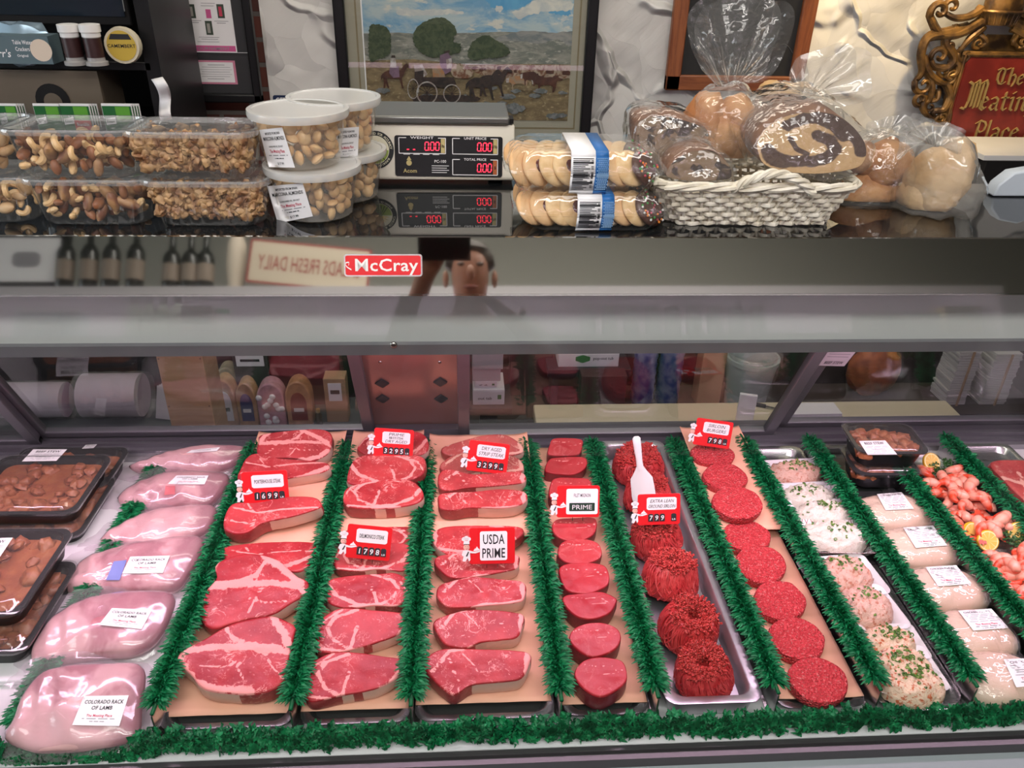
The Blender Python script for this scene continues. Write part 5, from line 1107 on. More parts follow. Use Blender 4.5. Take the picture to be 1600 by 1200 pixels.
# ------------------------------------------------------------------ cookie clamshells
def clam(px, zb, w, d, h, lb, band, seed):
    c = on_top(*px); c = V((c.x, c.y+d/2+.004, zb)); t = thing('cookie_clamshell', lb, 'cookie box', c, 'stacked clear cookie clamshells'); 
    def rg(f, z, am=0.0):
        base = smooth_closed([(a, b_, 0) for a, b_ in rrect(w*f, d*f, .03, 3)], 150); return [c+V((p.x, p.y, z))*1.0+V((p.x*am*math.sin(i*PI*.4), p.y*am*math.sin(i*PI*.4), 0)) for i, p in enumerate(base)]
    b = MB(); b.loft([rg(.80, .001), rg(.86, .004, .012), rg(.97, h*.46, .012), rg(1.0, h*.48), rg(1.03, h*.5)], 0, True, False); build('clear_tray', b, M_CLEAR, t, ang=40)
    b = MB(); b.loft([rg(1.035, h*.5), rg(1.03, h*.56), rg(.985, h*.57), rg(.93, h*.88, .012), rg(.86, h*.99, .004), rg(.80, h)], 0, False, True); lid = build('clear_lid', b, M_CLEAR, t, ang=40)
    # paper sleeve
    bx = ay(band[0], px[1]-20, c.y-d*.5).x; bx2 = ay(band[1], px[1]-20, c.y-d*.5).x; bm = ay(band[2], px[1]-20, c.y-d*.5).x
    prof = [(-.42, .0012), (-.45, .006), (-.512, h*.46), (-.525, h*.53), (-.478, h*.90), (-.43, h*1.012), (.43, h*1.012), (.478, h*.9), (.52, h*.5), (.42, .0012)]
    b = MB(); pr = [V((0, c.y+a*d, zb+z)) for a, z in prof]
    for xa_, xb_, mi in ((bx, bm, 0), (bm, bx2, 1)):
        for i in range(len(pr)-1): b.add([pr[i]+V((xa_, 0, 0)), pr[i]+V((xb_, 0, 0)), pr[i+1]+V((xb_, 0, 0)), pr[i+1]+V((xa_, 0, 0))], [(0, 1, 2, 3)], mi)
    sl = build('paper_sleeve', b, [M_PAPER, M_BLUE], t, ang=180, solid=.0004)
    b = MB(); L_ = [(i/26) for i in range(27)]; wl = (bm-bx)
    for k, f in enumerate(L_[1:-1]):
        s = f*3; i = min(int(s), 2); f2 = s-i; p = pr[i+1].lerp(pr[i+2], f2)+V((0, -.0012, .0004)); th = .0012 if k in (4, 22) else .00055; ww = wl*(.84 if k in (4, 22, 24) else (.5, .62, .44, .7)[k % 4])
        b.add([p+V((bx+wl*.08, 0, -th)), p+V((bx+wl*.08+ww, 0, -th)), p+V((bx+wl*.08+ww, 0, th)), p+V((bx+wl*.08, 0, th))], [(0, 1, 2, 3)], 0)
        if k % 3: b.add([p+V((bx+wl*.82, 0, -th)), p+V((bx+wl*.92, 0, -th)), p+V((bx+wl*.92, 0, th)), p+V((bx+wl*.82, 0, th))], [(0, 1, 2, 3)], 0)
        for q in range(6): p2 = p+V((bm+(bx2-bm)*(.1+.14*q)+(k % 2)*.002, 0, 0)); b.add([p2+V((0, 0, -.0007)), p2+V((.002, 0, -.0007)), p2+V((.002, 0, .0007)), p2+V((0, 0, .0007))], [(0, 1, 2, 3)], 1)
    build('printed_lines', b, [M_INK, pm('light_blue_print', (.20, .36, .58), .5)], sl, ang=180)
    random.seed(seed)
    CK = [(-.40, M_COOK, 'plain'), (-.31, M_COOK, 'jam'), (-.20, M_COOK2, 'plain'), (-.11, M_COOK2, 'jam'), (.0, M_COOK, 'plain'), (.10, M_COOK3, 'plain'), (.20, M_COOK, 'plain'), (.29, M_COOK2, 'plain'), (.38, M_CHOC, 'dots')]
    for i, (fx, mt, kd) in enumerate(CK):
        for row in (-.22, .22):
            p = c+V((fx*w, row*d, h*.50)); k_ = thing('cookie', 'round cookie in the '+('upper' if zb > ZT+.02 else 'lower')+' clamshell', 'cookie', p, 'cookies in the '+('upper' if zb > ZT+.02 else 'lower')+' clamshell')
            R = rot3(0, 1.0+U(-.12, .12), -.85+U(-.2, .2)); b = MB(); b.ell((0, 0, 0), (.0275, .0275, .0085), 22, 8, 0, R, lambda q: 1+.04*NZ.noise(q*3+p*40)); b.v = [V(v)+p for v in b.v]; build('biscuit', b, mt, k_, ang=70)
            if kd == 'jam': b = MB(); b.ell(p+R @ V((0, 0, .0075)), (.010, .010, .003), 14, 6, 0, R); build('jam_centre', b, pm('dark_jam', (.08, .008, .006), .2), k_)
            if kd == 'dots':
                b = MB()
                for q in range(34): a = U(0, 6.28); r_ = .026*math.sqrt(U(0, 1)); b.ell(p+R @ V((r_*math.cos(a), r_*math.sin(a), .0075)), (.0018, .0018, .0018), 6, 4, q % 4)
                build('sprinkles', b, [M_REDINK, M_PAPER, pm('sprinkle_green', (.05, .35, .08), .5), pm('sprinkle_orange', (.8, .25, .03), .5)], k_, kind='stuff')
M_COOK = pm('cookie_gold', (.66, .38, .17), .6, 0, (.74, .48, .25), 25, .2, 120); M_COOK2 = pm('cookie_sugar', (.74, .52, .28), .7, 0, (.62, .38, .16), 50, .4, 200); M_COOK3 = pm('cookie_powdered', (.78, .68, .55), .7, 0, (.70, .55, .40), 20); M_CHOC = pm('cookie_chocolate', (.07, .025, .015), .4)
clam((929, 367), ZT, .222, .125, .0530, 'lower clear clamshell of cookies with a blue and white paper sleeve', (901, 958, 939), 1)
clam((914, 367), ZT+.0545, .222, .125, .0600, 'upper clear clamshell of cookies with a blue and white paper sleeve', (887, 944, 924), 2)
# ------------------------------------------------------------------ basket and bagged breads
k0 = on_top(1047, 351); k1 = on_top(1296, 352); r0 = ay(1030, 287, k0.y-.03); r1 = ay(1350, 287, k0.y-.03)
BC = V(((k0.x+k1.x)/2, k0.y+.085, ZT)); BW = (k1.x-k0.x); BD = .17; BHt = r0.z-ZT-.004; RW = (r1.x-r0.x); RDp = .23; RC = (r0.x+r1.x)/2-BC.x
bk = thing('wicker_basket', 'whitewashed wicker bread basket with a twisted handle', 'basket', BC)
def bring_(f, off=0.0, n=200, z=None):
    w_, d_ = BW+(RW-BW)*f, BD+(RDp-BD)*f; cx = BC.x+RC*f; out = []
    for p in smooth_closed([(a, c, 0) for a, c in rrect(w_, d_, .035, 3)], n): o = p.normalized(); out.append(V((cx+p.x+o.x*off, BC.y+p.y+o.y*off, ZT+BHt*f)))
    return out
NS = 66
b = MB()
for k in range(NS):
    pts = []
    for i in range(5): ring = bring_(max(i/4, .035), 0, NS); pts.append(ring[k])
    b.tube(pts, .0026, 5)
build('stakes', b, M_WICK, bk)
rows = 8; b = MB()
for r in range(rows):
    f = (r+.5)/rows; base = bring_(f, 0, NS*3); pts = []
    for i, p in enumerate(base):
        ph = (i/3+ r)*PI; o = V((p.x-BC.x-RC*f, p.y-BC.y, 0)).normalized(); q = p+o*.0040*math.cos(ph); q.z += .0012*math.sin(i*.21+r*2); pts.append(q)
    n_ = len(pts); rings = []
    for i, p in enumerate(pts):
        t_ = (pts[(i+1) % n_]-pts[i-1]).normalized(); u_ = t_.cross(V((0, 0, 1))).normalized(); rings.append([p+u_*((.0019)*math.cos(a))+V((0, 0, .0034*math.sin(a))) for a in [2*PI*q/6 for q in range(6)]])
    rings.append(rings[0]); b.loft(rings, 0, False, False)
build('weave', b, M_WICK, bk)
def rope(pts, r, strands, tw, mb, n=6):
    pts = [V(p) for p in pts]; m = len(pts)
    for s in range(strands):
        out = []
        for i, p in enumerate(pts):
            t_ = (pts[min(i+1, m-1)]-pts[max(i-1, 0)]).normalized(); u_ = t_.cross(V((0, 0, 1))); u_ = u_.normalized() if u_.length > .05 else V((0, 1, 0)); v_ = u_.cross(t_); a = i*tw+2*PI*s/strands; out.append(p+(u_*math.cos(a)+v_*math.sin(a))*r*.6)
        mb.tube(out, r*.62, n)
b = MB(); rim = bring_(1.0, .001, 240); rope(rim+rim[:2], .0062, 3, .22, b); build('rim', b, M_WICK, bk)
b = MB(); hx0, hx1 = ay(1146, 282, k0.y-.03).x, ay(1272, 284, k0.y-.03).x; pts = smooth_open([(hx0, BC.y-RDp/2, ZT+BHt-.004), (hx0+.02, BC.y-RDp/2-.006, ZT+BHt+.012), ((hx0+hx1)/2-.005, BC.y-RDp/2-.010, ZT+BHt+.022), (hx1-.025, BC.y-RDp/2-.008, ZT+BHt+.012), (hx1, BC.y-RDp/2-.004, ZT+BHt-.006)], 50); rope(pts, .0062, 3, .35, b); build('handle', b, M_WICK, bk)
b = MB(); b.loft([bring_(0.0, -.002, 60), [p+V((0, 0, .004)) for p in bring_(0.0, -.002, 60)]]); build('basket_bottom', b, M_WICK, bk)

def crumb(name, c1, c2, hole, sc=1.0, th=(.60, .68)):
    g = G(name); co = g.rnd(); n = g.noise(70*sc, 4, .6, co).outputs[0]; at = g.n('Attribute', {'attribute_name': 'fat'}).outputs['Fac']
    hl = g.ramp(g.noise(38*sc, 2, .5, co, .8).outputs[0], *th); c = g.mix(hl, g.mix(n, c1, c2), hole)
    sw = g.ramp(g.math('ADD', at, g.math('MULTIPLY', g.math('SUBTRACT', g.noise(60, 4, .6, co).outputs[0], .5), .5)), .40, .55)
    c = g.mix(sw, c, (.055, .022, .014))
    return g.fin(g.pbsdf(Base_Color=c, Roughness=.8, Normal=g.bump(g.math('SUBTRACT', n, g.math('MULTIPLY', hl, 1.5)), .5, .004)).outputs[0])
M_RYE = crumb('marble_rye_crumb', (.55, .36, .18), (.44, .27, .12), (.30, .17, .07), 1.6, (.68, .76)); M_RAISIN = crumb('raisin_crumb', (.15, .09, .05), (.22, .14, .075), (.025, .010, .006), 1.0, (.52, .58))
M_CRUST = pm('brown_crust', (.20, .075, .025), .6, 0, (.11, .038, .014), 20, .3, 60, .003); M_GOLD = pm('golden_crust', (.40, .15, .045), .6, 0, (.58, .31, .13), 16, .6, 45, .008); M_PALE = pm('pale_crust', (.56, .33, .13), .65, 0, (.72, .50, .27), 14, .5, 40, .008)
def bread(name, px, Y, depth, lb, face, crust, seams=(), film=True, tilt=.15, fm=None, back=(0, .3, .02), cat='bread', puff=1.06, amp=.010):
    """a loaf: traced cut face at depth Y, running back; wrapped in film"""
    N = 72; pts = smooth_closed([(x, y, 0) for x, y in px], N); cy = sum(p.y for p in pts)/N; P = ay(sum(p.x for p in pts)/N, cy, Y); n = V((0, -1, tilt)).normalized()
    W3 = [apl(p.x, p.y, P, n) for p in pts]; c = sum(W3, V())/N; xs = [p.x for p in pts]; ys = [p.y for p in pts]; x0, x1, y0, y1 = min(xs), max(xs), min(ys), max(ys)
    uv = [V(((p.x-x0)/(x1-x0), (p.y-y0)/(y1-y0)*.62, 0)) for p in pts]; cu = sum(uv, V())/N; bk_ = V(back).normalized()
    t = thing(name, lb, cat, V((c.x, c.y, min(p.z for p in W3))), None)
    sm = [([V((a, e*.62, 0)) for a, e in pl], wd) for pl, wd in seams]; RT = [i/22 for i in range(23)]; vs = []; at = []
    for f in RT:
        for k in range(N):
            vs.append(c.lerp(W3[k], f*.985)+n*.0015*NZ.noise(c.lerp(W3[k], f)*80)); q = cu.lerp(uv[k], f); m_ = 0
            for pl, wd in sm:
                for i in range(len(pl)-1): m_ = max(m_, 1-.5*dseg(q, pl[i], pl[i+1])/wd)
            at.append(max(0, m_))
    b = MB(); b.add(vs, [(i*N+k, (i+1)*N+k, (i+1)*N+(k+1) % N, i*N+(k+1) % N) for i in range(22) for k in range(N)], 0, at); build('cut_face', b, face, t, ang=180)
    prof = [(0.0, .985), (.04, 1.0), (.35, 1.02), (.7, .96), (.9, .8), (1.0, .45)]
    b = MB(); b.loft([[c+(W3[k]-c)*s+bk_*(depth*f)+V((0, 0, .002*NZ.noise(W3[k]*40+V((f*3, 0, 0))))) for k in range(N)] for f, s in prof], 0, False, True); build('crust', b, crust, t, ang=80)
    if film:
        b = MB(); prof = [(-.07, .0), (-.065, .5), (-.05, .9), (-.01, 1.03), (.2, puff), (.5, puff+.01), (.8, .98), (1.02, .7), (1.1, .3)]
        rings = []
        for f, s in prof:
            ring = []
            for k in range(N):
                p = c+(W3[k]-c)*s+bk_*(depth*f); o = (W3[k]-c).normalized(); w_ = NZ.noise(p*28+V((7, 3, 1)))+.6*NZ.noise(p*70); ring.append(p+o*(amp*.5+amp*w_*.5)*min(1, s+.1)+n*(.004+.003*w_)*(f < .1))
            rings.append(ring)
        b.loft(rings, 0, False, False)
        b.v = [(x, y, max(z, ZT+.0015)) for x, y, z in b.v]
        build('plastic_bag', b, fm or M_FILM, t, ang=180)
    return t
Q4 = lambda pts: [(960+x/2.5, y/2.5) for x, y in pts]
bread('marble_rye_loaf', Q4([(560,600),(555,560),(580,510),(640,465),(720,440),(800,436),(880,455),(940,500),(980,560),(985,610),(960,650),(880,672),(760,680),(640,665),(580,640)]), BC.y-.075, .15, 'big marbled rye loaf in a bag, its dark swirl facing the shop', M_RYE, M_CRUST,
  [([(.10, .62), (.16, .72), (.30, .80), (.50, .80), (.64, .74), (.72, .60), (.66, .45), (.55, .38)], .055), ([(.10, .62), (.12, .75), (.25, .82)], .06), ([(.28, .22), (.45, .10), (.62, .08), (.80, .20), (.92, .45), (.95, .65)], .055), ([(.55, .10), (.70, .22), (.78, .40)], .05), ([(.30, .42), (.36, .60), (.46, .68)], .022)], tilt=.30, amp=.016)
bread('raisin_loaf', Q4([(85,500),(110,465),(180,452),(270,468),(350,500),(372,540),(350,620),(300,665),(220,690),(150,670),(95,600)]), BC.y-.02, .10, 'dark raisin loaf slice standing at the left of the basket', M_RAISIN, M_CRUST, tilt=.2)
bread('raisin_loaf', Q4([(205,690),(215,650),(250,615),(310,590),(370,590),(420,615),(455,655),(455,695),(400,705),(300,708)]), BC.y-.085, .08, 'dark raisin loaf end low in front in the basket', M_RAISIN, M_CRUST, tilt=.25)
def rolls(px_list, Y, r, lb, crust, name='bagged_rolls', bag=None, fm=None, film_px=None, n_=(0, -1, .2), th=.06, floor=None):
    """rolls (traced lumps) inside one film bag; bag: traced silhouette"""
    P = ay(px_list[0][0][0], px_list[0][0][1], Y); t = thing(name, lb, 'bread', P)
    for (x, y), rx, ry, an in px_list:
        c = ay(x, y, Y+.015); k = (ay(x+10, y, Y)-ay(x, y, Y)).length/10; b = MB(); s_ = V((x*.1, y*.1, 0)); b.ell(c, (rx*k, min(rx, ry)*k*.95, ry*k), 22, 14, 0, Matrix.Rotation(an, 3, 'Y'), lambda d: 1+.16*NZ.noise(d*1.9+s_)+.06*NZ.noise(d*5+s_)); b.v = [(q0, q1, max(q2, ZT+.003)) for q0, q1, q2 in b.v]; build('roll', b, crust, t, ang=180)
    N = 60; sil = smooth_closed([(x, y, 0) for x, y in film_px], N); W3 = [ay(p.x, p.y, Y) for p in sil]; c = sum(W3, V())/N; rings = []
    for f, s in ((-1.0, .0), (-.98, .35), (-.8, .7), (-.45, .92), (0, 1.0), (.45, .94), (.8, .72), (.98, .35), (1.0, 0)):
        ring = []
        for k in range(N): p = c+(W3[k]-c)*s+V((0, f*th, 0)); w_ = NZ.noise(p*26+V((x, 1, 2)))+.7*NZ.noise(p*60); ring.append(p+V((0, -1, 0))*.006*w_+(W3[k]-c).normalized()*.008*w_*s)
        rings.append(ring)
    b = MB(); b.loft(rings, 0, False, False); b.v = [(x_, y_, max(z_, ZT+.0015)) for x_, y_, z_ in b.v]; build('plastic_bag', b, fm or M_FILM, t, ang=180)
    return t
def flare(t, px_neck, px_rim, Y, fm=None, waist=.012, name='bag_top', ndir=0.0, dpt_=.03, folds=5):
    """gathered neck of a bag opening into a fan of film; px_rim: traced rim from left to right"""
    nk = ay(px_neck[0], px_neck[1], Y); R_ = [ay(p.x, p.y, Y) for p in smooth_open([(a, c, 0) for a, c in px_rim], 40)]; M_ = 14; b = MB()
    for sgn in (-1, 1):
        def f(u, v):
            q = R_[min(int(u*39), 39)]; w0 = nk+V(((u-.5)*2*waist, 0, 0)); p = w0.lerp(q, v); bel = math.sin(u*PI)**.6
            p = p+V((0, sgn*dpt_*bel*v**.8, 0))+V((0, 1, 0))*(.007*math.sin(u*PI*folds*2)*(1-.4*v)*min(1, v*5+.3))+V((0, .010*NZ.noise(p*22+V((sgn*5, 0, 0))), .006*NZ.noise(p*30))); return p
        b.grid(f, 40, M_)
    o = build(name, b, fm or M_FILM, t, ang=180)
t = rolls([((1128, 205), 52, 34, .5), ((1098, 190), 34, 46, .3), ((1165, 215), 40, 30, -.3), ((1150, 178), 30, 30, 0)], BC.y+.02, .03, 'orange crusted rolls in the tall bag with a fan of loose film', M_GOLD, film_px=[(1075,235),(1078,190),(1092,150),(1118,132),(1150,128),(1180,140),(1205,170),(1210,205),(1195,240),(1140,255)], th=.07)
flare(t, (1143, 133), [(1100,112),(1084,72),(1080,40),(1092,10),(1118,-2),(1150,-6),(1185,-4),(1215,2),(1228,18),(1226,60),(1205,105),(1185,130)], BC.y+.01, waist=.020, dpt_=.035)
t = rolls([((1235, 160), 46, 30, -.2), ((1205, 150), 24, 24, 0)], BC.y+.075, .03, 'bagged bread behind the marbled rye with its film gathered upward', M_PALE, film_px=[(1185,170),(1195,140),(1225,128),(1262,130),(1300,150),(1315,185),(1300,215),(1240,220),(1195,205)], th=.05)
flare(t, (1262, 146), [(1240,132),(1240,112),(1260,92),(1300,76),(1335,70),(1348,85),(1350,115),(1345,150),(1310,165),(1290,160)], BC.y+.07, fm=M_FILM2, waist=.014, dpt_=.028)
t = rolls([((1350, 300), 58, 32, 0), ((1385, 255), 36, 38, .3), ((1345, 245), 42, 24, .5)], k0.y+.12, .03, 'bagged golden loaf lying between the basket and the far right bag', M_GOLD, name='bagged_loaf', film_px=[(1300,338),(1306,290),(1325,240),(1345,208),(1380,200),(1415,215),(1425,260),(1420,310),(1400,340),(1350,345)], th=.06)
flare(t, (1385, 212), [(1352,222),(1362,196),(1395,186),(1420,182),(1440,196),(1448,215)], k0.y+.12, fm=M_FILM2, waist=.016, dpt_=.02)
t = rolls([((1462, 285), 48, 52, 0), ((1440, 305), 34, 34, 0), ((1488, 262), 34, 46, 0)], k0.y+.075, .03, 'round bagged loaf standing farthest right on the counter', M_PALE, name='bagged_loaf', film_px=[(1404,335),(1408,290),(1418,240),(1440,205),(1475,195),(1505,208),(1522,245),(1524,290),(1512,320),(1490,342),(1440,344)], th=.07, fm=M_FILM2)
flare(t, (1455, 226), [(1405,250),(1412,205),(1425,186),(1445,180),(1468,190),(1500,205),(1498,240)], k0.y-.0, fm=M_FILM2, waist=.012, dpt_=.015, folds=7)
c = on_top(1582, 312); tp = thing('tape_dispenser', 'pale blue tape dispenser at the right end of the counter', 'tape dispenser', V((c.x+.02, c.y+.03, ZT)))
b = MB(); b.prism([(-.045, 0), (.06, 0), (.06, .012), (.045, .034), (.015, .046), (-.02, .040), (-.04, .020)], lambda u, v, h: V((c.x+.02+u, c.y+.03+h, ZT+.0003+v)), -.014, .014); build('body', b, pm('pale_blue_plastic', (.50, .56, .62), .4), tp, bevel=.003)
# ------------------------------------------------------------------ on the back wall
def wpanel(px, Y): return panel([ay(*p, Y) for p in px], (0, -1, 0))
def frame_box(fn, W, H, wd, dep, mats, parent, name='frame', back=0.0):
    b = MB(); m0, m1 = (mats if isinstance(mats, (list, tuple)) else (mats, mats))
    for x0_, x1_, y0_, y1_, mi in ((-W/2, -W/2+wd, -H/2, H/2, 0), (W/2-wd, W/2, -H/2, H/2, 0), (-W/2, W/2, -H/2, -H/2+wd, 1), (-W/2, W/2, H/2-wd, H/2, 1)):
        b.prism([(x0_, y0_), (x1_, y0_), (x1_, y1_), (x0_, y1_)], fn, back, dep, mi)
    return build(name, b, [m0, m1], parent, bevel=.004)
# western landscape picture
YP = 2.585
A_ = ay(521, 0, YP); B_ = ay(938, 0, YP); C_ = ay(915, 225, YP); zt = 1.80; zb = C_.z-.02
fn, W, H = panel([V((A_.x, YP, zt)), V(((B_.x+C_.x)/2, YP, zt)), V(((B_.x+C_.x)/2, YP, zb)), V((A_.x, YP, zb))], (0, -1, 0))
pic = thing('framed_painting', 'large black framed western landscape painting with a horse wagon', 'painting', fn(0, -H/2, 0))
frame_box(fn, W, H, .032, .035, M_BLACK, pic)
def F(x, y):    # pixel on the picture plane -> (u,v)
    p = ay(x, y, YP); o = fn(0, 0, 0); return (p.x-o.x, p.z-o.z)
def R4(x0, y0, x1, y1): return [F(x0, y0), F(x1, y0), F(x1, y1), F(x0, y1)]
M_MAT = pm('beige_mat', (.36, .33, .26), .8); M_MAT2 = pm('gilt_fillet', (.24, .19, .11), .5)
ul, vb = F(577, 184); ur, _ = F(886, 184); vt = H/2-.11; ul += .0; 
b = MB(); b.prism([(-W/2+.03, -H/2+.03), (W/2-.03, -H/2+.03), (W/2-.03, H/2-.03), (-W/2+.03, H/2-.03)], fn, .004, .010, 0); b.prism([(ul-.022, vb-.026), (ur+.024, vb-.026), (ur+.024, vt+.02), (ul-.022, vt+.02)], fn, .010, .0105, 1); b.prism([(ul-.017, vb-.021), (ur+.019, vb-.021), (ur+.019, vt+.016), (ul-.017, vt+.016)], fn, .0105, .0110, 0); b.prism([(ul-.004, vb), (ur, vb), (ur, vt), (ul-.004, vt)], fn, .0110, .0113, 2)
build('mat_board', b, [M_MAT, M_MAT2, M_PAPER], pic)
def paintmat(name, c1, c2, sc, st=(1, 1, 1), c3=None):
    g = G(name); mp = g.n('Mapping', Vector=g.co(), Scale=st).outputs[0]; n = g.noise(sc, 6, .65, mp, .6).outputs[0]; c = g.mix(g.ramp(n, .38, .60), c1, c2)
    if c3: c = g.mix(g.ramp(g.noise(sc*2.2, 5, .6, mp).outputs[0], .56, .66), c, c3)
    return g.fin(g.pbsdf(Base_Color=c, Roughness=.7).outputs[0])
PMT = [paintmat('painted_sky', (.16, .34, .52), (.44, .52, .54), 7, (1, 1, 2.2), (.62, .60, .54)), paintmat('painted_cloud', (.66, .64, .58), (.50, .52, .52), 18, (1, 1, 1.5)), paintmat('painted_far_hill', (.16, .18, .19), (.30, .29, .27), 16, (1, 1, 2.5)), paintmat('painted_pale_hill', (.30, .29, .25), (.16, .17, .15), 20, (1, 1, 3), (.42, .40, .35)),
 paintmat('painted_prairie', (.26, .19, .10), (.17, .12, .065), 32, (1, 1, 2), (.36, .28, .16)), paintmat('painted_tree', (.035, .055, .028), (.075, .095, .05), 60), paintmat('painted_sage', (.22, .22, .23), (.12, .13, .13), 60), paintmat('painted_dark', (.02, .015, .015), (.05, .03, .025), 60), paintmat('painted_cattle', (.16, .06, .03), (.40, .32, .24), 55), paintmat('painted_blue', (.10, .32, .55), (.12, .36, .58), 10),
 paintmat('painted_bay_horse', (.10, .035, .02), (.06, .02, .015), 40), paintmat('painted_clothes', (.50, .48, .46), (.30, .24, .22), 40), paintmat('painted_tan', (.38, .18, .08), (.30, .22, .15), 40), paintmat('painted_mauve', (.22, .13, .20), (.16, .10, .15), 40)]
b = MB(); LZ = [.0115]
def PL(px, mi, rough=0, seed=1, n=0):
    LZ[0] += .00008; q = [(560+x/4.706, y/4.706) for x, y in px]
    if rough: q = [(p.x+rough*NZ.noise(V((p.x*.35, p.y*.35, seed))), p.y+rough*NZ.noise(V((p.x*.35, p.y*.35, seed+9)))) for p in smooth_closed([(x, y, 0) for x, y in q], n or 60)]
    uv = [F(x, y) for x, y in q]; uv = [(min(max(u, ul), ur), min(max(v, vb), vt)) for u, v in uv]; c = (sum(u for u, v in uv)/len(uv), sum(v for u, v in uv)/len(uv))
    b.add([fn(u, v, LZ[0]) for u, v in uv], [tuple(range(len(uv)))], mi)
PL([(-80,-1500),(1900,-1500),(1900,260),(-80,260)], 0); PL([(950,-60),(1280,-60),(1260,10),(1180,60),(1050,70),(960,30)], 9, 3); PL([(1420,50),(1540,50),(1540,110),(1400,90)], 9, 3)
PL([(280,95),(330,60),(480,70),(640,62),(780,90),(640,105),(420,115)], 1, 3); PL([(1130,90),(1220,50),(1300,0),(1420,-10),(1560,10),(1560,70),(1400,80),(1250,110),(1190,140)], 1, 4); PL([(1000,60),(1030,35),(1060,55),(1040,85)], 1, 3)
PL([(-80,240),(300,235),(480,250),(700,240),(900,235),(1050,230),(1900,250),(1900,480),(-80,450)], 3); PL([(1000,290),(1120,240),(1260,222),(1400,235),(1700,230),(1700,330),(1380,320),(1200,300)], 2, 2); PL([(1340,340),(1420,290),(1500,300),(1540,360),(1420,380)], 3, 2)
PL([(-80,440),(400,430),(800,470),(1200,465),(1900,475),(1900,1100),(-80,1100)], 4); 
PL([(850,490),(1000,470),(1250,475),(1700,480),(1700,570),(1200,560),(900,540)], 8, 3)
for k in range(34): x = 860+20*k+U(-12, 12); y = 490+U(0, 80); s_ = 16+(y-480)*.12; PL([(x-s_*1.4, y), (x-s_, y-s_*.6), (x+s_, y-s_*.6), (x+s_*1.3, y), (x+s_, y+s_*.7), (x-s_, y+s_*.7)], 8 if k % 3 else 10, .6, k)
for x, y, s_ in ((1170, 590, 70), (1370, 600, 80), (1250, 560, 50)):
    PL([(x-s_, y-30), (x+s_*.9, y-36), (x+s_, y+20), (x+s_*.8, y+70), (x+s_*.65, y+70), (x+s_*.6, y+25), (x-s_*.4, y+25), (x-s_*.45, y+75), (x-s_*.6, y+75), (x-s_*.7, y+15), (x-s_*1.2, y+10), (x-s_*1.25, y-18)], 12 if x < 1200 else 10, .6, x); PL([(x-s_*1.25, y-18), (x-s_*.9, y-25), (x-s_*.95, y+12), (x-s_*1.2, y+12)], 11)
for px in ([(85,200),(130,175),(190,185),(235,230),(240,330),(220,400),(150,430),(85,430)], [(405,270),(430,200),(520,140),(620,125),(690,170),(720,230),(700,300),(750,320),(740,380),(660,400),(560,420),(470,390),(420,330)], [(800,400),(830,320),(890,265),(950,255),(1010,290),(1080,330),(1110,380),(1050,415),(940,425),(860,440)]): PL(px, 5, 2.2, px[0][0], 160)
for k in range(30): x = U(90, 1500); y = U(640, 900); s_ = U(15, 60); PL([(x-s_, y), (x-s_*.5, y-s_*.4), (x+s_*.5, y-s_*.4), (x+s_, y), (x, y+s_*.3)], 6 if k % 3 else 4, 2, k)
PL([(690,770),(760,735),(860,750),(960,740),(1000,790),(900,810),(720,800)], 6, 3); PL([(1070,770),(1150,750),(1230,790),(1150,820)], 6, 3)
# rider
def horse(x, y, s, mi, d=1):
    PL([(x+d*a*s, y+c*s) for a, c in ((-70,-25),(-40,-38),(20,-36),(50,-40),(75,-75),(95,-90),(125,-62),(118,-52),(98,-58),(82,-30),(72,0),(60,20),(66,60),(74,92),(62,92),(52,55),(40,22),(-20,22),(-50,18),(-42,55),(-30,92),(-42,92),(-58,55),(-62,90),(-75,90),(-70,40),(-78,10),(-95,40),(-92,0))], mi)
horse(262, 548, 1.0, 10); PL([(235,480),(300,480),(305,560),(260,565),(230,530)], 13); PL([(240,420),(275,420),(285,490),(235,490)], 11); PL([(248,400),(272,400),(276,418),(244,418)], 7)
# wagon, passengers, team
PL([(410,470),(470,465),(510,540),(480,560),(420,545)], 11); PL([(540,480),(620,470),(640,560),(550,560)], 12); PL([(600,400),(660,380),(690,430),(690,510),(640,540),(600,470)], 13); PL([(645,430),(685,420),(690,490),(650,500)], 11); PL([(630,372),(670,360),(672,380),(632,384)], 7)
PL([(415,520),(480,510),(480,560),(700,560),(720,610),(640,640),(440,620),(415,590)], 7); PL([(690,480),(760,460),(830,500),(830,560),(700,560)], 8, 2)
horse(905, 610, 1.25, 7); horse(980, 590, 1.2, 7)
def wheel(cx, cy, rx, ry):
    for q in range(2):
        n_ = 28; LZ[0] += .00004; r1, r2 = (1.0, .88)
        vs = [fn(*F(560+(cx+rx*r*math.cos(2*PI*k/n_))/4.706, (cy+ry*r*math.sin(2*PI*k/n_))/4.706), LZ[0]) for r in (r1, r2) for k in range(n_)]
        b.add(vs, [(k, (k+1) % n_, n_+(k+1) % n_, n_+k) for k in range(n_)], 11 if q == 0 else 7) if q == 0 else None
    for k in range(6): a = PI*k/6; PL([(cx+rx*.9*math.cos(a+.03), cy+ry*.9*math.sin(a+.03)), (cx+rx*.9*math.cos(a-.03), cy+ry*.9*math.sin(a-.03)), (cx-rx*.9*math.cos(a+.03), cy-ry*.9*math.sin(a+.03)), (cx-rx*.9*math.cos(a-.03), cy-ry*.9*math.sin(a-.03))], 7)
PL([(420,700),(760,690),(900,720),(760,745),(460,755)], 7, 2)
wheel(405, 645, 42, 75); wheel(506, 675, 78, 85); wheel(688, 680, 64, 70)
build('painting', b, PMT, pic, ang=180)
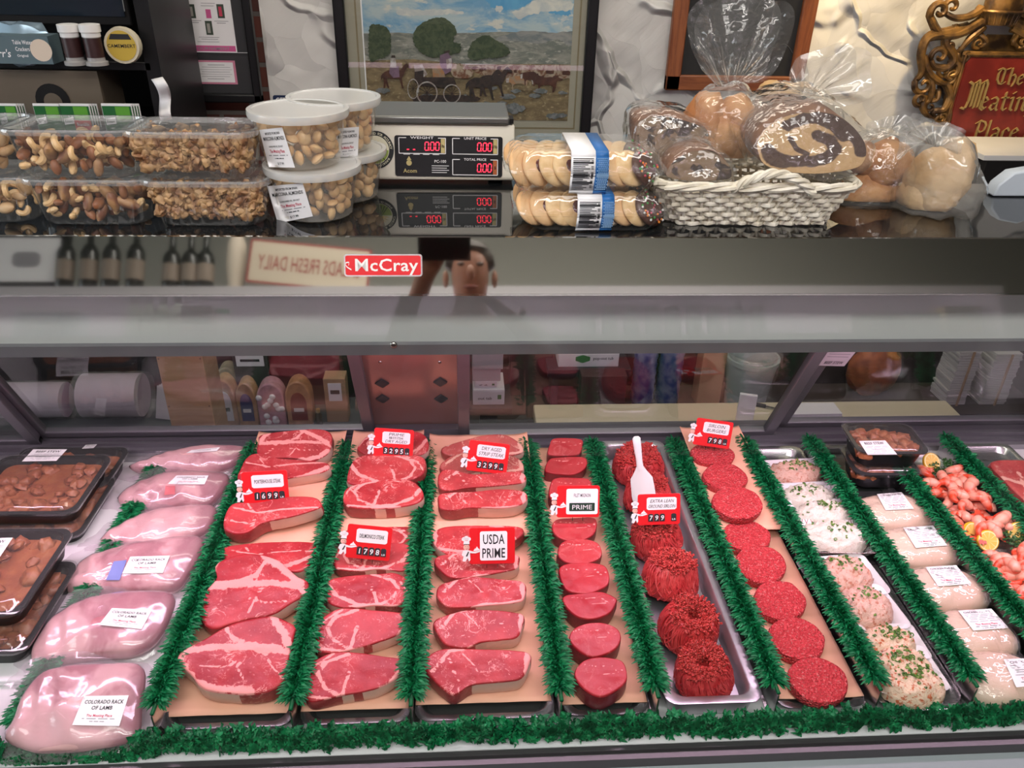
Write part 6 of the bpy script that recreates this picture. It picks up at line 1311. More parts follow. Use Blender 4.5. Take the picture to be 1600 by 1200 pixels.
b = MB(); b.prism([(-W/2+.03, -H/2+.03), (W/2-.03, -H/2+.03), (W/2-.03, H/2-.03), (-W/2+.03, H/2-.03)], fn, .026, .028); build('glazing', b, M_GLASS, pic, ang=10)

# black framed poster on the brick
fn, W, H = wpanel([(245, -60), (384, -60), (412, 160), (273, 157)], 2.56)
p = [ay(*q, 2.56) for q in ((245, 0), (393, 0), (413, 159), (274, 156))]; xl, xr, zb = (p[0].x+p[3].x)/2, (p[1].x+p[2].x)/2, (p[2].z+p[3].z)/2
fn, W, H = panel([V((xl, 2.56, zb+.44)), V((xr, 2.56, zb+.44)), V((xr, 2.56, zb)), V((xl, 2.56, zb))], (0, -1, 0))
t = thing('framed_poster', 'black framed tournament poster with three small photos and a pink band', 'poster', fn(0, -H/2, 0)); o = fn(0, 0, 0)
frame_box(fn, W, H, .024, .03, M_BLACK, t)
def F2(x, y): q = ay(x, y, 2.56); return (q.x-o.x, q.z-o.z)
def rect(x0, y0, x1, y1): (a, c), (d, e) = F2(x0, y0), F2(x1, y1); return [(a, e), (d, e), (d, c), (a, c)]
b = MB(); b.prism([(-W/2+.02, -H/2+.02), (W/2-.02, -H/2+.02), (W/2-.02, H/2-.02), (-W/2+.02, H/2-.02)], fn, .002, .008); build('backing', b, pm('charcoal_mat', (.03, .03, .033), .6), t)
b = MB(); b.prism(rect(284, -60, 372, 82), fn, .008, .0088, 0)
for x, y in ((301, 17), (346, 17), (328, 43)): b.prism(rect(x-7, y-11, x+7, y+11), fn, .0088, .0092, 4); b.prism(rect(x-4, y-7, x+3, y+8), fn, .0092, .0095, 5 if x != 346 else 2)
b.prism(rect(322, 14, 332, 28), fn, .0088, .0092, 3); b.prism(rect(297, 70, 370, 80), fn, .0088, .0092, 3); u, v = F2(333, 75); lettering(b, 'TOURNAMENT', fn, u, v, .008, width=.10, mi=1, lift=.0096)
for k, (x0, y0, wd) in enumerate(((315, 4, 22), (315, 8, 20), (296, 31, 20), (298, 34, 14), (336, 32, 22), (340, 35, 14), (312, 57, 32), (316, 60, 26), (310, 64, 34))): b.prism(rect(x0, y0, x0+wd, y0+1.2), fn, .0088, .0092, 1)
build('poster', b, [M_PAPER, M_GREYINK, M_REDINK, pm('poster_pink', (.60, .10, .28), .6), pm('photo_dark', (.05, .07, .05), .5), pm('photo_light', (.35, .33, .30), .5)], t)
b = MB(); b.prism(rect(305, 93, 373, 131), fn, .009, .0096, 1); b.prism(rect(309, 96, 369, 128), fn, .0096, .010, 0)
for k in range(7): b.prism(rect(314+(k % 2)*3+(12 if k in (0, 6) else 0), 100+k*3.6, 364-(k % 2)*3-(12 if k in (0, 6) else 0), 101.2+k*3.6), fn, .010, .0104, 2)
build('certificate', b, [M_PAPER, pm('pink_border', (.60, .22, .32), .6), M_GREYINK], t, label='small white certificate with a pink border')
b = MB(); b.prism(rect(275, 79, 396, 80.5), fn, .024, .025, 0); build('glazing_edge', b, M_PAPER, t)
# blue license plate style sign
fn, W, H = wpanel([(436, 154), (524, 157), (524, 176), (436, 174)], 2.585)
o = fn(0, 0, 0); fn, W, H = panel([o+V((-.10, 0, .03)), o+V((.10, 0, .03)), o+V((.10, 0, -.07)), o+V((-.10, 0, -.07))], (0, -1, 0))
t = thing('jail_sign', 'narrow dark blue sign reading GET 30 DAYS in JAIL behind the almond cups', 'sign', fn(0, -H/2, 0))
b = MB(); b.prism(rrect(W, H, .006), fn, 0, .003, 0); lettering(b, 'GET 30 DAYS in JAIL or a', fn, 0, H*.36, .016, width=W*.92, mi=1, lift=.0034); build('plate', b, [pm('navy_plate', (.008, .022, .07), .4), M_PAPER], t)
# chalkboard with oak frame
p = [ay(*q, 2.585) for q in ((1044, 70), (1272, 70), (1240, 142))]; x0_, x1_, zb = p[0].x, p[1].x-.02, p[2].z
fn, W, H = panel([V((x0_, 2.585, zb+.62)), V((x1_, 2.585, zb+.62)), V((x1_, 2.585, zb)), V((x0_, 2.585, zb))], (0, -1, 0))
t = thing('chalkboard', 'oak framed black chalkboard behind the bagged breads', 'chalkboard', fn(0, -H/2, 0)); frame_box(fn, W, H, .045, .025, (M_OAK, M_OAKH), t)
b = MB(); b.prism([(-W/2+.04, -H/2+.04), (W/2-.04, -H/2+.04), (W/2-.04, H/2-.04), (-W/2+.04, H/2-.04)], fn, .004, .012); build('board', b, pm('slate_black', (.010, .010, .009), .6, 0, (.016, .016, .015), 8), t)
random.seed(12); b = MB()
for k in range(14):
    u, v = U(-W*.38, W*.38), U(-H*.40, H*.2); pts = [fn(u+.012*i+U(-.006, .006), v+U(-.016, .016), .0128) for i in range(6)]; b.tube([q for q in smooth_open(pts, 16)], .0006, 4)
build('chalk_marks', b, pm('faint_chalk', (.10, .10, .095), .9), t)
# carved crest sign
YS_ = 2.575
def S2(x, y): return ay(x, y, YS_)
ct = S2(1548, 160); t = thing('crest_sign', 'carved gilt crest sign with gothic letters on an oxblood shield', 'sign', V((ct.x, YS_, S2(1548, 245).z)))
fnc = lambda u, v, h: V((ct.x+u, YS_-h, ct.z+v))
def C2(x, y): q = S2(x, y); return (q.x-ct.x, q.z-ct.z)
kx = C2(1548, 82); hw = C2(1494, 82)[0]*-1; hb = C2(1481, 200)[0]*-1
tp_, mid, bot = C2(1548, 78)[1], C2(1548, 190)[1], C2(1530, 246)[1]
def shield(s): 
    L_ = [(-hw, tp_), (-hw*1.01, (tp_+mid)/2), (-hw*.985, mid), (-hw*.80, mid+(bot-mid)*.45), (-hw*.45, mid+(bot-mid)*.82), (0, bot)]; sm_ = [(p.x, p.y) for p in smooth_open([(x, y, 0) for x, y in L_], 22)]; full = sm_+[(-x, y) for x, y in sm_[-2::-1]]; cy_ = (tp_+bot)/2; return [(x*s, cy_+(y-cy_)*s) for x, y in full]
b = MB(); b.prism(shield(1.0), fnc, .010, .040, 0); build('shield_rim', b, M_GILT, t, bevel=.004)
b = MB(); b.prism(shield(.90), fnc, .040, .0405, 0); b.prism(shield(.88), fnc, .0405, .042, 0); build('shield_face', b, M_SHIELD, t)
b = MB(); sh = shield(.95); b.tube([fnc(x, y, .042) for x, y in sh]+[fnc(*sh[0], .042)], .0045, 6); build('beading', b, M_GILT, t)
# blackletter, drawn with a broad nib
BL = {'T': ([[(.05,.95),(.3,1.05),(.55,.93),(.85,1.05)], [(.25,1.0),(.12,.7),(.15,.3),(.32,.05),(.55,.02),(.75,.15)], [(.52,.95),(.52,.15)]], .9), 'h': ([[(.12,1.05),(.12,.05),(.2,0)], [(.12,.5),(.35,.66),(.5,.5),(.5,.15),(.42,-.1)]], .62), 'e': ([[(.45,.15),(.3,.0),(.12,.12),(.12,.5),(.32,.66),(.48,.5),(.14,.3)]], .55),
 'M': ([[(.0,.05),(.15,.0),(.22,.3),(.22,.9),(.08,.98)], [(.22,.9),(.42,1.05),(.48,.9),(.48,.05)], [(.48,.9),(.70,1.05),(.78,.9),(.78,.1),(.9,.02)], [(.62,.95),(.62,.08)], [(.35,.95),(.35,.1)]], 1.0), 'a': ([[(.12,.58),(.3,.66),(.44,.55),(.44,.08),(.54,.0)], [(.44,.36),(.2,.32),(.12,.14),(.24,.0),(.42,.14)]], .60), 't': ([[(.2,.9),(.2,.1),(.3,0),(.42,.1)], [(.05,.64),(.4,.64)]], .46), 'i': ([[(.08,.62),(.18,.66),(.18,.08),(.3,.0)], [(.14,.86),(.24,.92)]], .36), 'n': ([[(.06,.62),(.16,.66),(.16,.0)], [(.16,.5),(.36,.66),(.48,.52),(.48,.08),(.58,.0)]], .66),
 'g': ([[(.46,.62),(.26,.66),(.12,.5),(.12,.14),(.26,.0),(.44,.12)], [(.46,.66),(.46,-.2),(.3,-.34),(.1,-.26)]], .60), 'P': ([[(.2,.98),(.2,.05),(.1,-.25)], [(.02,.9),(.25,1.05),(.5,.98),(.62,.8),(.58,.5),(.4,.4),(.22,.5)], [(.05,.0),(.34,.04)]], .70), 'l': ([[(.14,1.05),(.14,.08),(.26,.0)]], .32), 'c': ([[(.46,.5),(.32,.66),(.12,.5),(.12,.14),(.28,.0),(.46,.12)]], .52)}
def black(mb, s, cu, cv, h, f, nib=.13, lift=.042, cap=1.0):
    wd = sum(BL[c][1] for c in s)*h; x = cu-wd/2; na = math.radians(40); nx, ny = math.cos(na)*nib*h/2, math.sin(na)*nib*h/2
    for i, ch in enumerate(s):
        st, adv = BL[ch]
        for pl in st:
            for (ax_, ay_), (bx_, by_) in zip(pl, pl[1:]):
                q = [(x+ax_*h-nx, cv+ay_*h-ny), (x+ax_*h+nx, cv+ay_*h+ny), (x+bx_*h+nx, cv+by_*h+ny), (x+bx_*h-nx, cv+by_*h-ny)]
                if (q[1][0]-q[0][0])*(q[2][1]-q[1][1])-(q[1][1]-q[0][1])*(q[2][0]-q[1][0]) < 0: q = q[::-1]
                mb.prism(q, f, lift-.001, lift+.006)
        x += adv*h
b = MB(); um = C2(1484, 82)[0]
u, v = C2(1562, 128); black(b, 'The', u, v, .045, fnc); u, v = C2(1512, 166); black(b, 'M', u-.008, v, .082, fnc, .10); u, v = C2(1556, 168); black(b, 'eating', u+.006, v, .060, fnc, .11); u, v = C2(1540, 213); black(b, 'Place', u, v, .056, fnc, .12)
build('gothic_lettering', b, M_GILT2, t)
# acanthus scrolls around the shield
random.seed(21); b = MB()
def scroll(px, r0_, r1_, lift=.03, curl=1):
    pts = smooth_open([(*C2(x, y), 0) for x, y in px], 26); n_ = len(pts); e = pts[-1]; d = (pts[-1]-pts[-2]).normalized(); ang = math.atan2(d.y, d.x); R0 = r0_*1.7
    P3 = [fnc(p.x, p.y, lift+.012*math.sin(i/n_*PI)) for i, p in enumerate(pts)]; rr = [r0_+(r1_-r0_)*i/n_ for i in range(n_)]
    x_, y_ = e.x, e.y
    for i in range(22):
        ang += curl*.30; st_ = R0*.30*(1-i/30); x_ += math.cos(ang)*st_; y_ += math.sin(ang)*st_; P3.append(fnc(x_, y_, lift+.006+.010*i/22)); rr.append(r1_*(1-.5*i/22)+.001)
    for dv, k in ((0, 1.0), (r0_*.75, .55), (-r0_*.75, .55)):
        Q = [V(p) for p in P3]
        if dv:
            for i in range(len(Q)): tn = Q[min(i+1, len(Q)-1)]-Q[max(i-1, 0)]; nn_ = V((-tn.z, 0, tn.x)).normalized(); Q[i] = P3[i]+nn_*dv*(1-i/len(Q)*.7)+V((0, .004, 0))
        b.tube(Q, [q*k for q in rr], 8)
def Z3(pts): return [(1400+x/4.615, y/4.615) for x, y in pts]
SCR = [([(580,60),(480,110),(380,120),(320,90)], .013, .007, -1), ([(590,140),(480,200),(380,240),(270,230),(210,110)], .015, .009, -1), ([(480,200),(330,230),(190,260),(140,370),(150,500),(110,570)], .016, .006, 1), ([(330,230),(320,300),(370,400),(330,470),(240,470),(215,420)], .014, .006, -1), ([(160,400),(200,520),(280,580),(330,590)], .013, .005, 1), ([(190,500),(215,600),(200,700),(150,740)], .012, .005, -1), ([(400,180),(340,260),(310,300)], .010, .006, 1), ([(360,420),(400,460),(380,520),(300,540)], .011, .005, -1), ([(330,590),(350,680),(300,770),(230,790),(240,850)], .012, .006, 1), ([(170,680),(150,760),(190,820),(250,850)], .011, .005, -1), ([(270,640),(250,700),(200,720)], .009, .004, 1), ([(350,760),(330,850),(280,880)], .010, .005, -1), ([(590,190),(470,280),(410,370)], .012, .006, 1), ([(560,240),(600,290),(560,330)], .009, .004, -1), ([(860,950),(880,1020),(830,1090),(760,1080)], .013, .005, -1), ([(920,980),(900,1080),(850,1120)], .011, .005, 1)]
for px, ra, rb, cl in SCR:
    q = Z3(px); scroll(q, ra, rb, .028, cl)
    o_ = C2(1548, 0)[0]; q2 = [(1548+(1548-x)*1.0+6, y) for x, y in q]
    if max(x for x, y in px) < 700: scroll(q2, ra, rb, .028, -cl)
bl_ = [(-.165, .10), (-.16, -.02), (-.145, -.16), (-.05, -.22), (.05, -.22), (.145, -.16), (.16, 0), (.165, .12), (.08, .2), (-.08, .2)]
b.prism(bl_, fnc, .004, .016)
build('carved_scrolls', b, M_GILT, t)
b = MB(); u, v = C2(1555, 18); 
b.lathe([(.001, .11), (.03, .10), (.052, .07), (.060, .03), (.060, 0), (.05, -.028), (.045, -.034)], (0, 0, 0), 26); b.v = [tuple(V((ct.x+u+x, YS_-.035+y*.6, ct.z+v+z))) for x, y, z in b.v]
for k in range(9): a = PI*(k+.5)/9+PI; xx, yy = .056*math.cos(a), .056*math.sin(a)*.6; b.tube([V((ct.x+u+xx, YS_-.035+yy-.002, ct.z+v+.004)), V((ct.x+u+xx*.86, YS_-.035+yy*.86-.002, ct.z+v-.030))], .003, 6)
b.tube([V((ct.x+u+.063*math.cos(a), YS_-.035+.063*.6*math.sin(a), ct.z+v+.004)) for a in [2*PI*k/24 for k in range(25)]], .005, 6)
build('helmet', b, M_GILT, t)
# lamp whose glow falls on the wall by the crest
t = thing('picture_light', 'small brass picture light above the crest sign', 'lamp', (1.38, 2.30, 1.96)); b = MB(); b.lathe([(.035, 1.945), (.045, 2.02), (.02, 2.04)], (1.38, 2.275, 0), 20, c0=False); build('lamp_shade', b, pm('brass', (.5, .33, .1), .3, .9), t)
b = MB(); b.tube([(1.38, 2.275, 2.03), (1.38, 2.45, 2.08), (1.38, 2.595, 2.08)], .008, 8); build('arm', b, pm('brass', (.5, .33, .1), .3, .9), t)

# back counter under the wall, right
b = MB(); zc = ay(1565, 252, 2.3).z; b.box((1.0, 2.43, zc/2), (4.4, .30, zc)); b.box((1.0, 2.42, zc+.01), (4.4, .34, .02), 1)
xk = ay(1528, 255, 2.3).x
b = MB(); b.box((xk+.5, 2.38, zc-.03), (1.0, .24, .08)); build('black_shelf', b, M_BLACKM, label='black shelf on the back wall below the crest sign', cat='shelf')
b = MB(); b.box((xk+.5, 2.385, zc+.018), (1.02, .24, .014)); build('shelf_board', b, M_WHITEMET, label='thin white board on top of the black wall shelf', cat='board')

# shelf unit at the left with its goods
YL = 2.18
def LP(x, y, Y=YL): return ay(x, y, Y)
zA = LP(100, 92).z; xR = LP(205, 90).x; xR2 = LP(238, 90).x; z0_ = LP(100, 230).z
t = thing('black_shelf_unit', 'black shelf unit with two levels against the brick wall', 'shelf', (-1.6, YL+.12, 0))
b = MB(); b.box(((xR2-2.6)/2, YL+.13, zA-.012), (xR2+2.6, .30, .020)); build('shelf_board', b, M_BLACK, t, bevel=.002)
b = MB(); b.box((xR2+.004, YL+.14, .95), (.035, .32, 1.9)); build('side_panel', b, M_BLACK, t)
zB = LP(100, 198).z; b = MB(); b.box(((xR2-2.6)/2, YL+.13, zB-.012), (xR2+2.6, .30, .020)); build('shelf_board', b, M_BLACK, t)
b = MB(); b.box(((xR2-2.6)/2, YL+.13, zB/2-.02), (xR2+2.6, .30, zB-.06)); build('base_panel', b, M_BLACKM, t)
b = MB(); b.box(((xR2-2.6)/2, YL+.285, 1.0), (xR2+2.6, .012, 1.9)); build('back_panel', b, M_BLACKM, t)
# monitor standing on it
q = [LP(-260, -140, 2.30), LP(203, -140, 2.30), LP(203, 41, 2.30), LP(-260, 41, 2.30)]; xr_ = LP(203, 20, 2.30).x; zb = LP(203, 41, 2.30).z
t = thing('television', 'black flat television above the shelf at the top left corner', 'television', (xr_-.45, 2.30, zb))
b = MB(); b.box((xr_-.45, 2.32, zb+.27), (.9, .04, .54)); build('housing', b, M_BLACKM, t, bevel=.004)
b = MB(); b.box((xr_-.45, 2.298, zb+.275), (.875, .004, .505)); build('screen', b, pm('dark_screen', (.006, .012, .022), .16, 0, spec=.8), t)
b = MB(); b.box((xr_-.011, 2.2975, zb+.28), (.002, .004, .49)); build('bezel_line', b, M_GREY, t)
for x_ in (xr_-.75, xr_-.15): b = MB(); b.box((x_, 2.33, (zb+zA)/2), (.05, .14, zb-zA-.002)); build('foot', b, M_BLACKM, t)
def carton(px, Y, d, lb, name, mats, draw, cat='box', z=None, dep=.06):
    P = [LP(*p, Y) for p in px]; W_ = P[1].x-P[0].x; zt_ = P[0].z; z_ = z if z is not None else P[2].z; H_ = zt_-z_; c = V((P[0].x+W_/2, Y, z_+H_/2)); f = lambda u, v, h: c+V((u, -h, v))
    b = MB(); b.box(c+V((0, dep/2+.001, 0)), (W_, dep, H_)); draw(b, f, W_, H_); return build(name, b, mats, label=lb, cat=cat, org=(c.x, c.y+dep/2, z_))
def dr_crk(b, f, W, H):
    b.prism([(-W/2, -H/2), (W/2, -H/2), (W/2, H/2), (-W/2, H/2)], f, 0, .0008, 0); lettering(b, 'Table Water', f, .10*W, .28*H, .15*H, width=.30*W, mi=1, lift=.0012); lettering(b, 'Crackers', f, .08*W, .04*H, .15*H, width=.22*W, mi=1, lift=.0012); lettering(b, 'Original', f, .06*W, -.2*H, .09*H, mi=1, lift=.0012); lettering(b, "rr's", f, -.22*W, -.12*H, .28*H, width=.2*W, mi=1, lift=.0012, slant=.2); b.prism([(.36*W+x, y) for x, y in circ(0, 0, .40*H, 24)], f, .0008, .0012, 2)
zs_ = zA-.001
carton([(-30, 55), (73, 55), (73, 83)], 2.10, 0, 'grey blue cracker box at the left end of the shelf', 'cracker_box', [pm('slate_blue_card', (.10, .15, .17), .5), M_PAPER, pm('cracker_cream', (.72, .60, .48), .6)], dr_crk, z=zs_+.0002)
b = MB(); c = LP(20, 50, 2.14); random.seed(3); b.ell(c+V((0, .03, -.03)), (.085, .03, .05), 18, 10, 0, None, lambda d: 1+.25*NZ.noise(d*3)); build('foil_bag', b, pm('pale_blue_foil', (.35, .48, .58), .25, .6), label='crinkled pale blue foil bag behind the cracker box', cat='bag')
for (x, lb) in ((117, 'left white capped seasoning shaker on the shelf'), (150, 'right white capped seasoning shaker on the shelf')):
    c = LP(x, 90, 2.10); c.z = zs_+.0003; hh = LP(x, 38, 2.10).z-c.z; t = thing('seasoning_shaker', lb, 'shaker', c, 'seasoning shakers'); r_ = .022
    b = MB(); b.lathe([(r_*1.15, 0), (r_*1.15, .008), (r_*.9, .010), (r_*.9, hh*.72)], c, 20); build('bottle', b, pm('shaker_grey', (.35, .34, .33), .25), t)
    b = MB(); b.lathe([(r_*.92, hh*.20), (r_*.92, hh*.68)], c, 20, c0=False, c1=False); build('dark_label', b, pm('dark_red_label', (.035, .012, .012), .4), t)
    b = MB(); b.lathe([(r_*.95, hh*.70), (r_*.95, hh*.80), (r_*1.08, hh*.82), (r_*1.08, hh), (r_*.9, hh*1.01)], c, 20); build('cap', b, M_WHITE, t)
c = LP(197, 91, 2.12); c.z = zs_+.0003; t = thing('cheese_round', 'small round yellow labelled cheese in clear wrap on the shelf', 'cheese', c)
b = MB(); b.lathe([(.040, -.012), (.042, 0), (.040, .012)], n=24); b.v = [(c.x+x, c.y+z, c.z+.0425+y*1.0) for x, y, z in b.v]; build('cheese', b, pm('cream_cheese', (.62, .56, .42), .4), t)
fz = lambda u, v, h: V((c.x+u, c.y-.0125-h, c.z+.0425+v)); b = MB(); b.prism(circ(0, 0, .034, 24), fz, 0, .0006, 0); b.prism([(-.026, .014), (.026, .014), (.02, .026), (-.02, .026)], fz, .0006, .001, 1); lettering(b, 'CAMEMBERT', fz, 0, 0, .008, mi=1, lift=.0012); build('round_label', b, [pm('mustard_label', (.55, .38, .05), .5), M_INK], t)
def dr_box(b, f, W, H): b.prism([(.12*W+x, -.02*H+y) for x, y in circ(0, 0, .30*H, 24)], f, 0, .0008, 1); b.prism([(.12*W+x, -.04*H+y) for x, y in circ(0, 0, .16*H, 20)], f, .0008, .0012, 0); b.prism([(.12*W-.05, -.40*H), (.12*W+.05, -.40*H), (.12*W+.05, -.33*H), (.12*W-.05, -.33*H)], f, 0, .0008, 1)
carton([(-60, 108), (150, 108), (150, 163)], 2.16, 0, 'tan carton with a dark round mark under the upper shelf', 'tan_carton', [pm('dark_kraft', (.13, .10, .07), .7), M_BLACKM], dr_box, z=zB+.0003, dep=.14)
def dr_soup(red):
    def f_(b, f, W, H):
        b.prism([(-W*.48, -H*.48), (W*.48, -H*.48), (W*.48, H*.42), (-W*.48, H*.42)], f, 0, .0006, 1); b.prism([(-W*.05, -H*.1), (W*.42, -H*.1), (W*.42, H*.40), (-W*.05, H*.40)], f, .0006, .001, 2); b.prism([(-W*.44, -.05*H), (-W*.1, .02*H), (-W*.1, -.22*H), (-W*.44, -.28*H)], f, .001, .0014, 0); lettering(b, 'Knorr', f, -.27*W, -.13*H, .12*H, width=.28*W, mi=3, lift=.0018)
        if red: b.prism([(-W*.1, -H*.46), (W*.46, -H*.46), (W*.46, -H*.1), (-W*.1, -H*.1)], f, .001, .0014, 4); lettering(b, 'Bearnaise', f, .18*W, -.25*H, .12*H, width=.42*W, mi=0, lift=.0018)
    return f_
SM = [M_PAPER, pm('packet_green', (.01, .12, .025), .45), pm('packet_light_green', (.10, .34, .03), .45), pm('packet_dark', (.01, .05, .02), .5), pm('packet_red', (.55, .03, .02), .45)]
for x0, x1, lb, r in ((-8, 24, 'brown topped sauce packet at the far left of the lower shelf', 0), (50, 92, 'green sauce packet second from left on the lower shelf', 0), (91, 138, 'green sauce packet with a red band in the middle of the row', 1), (157, 204, 'green sauce packet rightmost on the lower shelf', 0)):
    for k in range(4):
        o_ = carton([(x0+k*4, 162), (x1+k*4, 162), (x1+k*4, 196)], 2.075+k*.012, 0, lb if k == 0 else 'sauce packet number '+['', 'two', 'three', 'four'][k]+' back behind the '+lb.split(' on ')[0].split(' at ')[0].split(' in ')[0], 'sauce_packet', SM, dr_soup(r), 'packet', LP(0, 203, 2.075).z, .004); o_['group'] = 'sauce packets in rows'
b = MB(); zb_s = LP(0, 203, 2.075).z; b.box((LP(100, 200).x-.12, 2.10, zb_s-.006), (.75, .10, .010)); build('packet_rack', b, M_BLACK, label='black ledge carrying the rows of sauce packets', cat='rack')
# curled till receipts hanging by the post
b = MB()
def fr(u, v):
    a = V((236, 124, 0)).lerp(V((256, 190, 0)), v); return LP(a.x+math.sin(v*5)*5+u*18, a.y-u*4, 2.155-.0165*(math.sin(v*9)+1)-.004*u)
b.grid(fr, 4, 18); build('till_receipt', b, M_PAPER, label='curled white till receipt taped to the black shelf post', cat='receipt', ang=180, solid=.0004)
# ------------------------------------------------------------------ work area seen through the rear doors
def sbox(name, lb, cat, px, Y, dep, mats, zb=None, draw=None, group=None, tilt=0, bevel=.002):
    """a box whose front face spans the pixels tl..br at depth Y"""
    (x0, y0), (x1, y1) = px; a, c = ay(x0, y0, Y), ay(x1, y1, Y); xl, xr = ay(x0, y1, Y).x, c.x; z0 = c.z if zb is None else zb; z1 = a.z; W_, H_ = xr-xl, z1-z0; cx = (xl+xr)/2
    t = thing(name, lb, cat, V((cx, Y+dep/2, z0)), group); b = MB(); b.box((cx, Y+dep/2, (z0+z1)/2), (W_, dep, H_)); build('carton' if cat == 'box' else 'body', b, mats[0], t, bevel=bevel)
    if draw: b = MB(); f = lambda u, v, h: V((cx+u, Y-h, (z0+z1)/2+v)); draw(b, f, W_, H_); build('printed_face', b, mats[1:], t)
    if tilt: t.rotation_euler = (0, 0, tilt)
    return t
zl = .375
b = MB(); b.box((.75, 2.43, .44), (2.5, .30, .88)); build('back_counter', b, pm('dark_cabinet', (.045, .032, .028), .5, 0, (.03, .022, .02), 5), label='dark low cabinet running along the back wall behind the case', cat='cabinet', bevel=.004)
b = MB(); b.box((.75, 2.42, .896), (2.5, .32, .03)); build('back_worktop', b, M_BLACK, label='black worktop lying on the dark cabinet at the back wall', cat='worktop')
xm = ay(560, 630, 2.0).x
t = thing('low_bench', 'low green grey steel bench behind the left rear doors', 'bench', V((-1.0, 2.02, 0)))
b = MB(); b.box(((xm-1.9)/2, 2.015, zl-.012), (xm+1.9, .26, .022)); build('bench_top', b, pm('green_grey_steel', (.12, .14, .135), .4, .4), t, bevel=.002)
b = MB(); b.box(((xm-1.9)/2, 1.885, zl-.055), (xm+1.9, .012, .06)); build('bench_apron', b, pm('green_grey_steel', (.12, .14, .135), .4, .4), t)
for x_ in (-1.75, xm-.05):
    for y_ in (1.92, 2.13): b = MB(); b.box((x_, y_, (zl-.023)/2), (.035, .035, zl-.024)); build('leg', b, M_FRAMED, t)
def bundle(px0, px1, y, r, lb):
    a, c = ay(px0, y, 2.0), ay(px1, y, 2.0); zc = zl+r*1.02; t = thing('wrapped_bundle', lb, 'bundle', V(((a.x+c.x)/2, 2.05, zl)), 'film wrapped bundles on the low bench')
    b = MB(); b.tube([(a.x+.012, 2.05, zc), (c.x-.012, 2.05, zc)], r*.93, 22); build('paper_roll', b, pm('lilac_reflection_paper', (.62, .48, .58), .6), t)  # lilac of the paper is a reflection put into its colour
    f = MB(); f.grid(lambda u, v: V((a.x+(c.x-a.x)*u, 2.05+(r*(1+.05*NZ.noise(V((u*9, v*14, r*9)))))*math.cos(2*PI*v), zc+(r*(1+.05*NZ.noise(V((u*9, v*14, r*9)))))*math.sin(2*PI*v))), 20, 36); f.v = [(x, y_, max(z, zl+.0005)) for x, y_, z in f.v]; build('plastic_film', f, M_FILM2, t, ang=180)
bundle(-40, 88, 600, .055, 'paper bundle in film with a painted lilac reflection, cut by the left frame edge'); bundle(104, 212, 597, .068, 'paper bundle in film with a painted lilac reflection, left of the leaning papers')
t = thing('paper_stack', 'white stack of printed papers leaning beside the wooden crate', 'papers', V((ay(250, 620, 2.0).x, 2.03, zl))); c = ay(250, 608, 2.0)
b = MB()
for k in range(5): b.box((c.x+k*.004, 2.03+k*.006, zl+.052), (.062, .003, .10), 0, Matrix.Rotation(.16, 3, 'Y') @ Matrix.Rotation(-.2, 3, 'X'))
build('sheets', b, pm('grey_white_paper', (.55, .53, .55), .7), t)
p0 = ay(272, 668, 1.80); sbox('wooden_crate', 'tall pale wooden crate standing among the goods behind the left door', 'crate', ((268, 552), (337, 668)), 1.74, .10, [M_CRATE, pm('nail_dark', (.08, .05, .03), .6)], 0.0, lambda b, f, W, H: [b.prism([(x-.0015, y-.0015), (x+.0015, y-.0015), (x+.0015, y+.0015), (x-.0015, y+.0015)], f, 0, .001) for x in (-W*.45, W*.45) for y in (H*.48, H*.3, H*.1)])
def lab_draw(lw, lh, ly=0): return lambda b, f, W, H: (b.prism([(-W*lw/2, H*(ly-lh/2)), (W*lw/2, H*(ly-lh/2)), (W*lw/2, H*(ly+lh/2)), (-W*lw/2, H*(ly+lh/2))], f, 0, .0012, 0), b.prism([(-W*lw*.35, H*(ly-lh*.1)), (W*lw*.35, H*(ly-lh*.1)), (W*lw*.35, H*(ly+lh*.12)), (-W*lw*.35, H*(ly+lh*.12))], f, .0012, .0018, 1))
DKC = pm('dark_carton', (.05, .045, .042), .6)
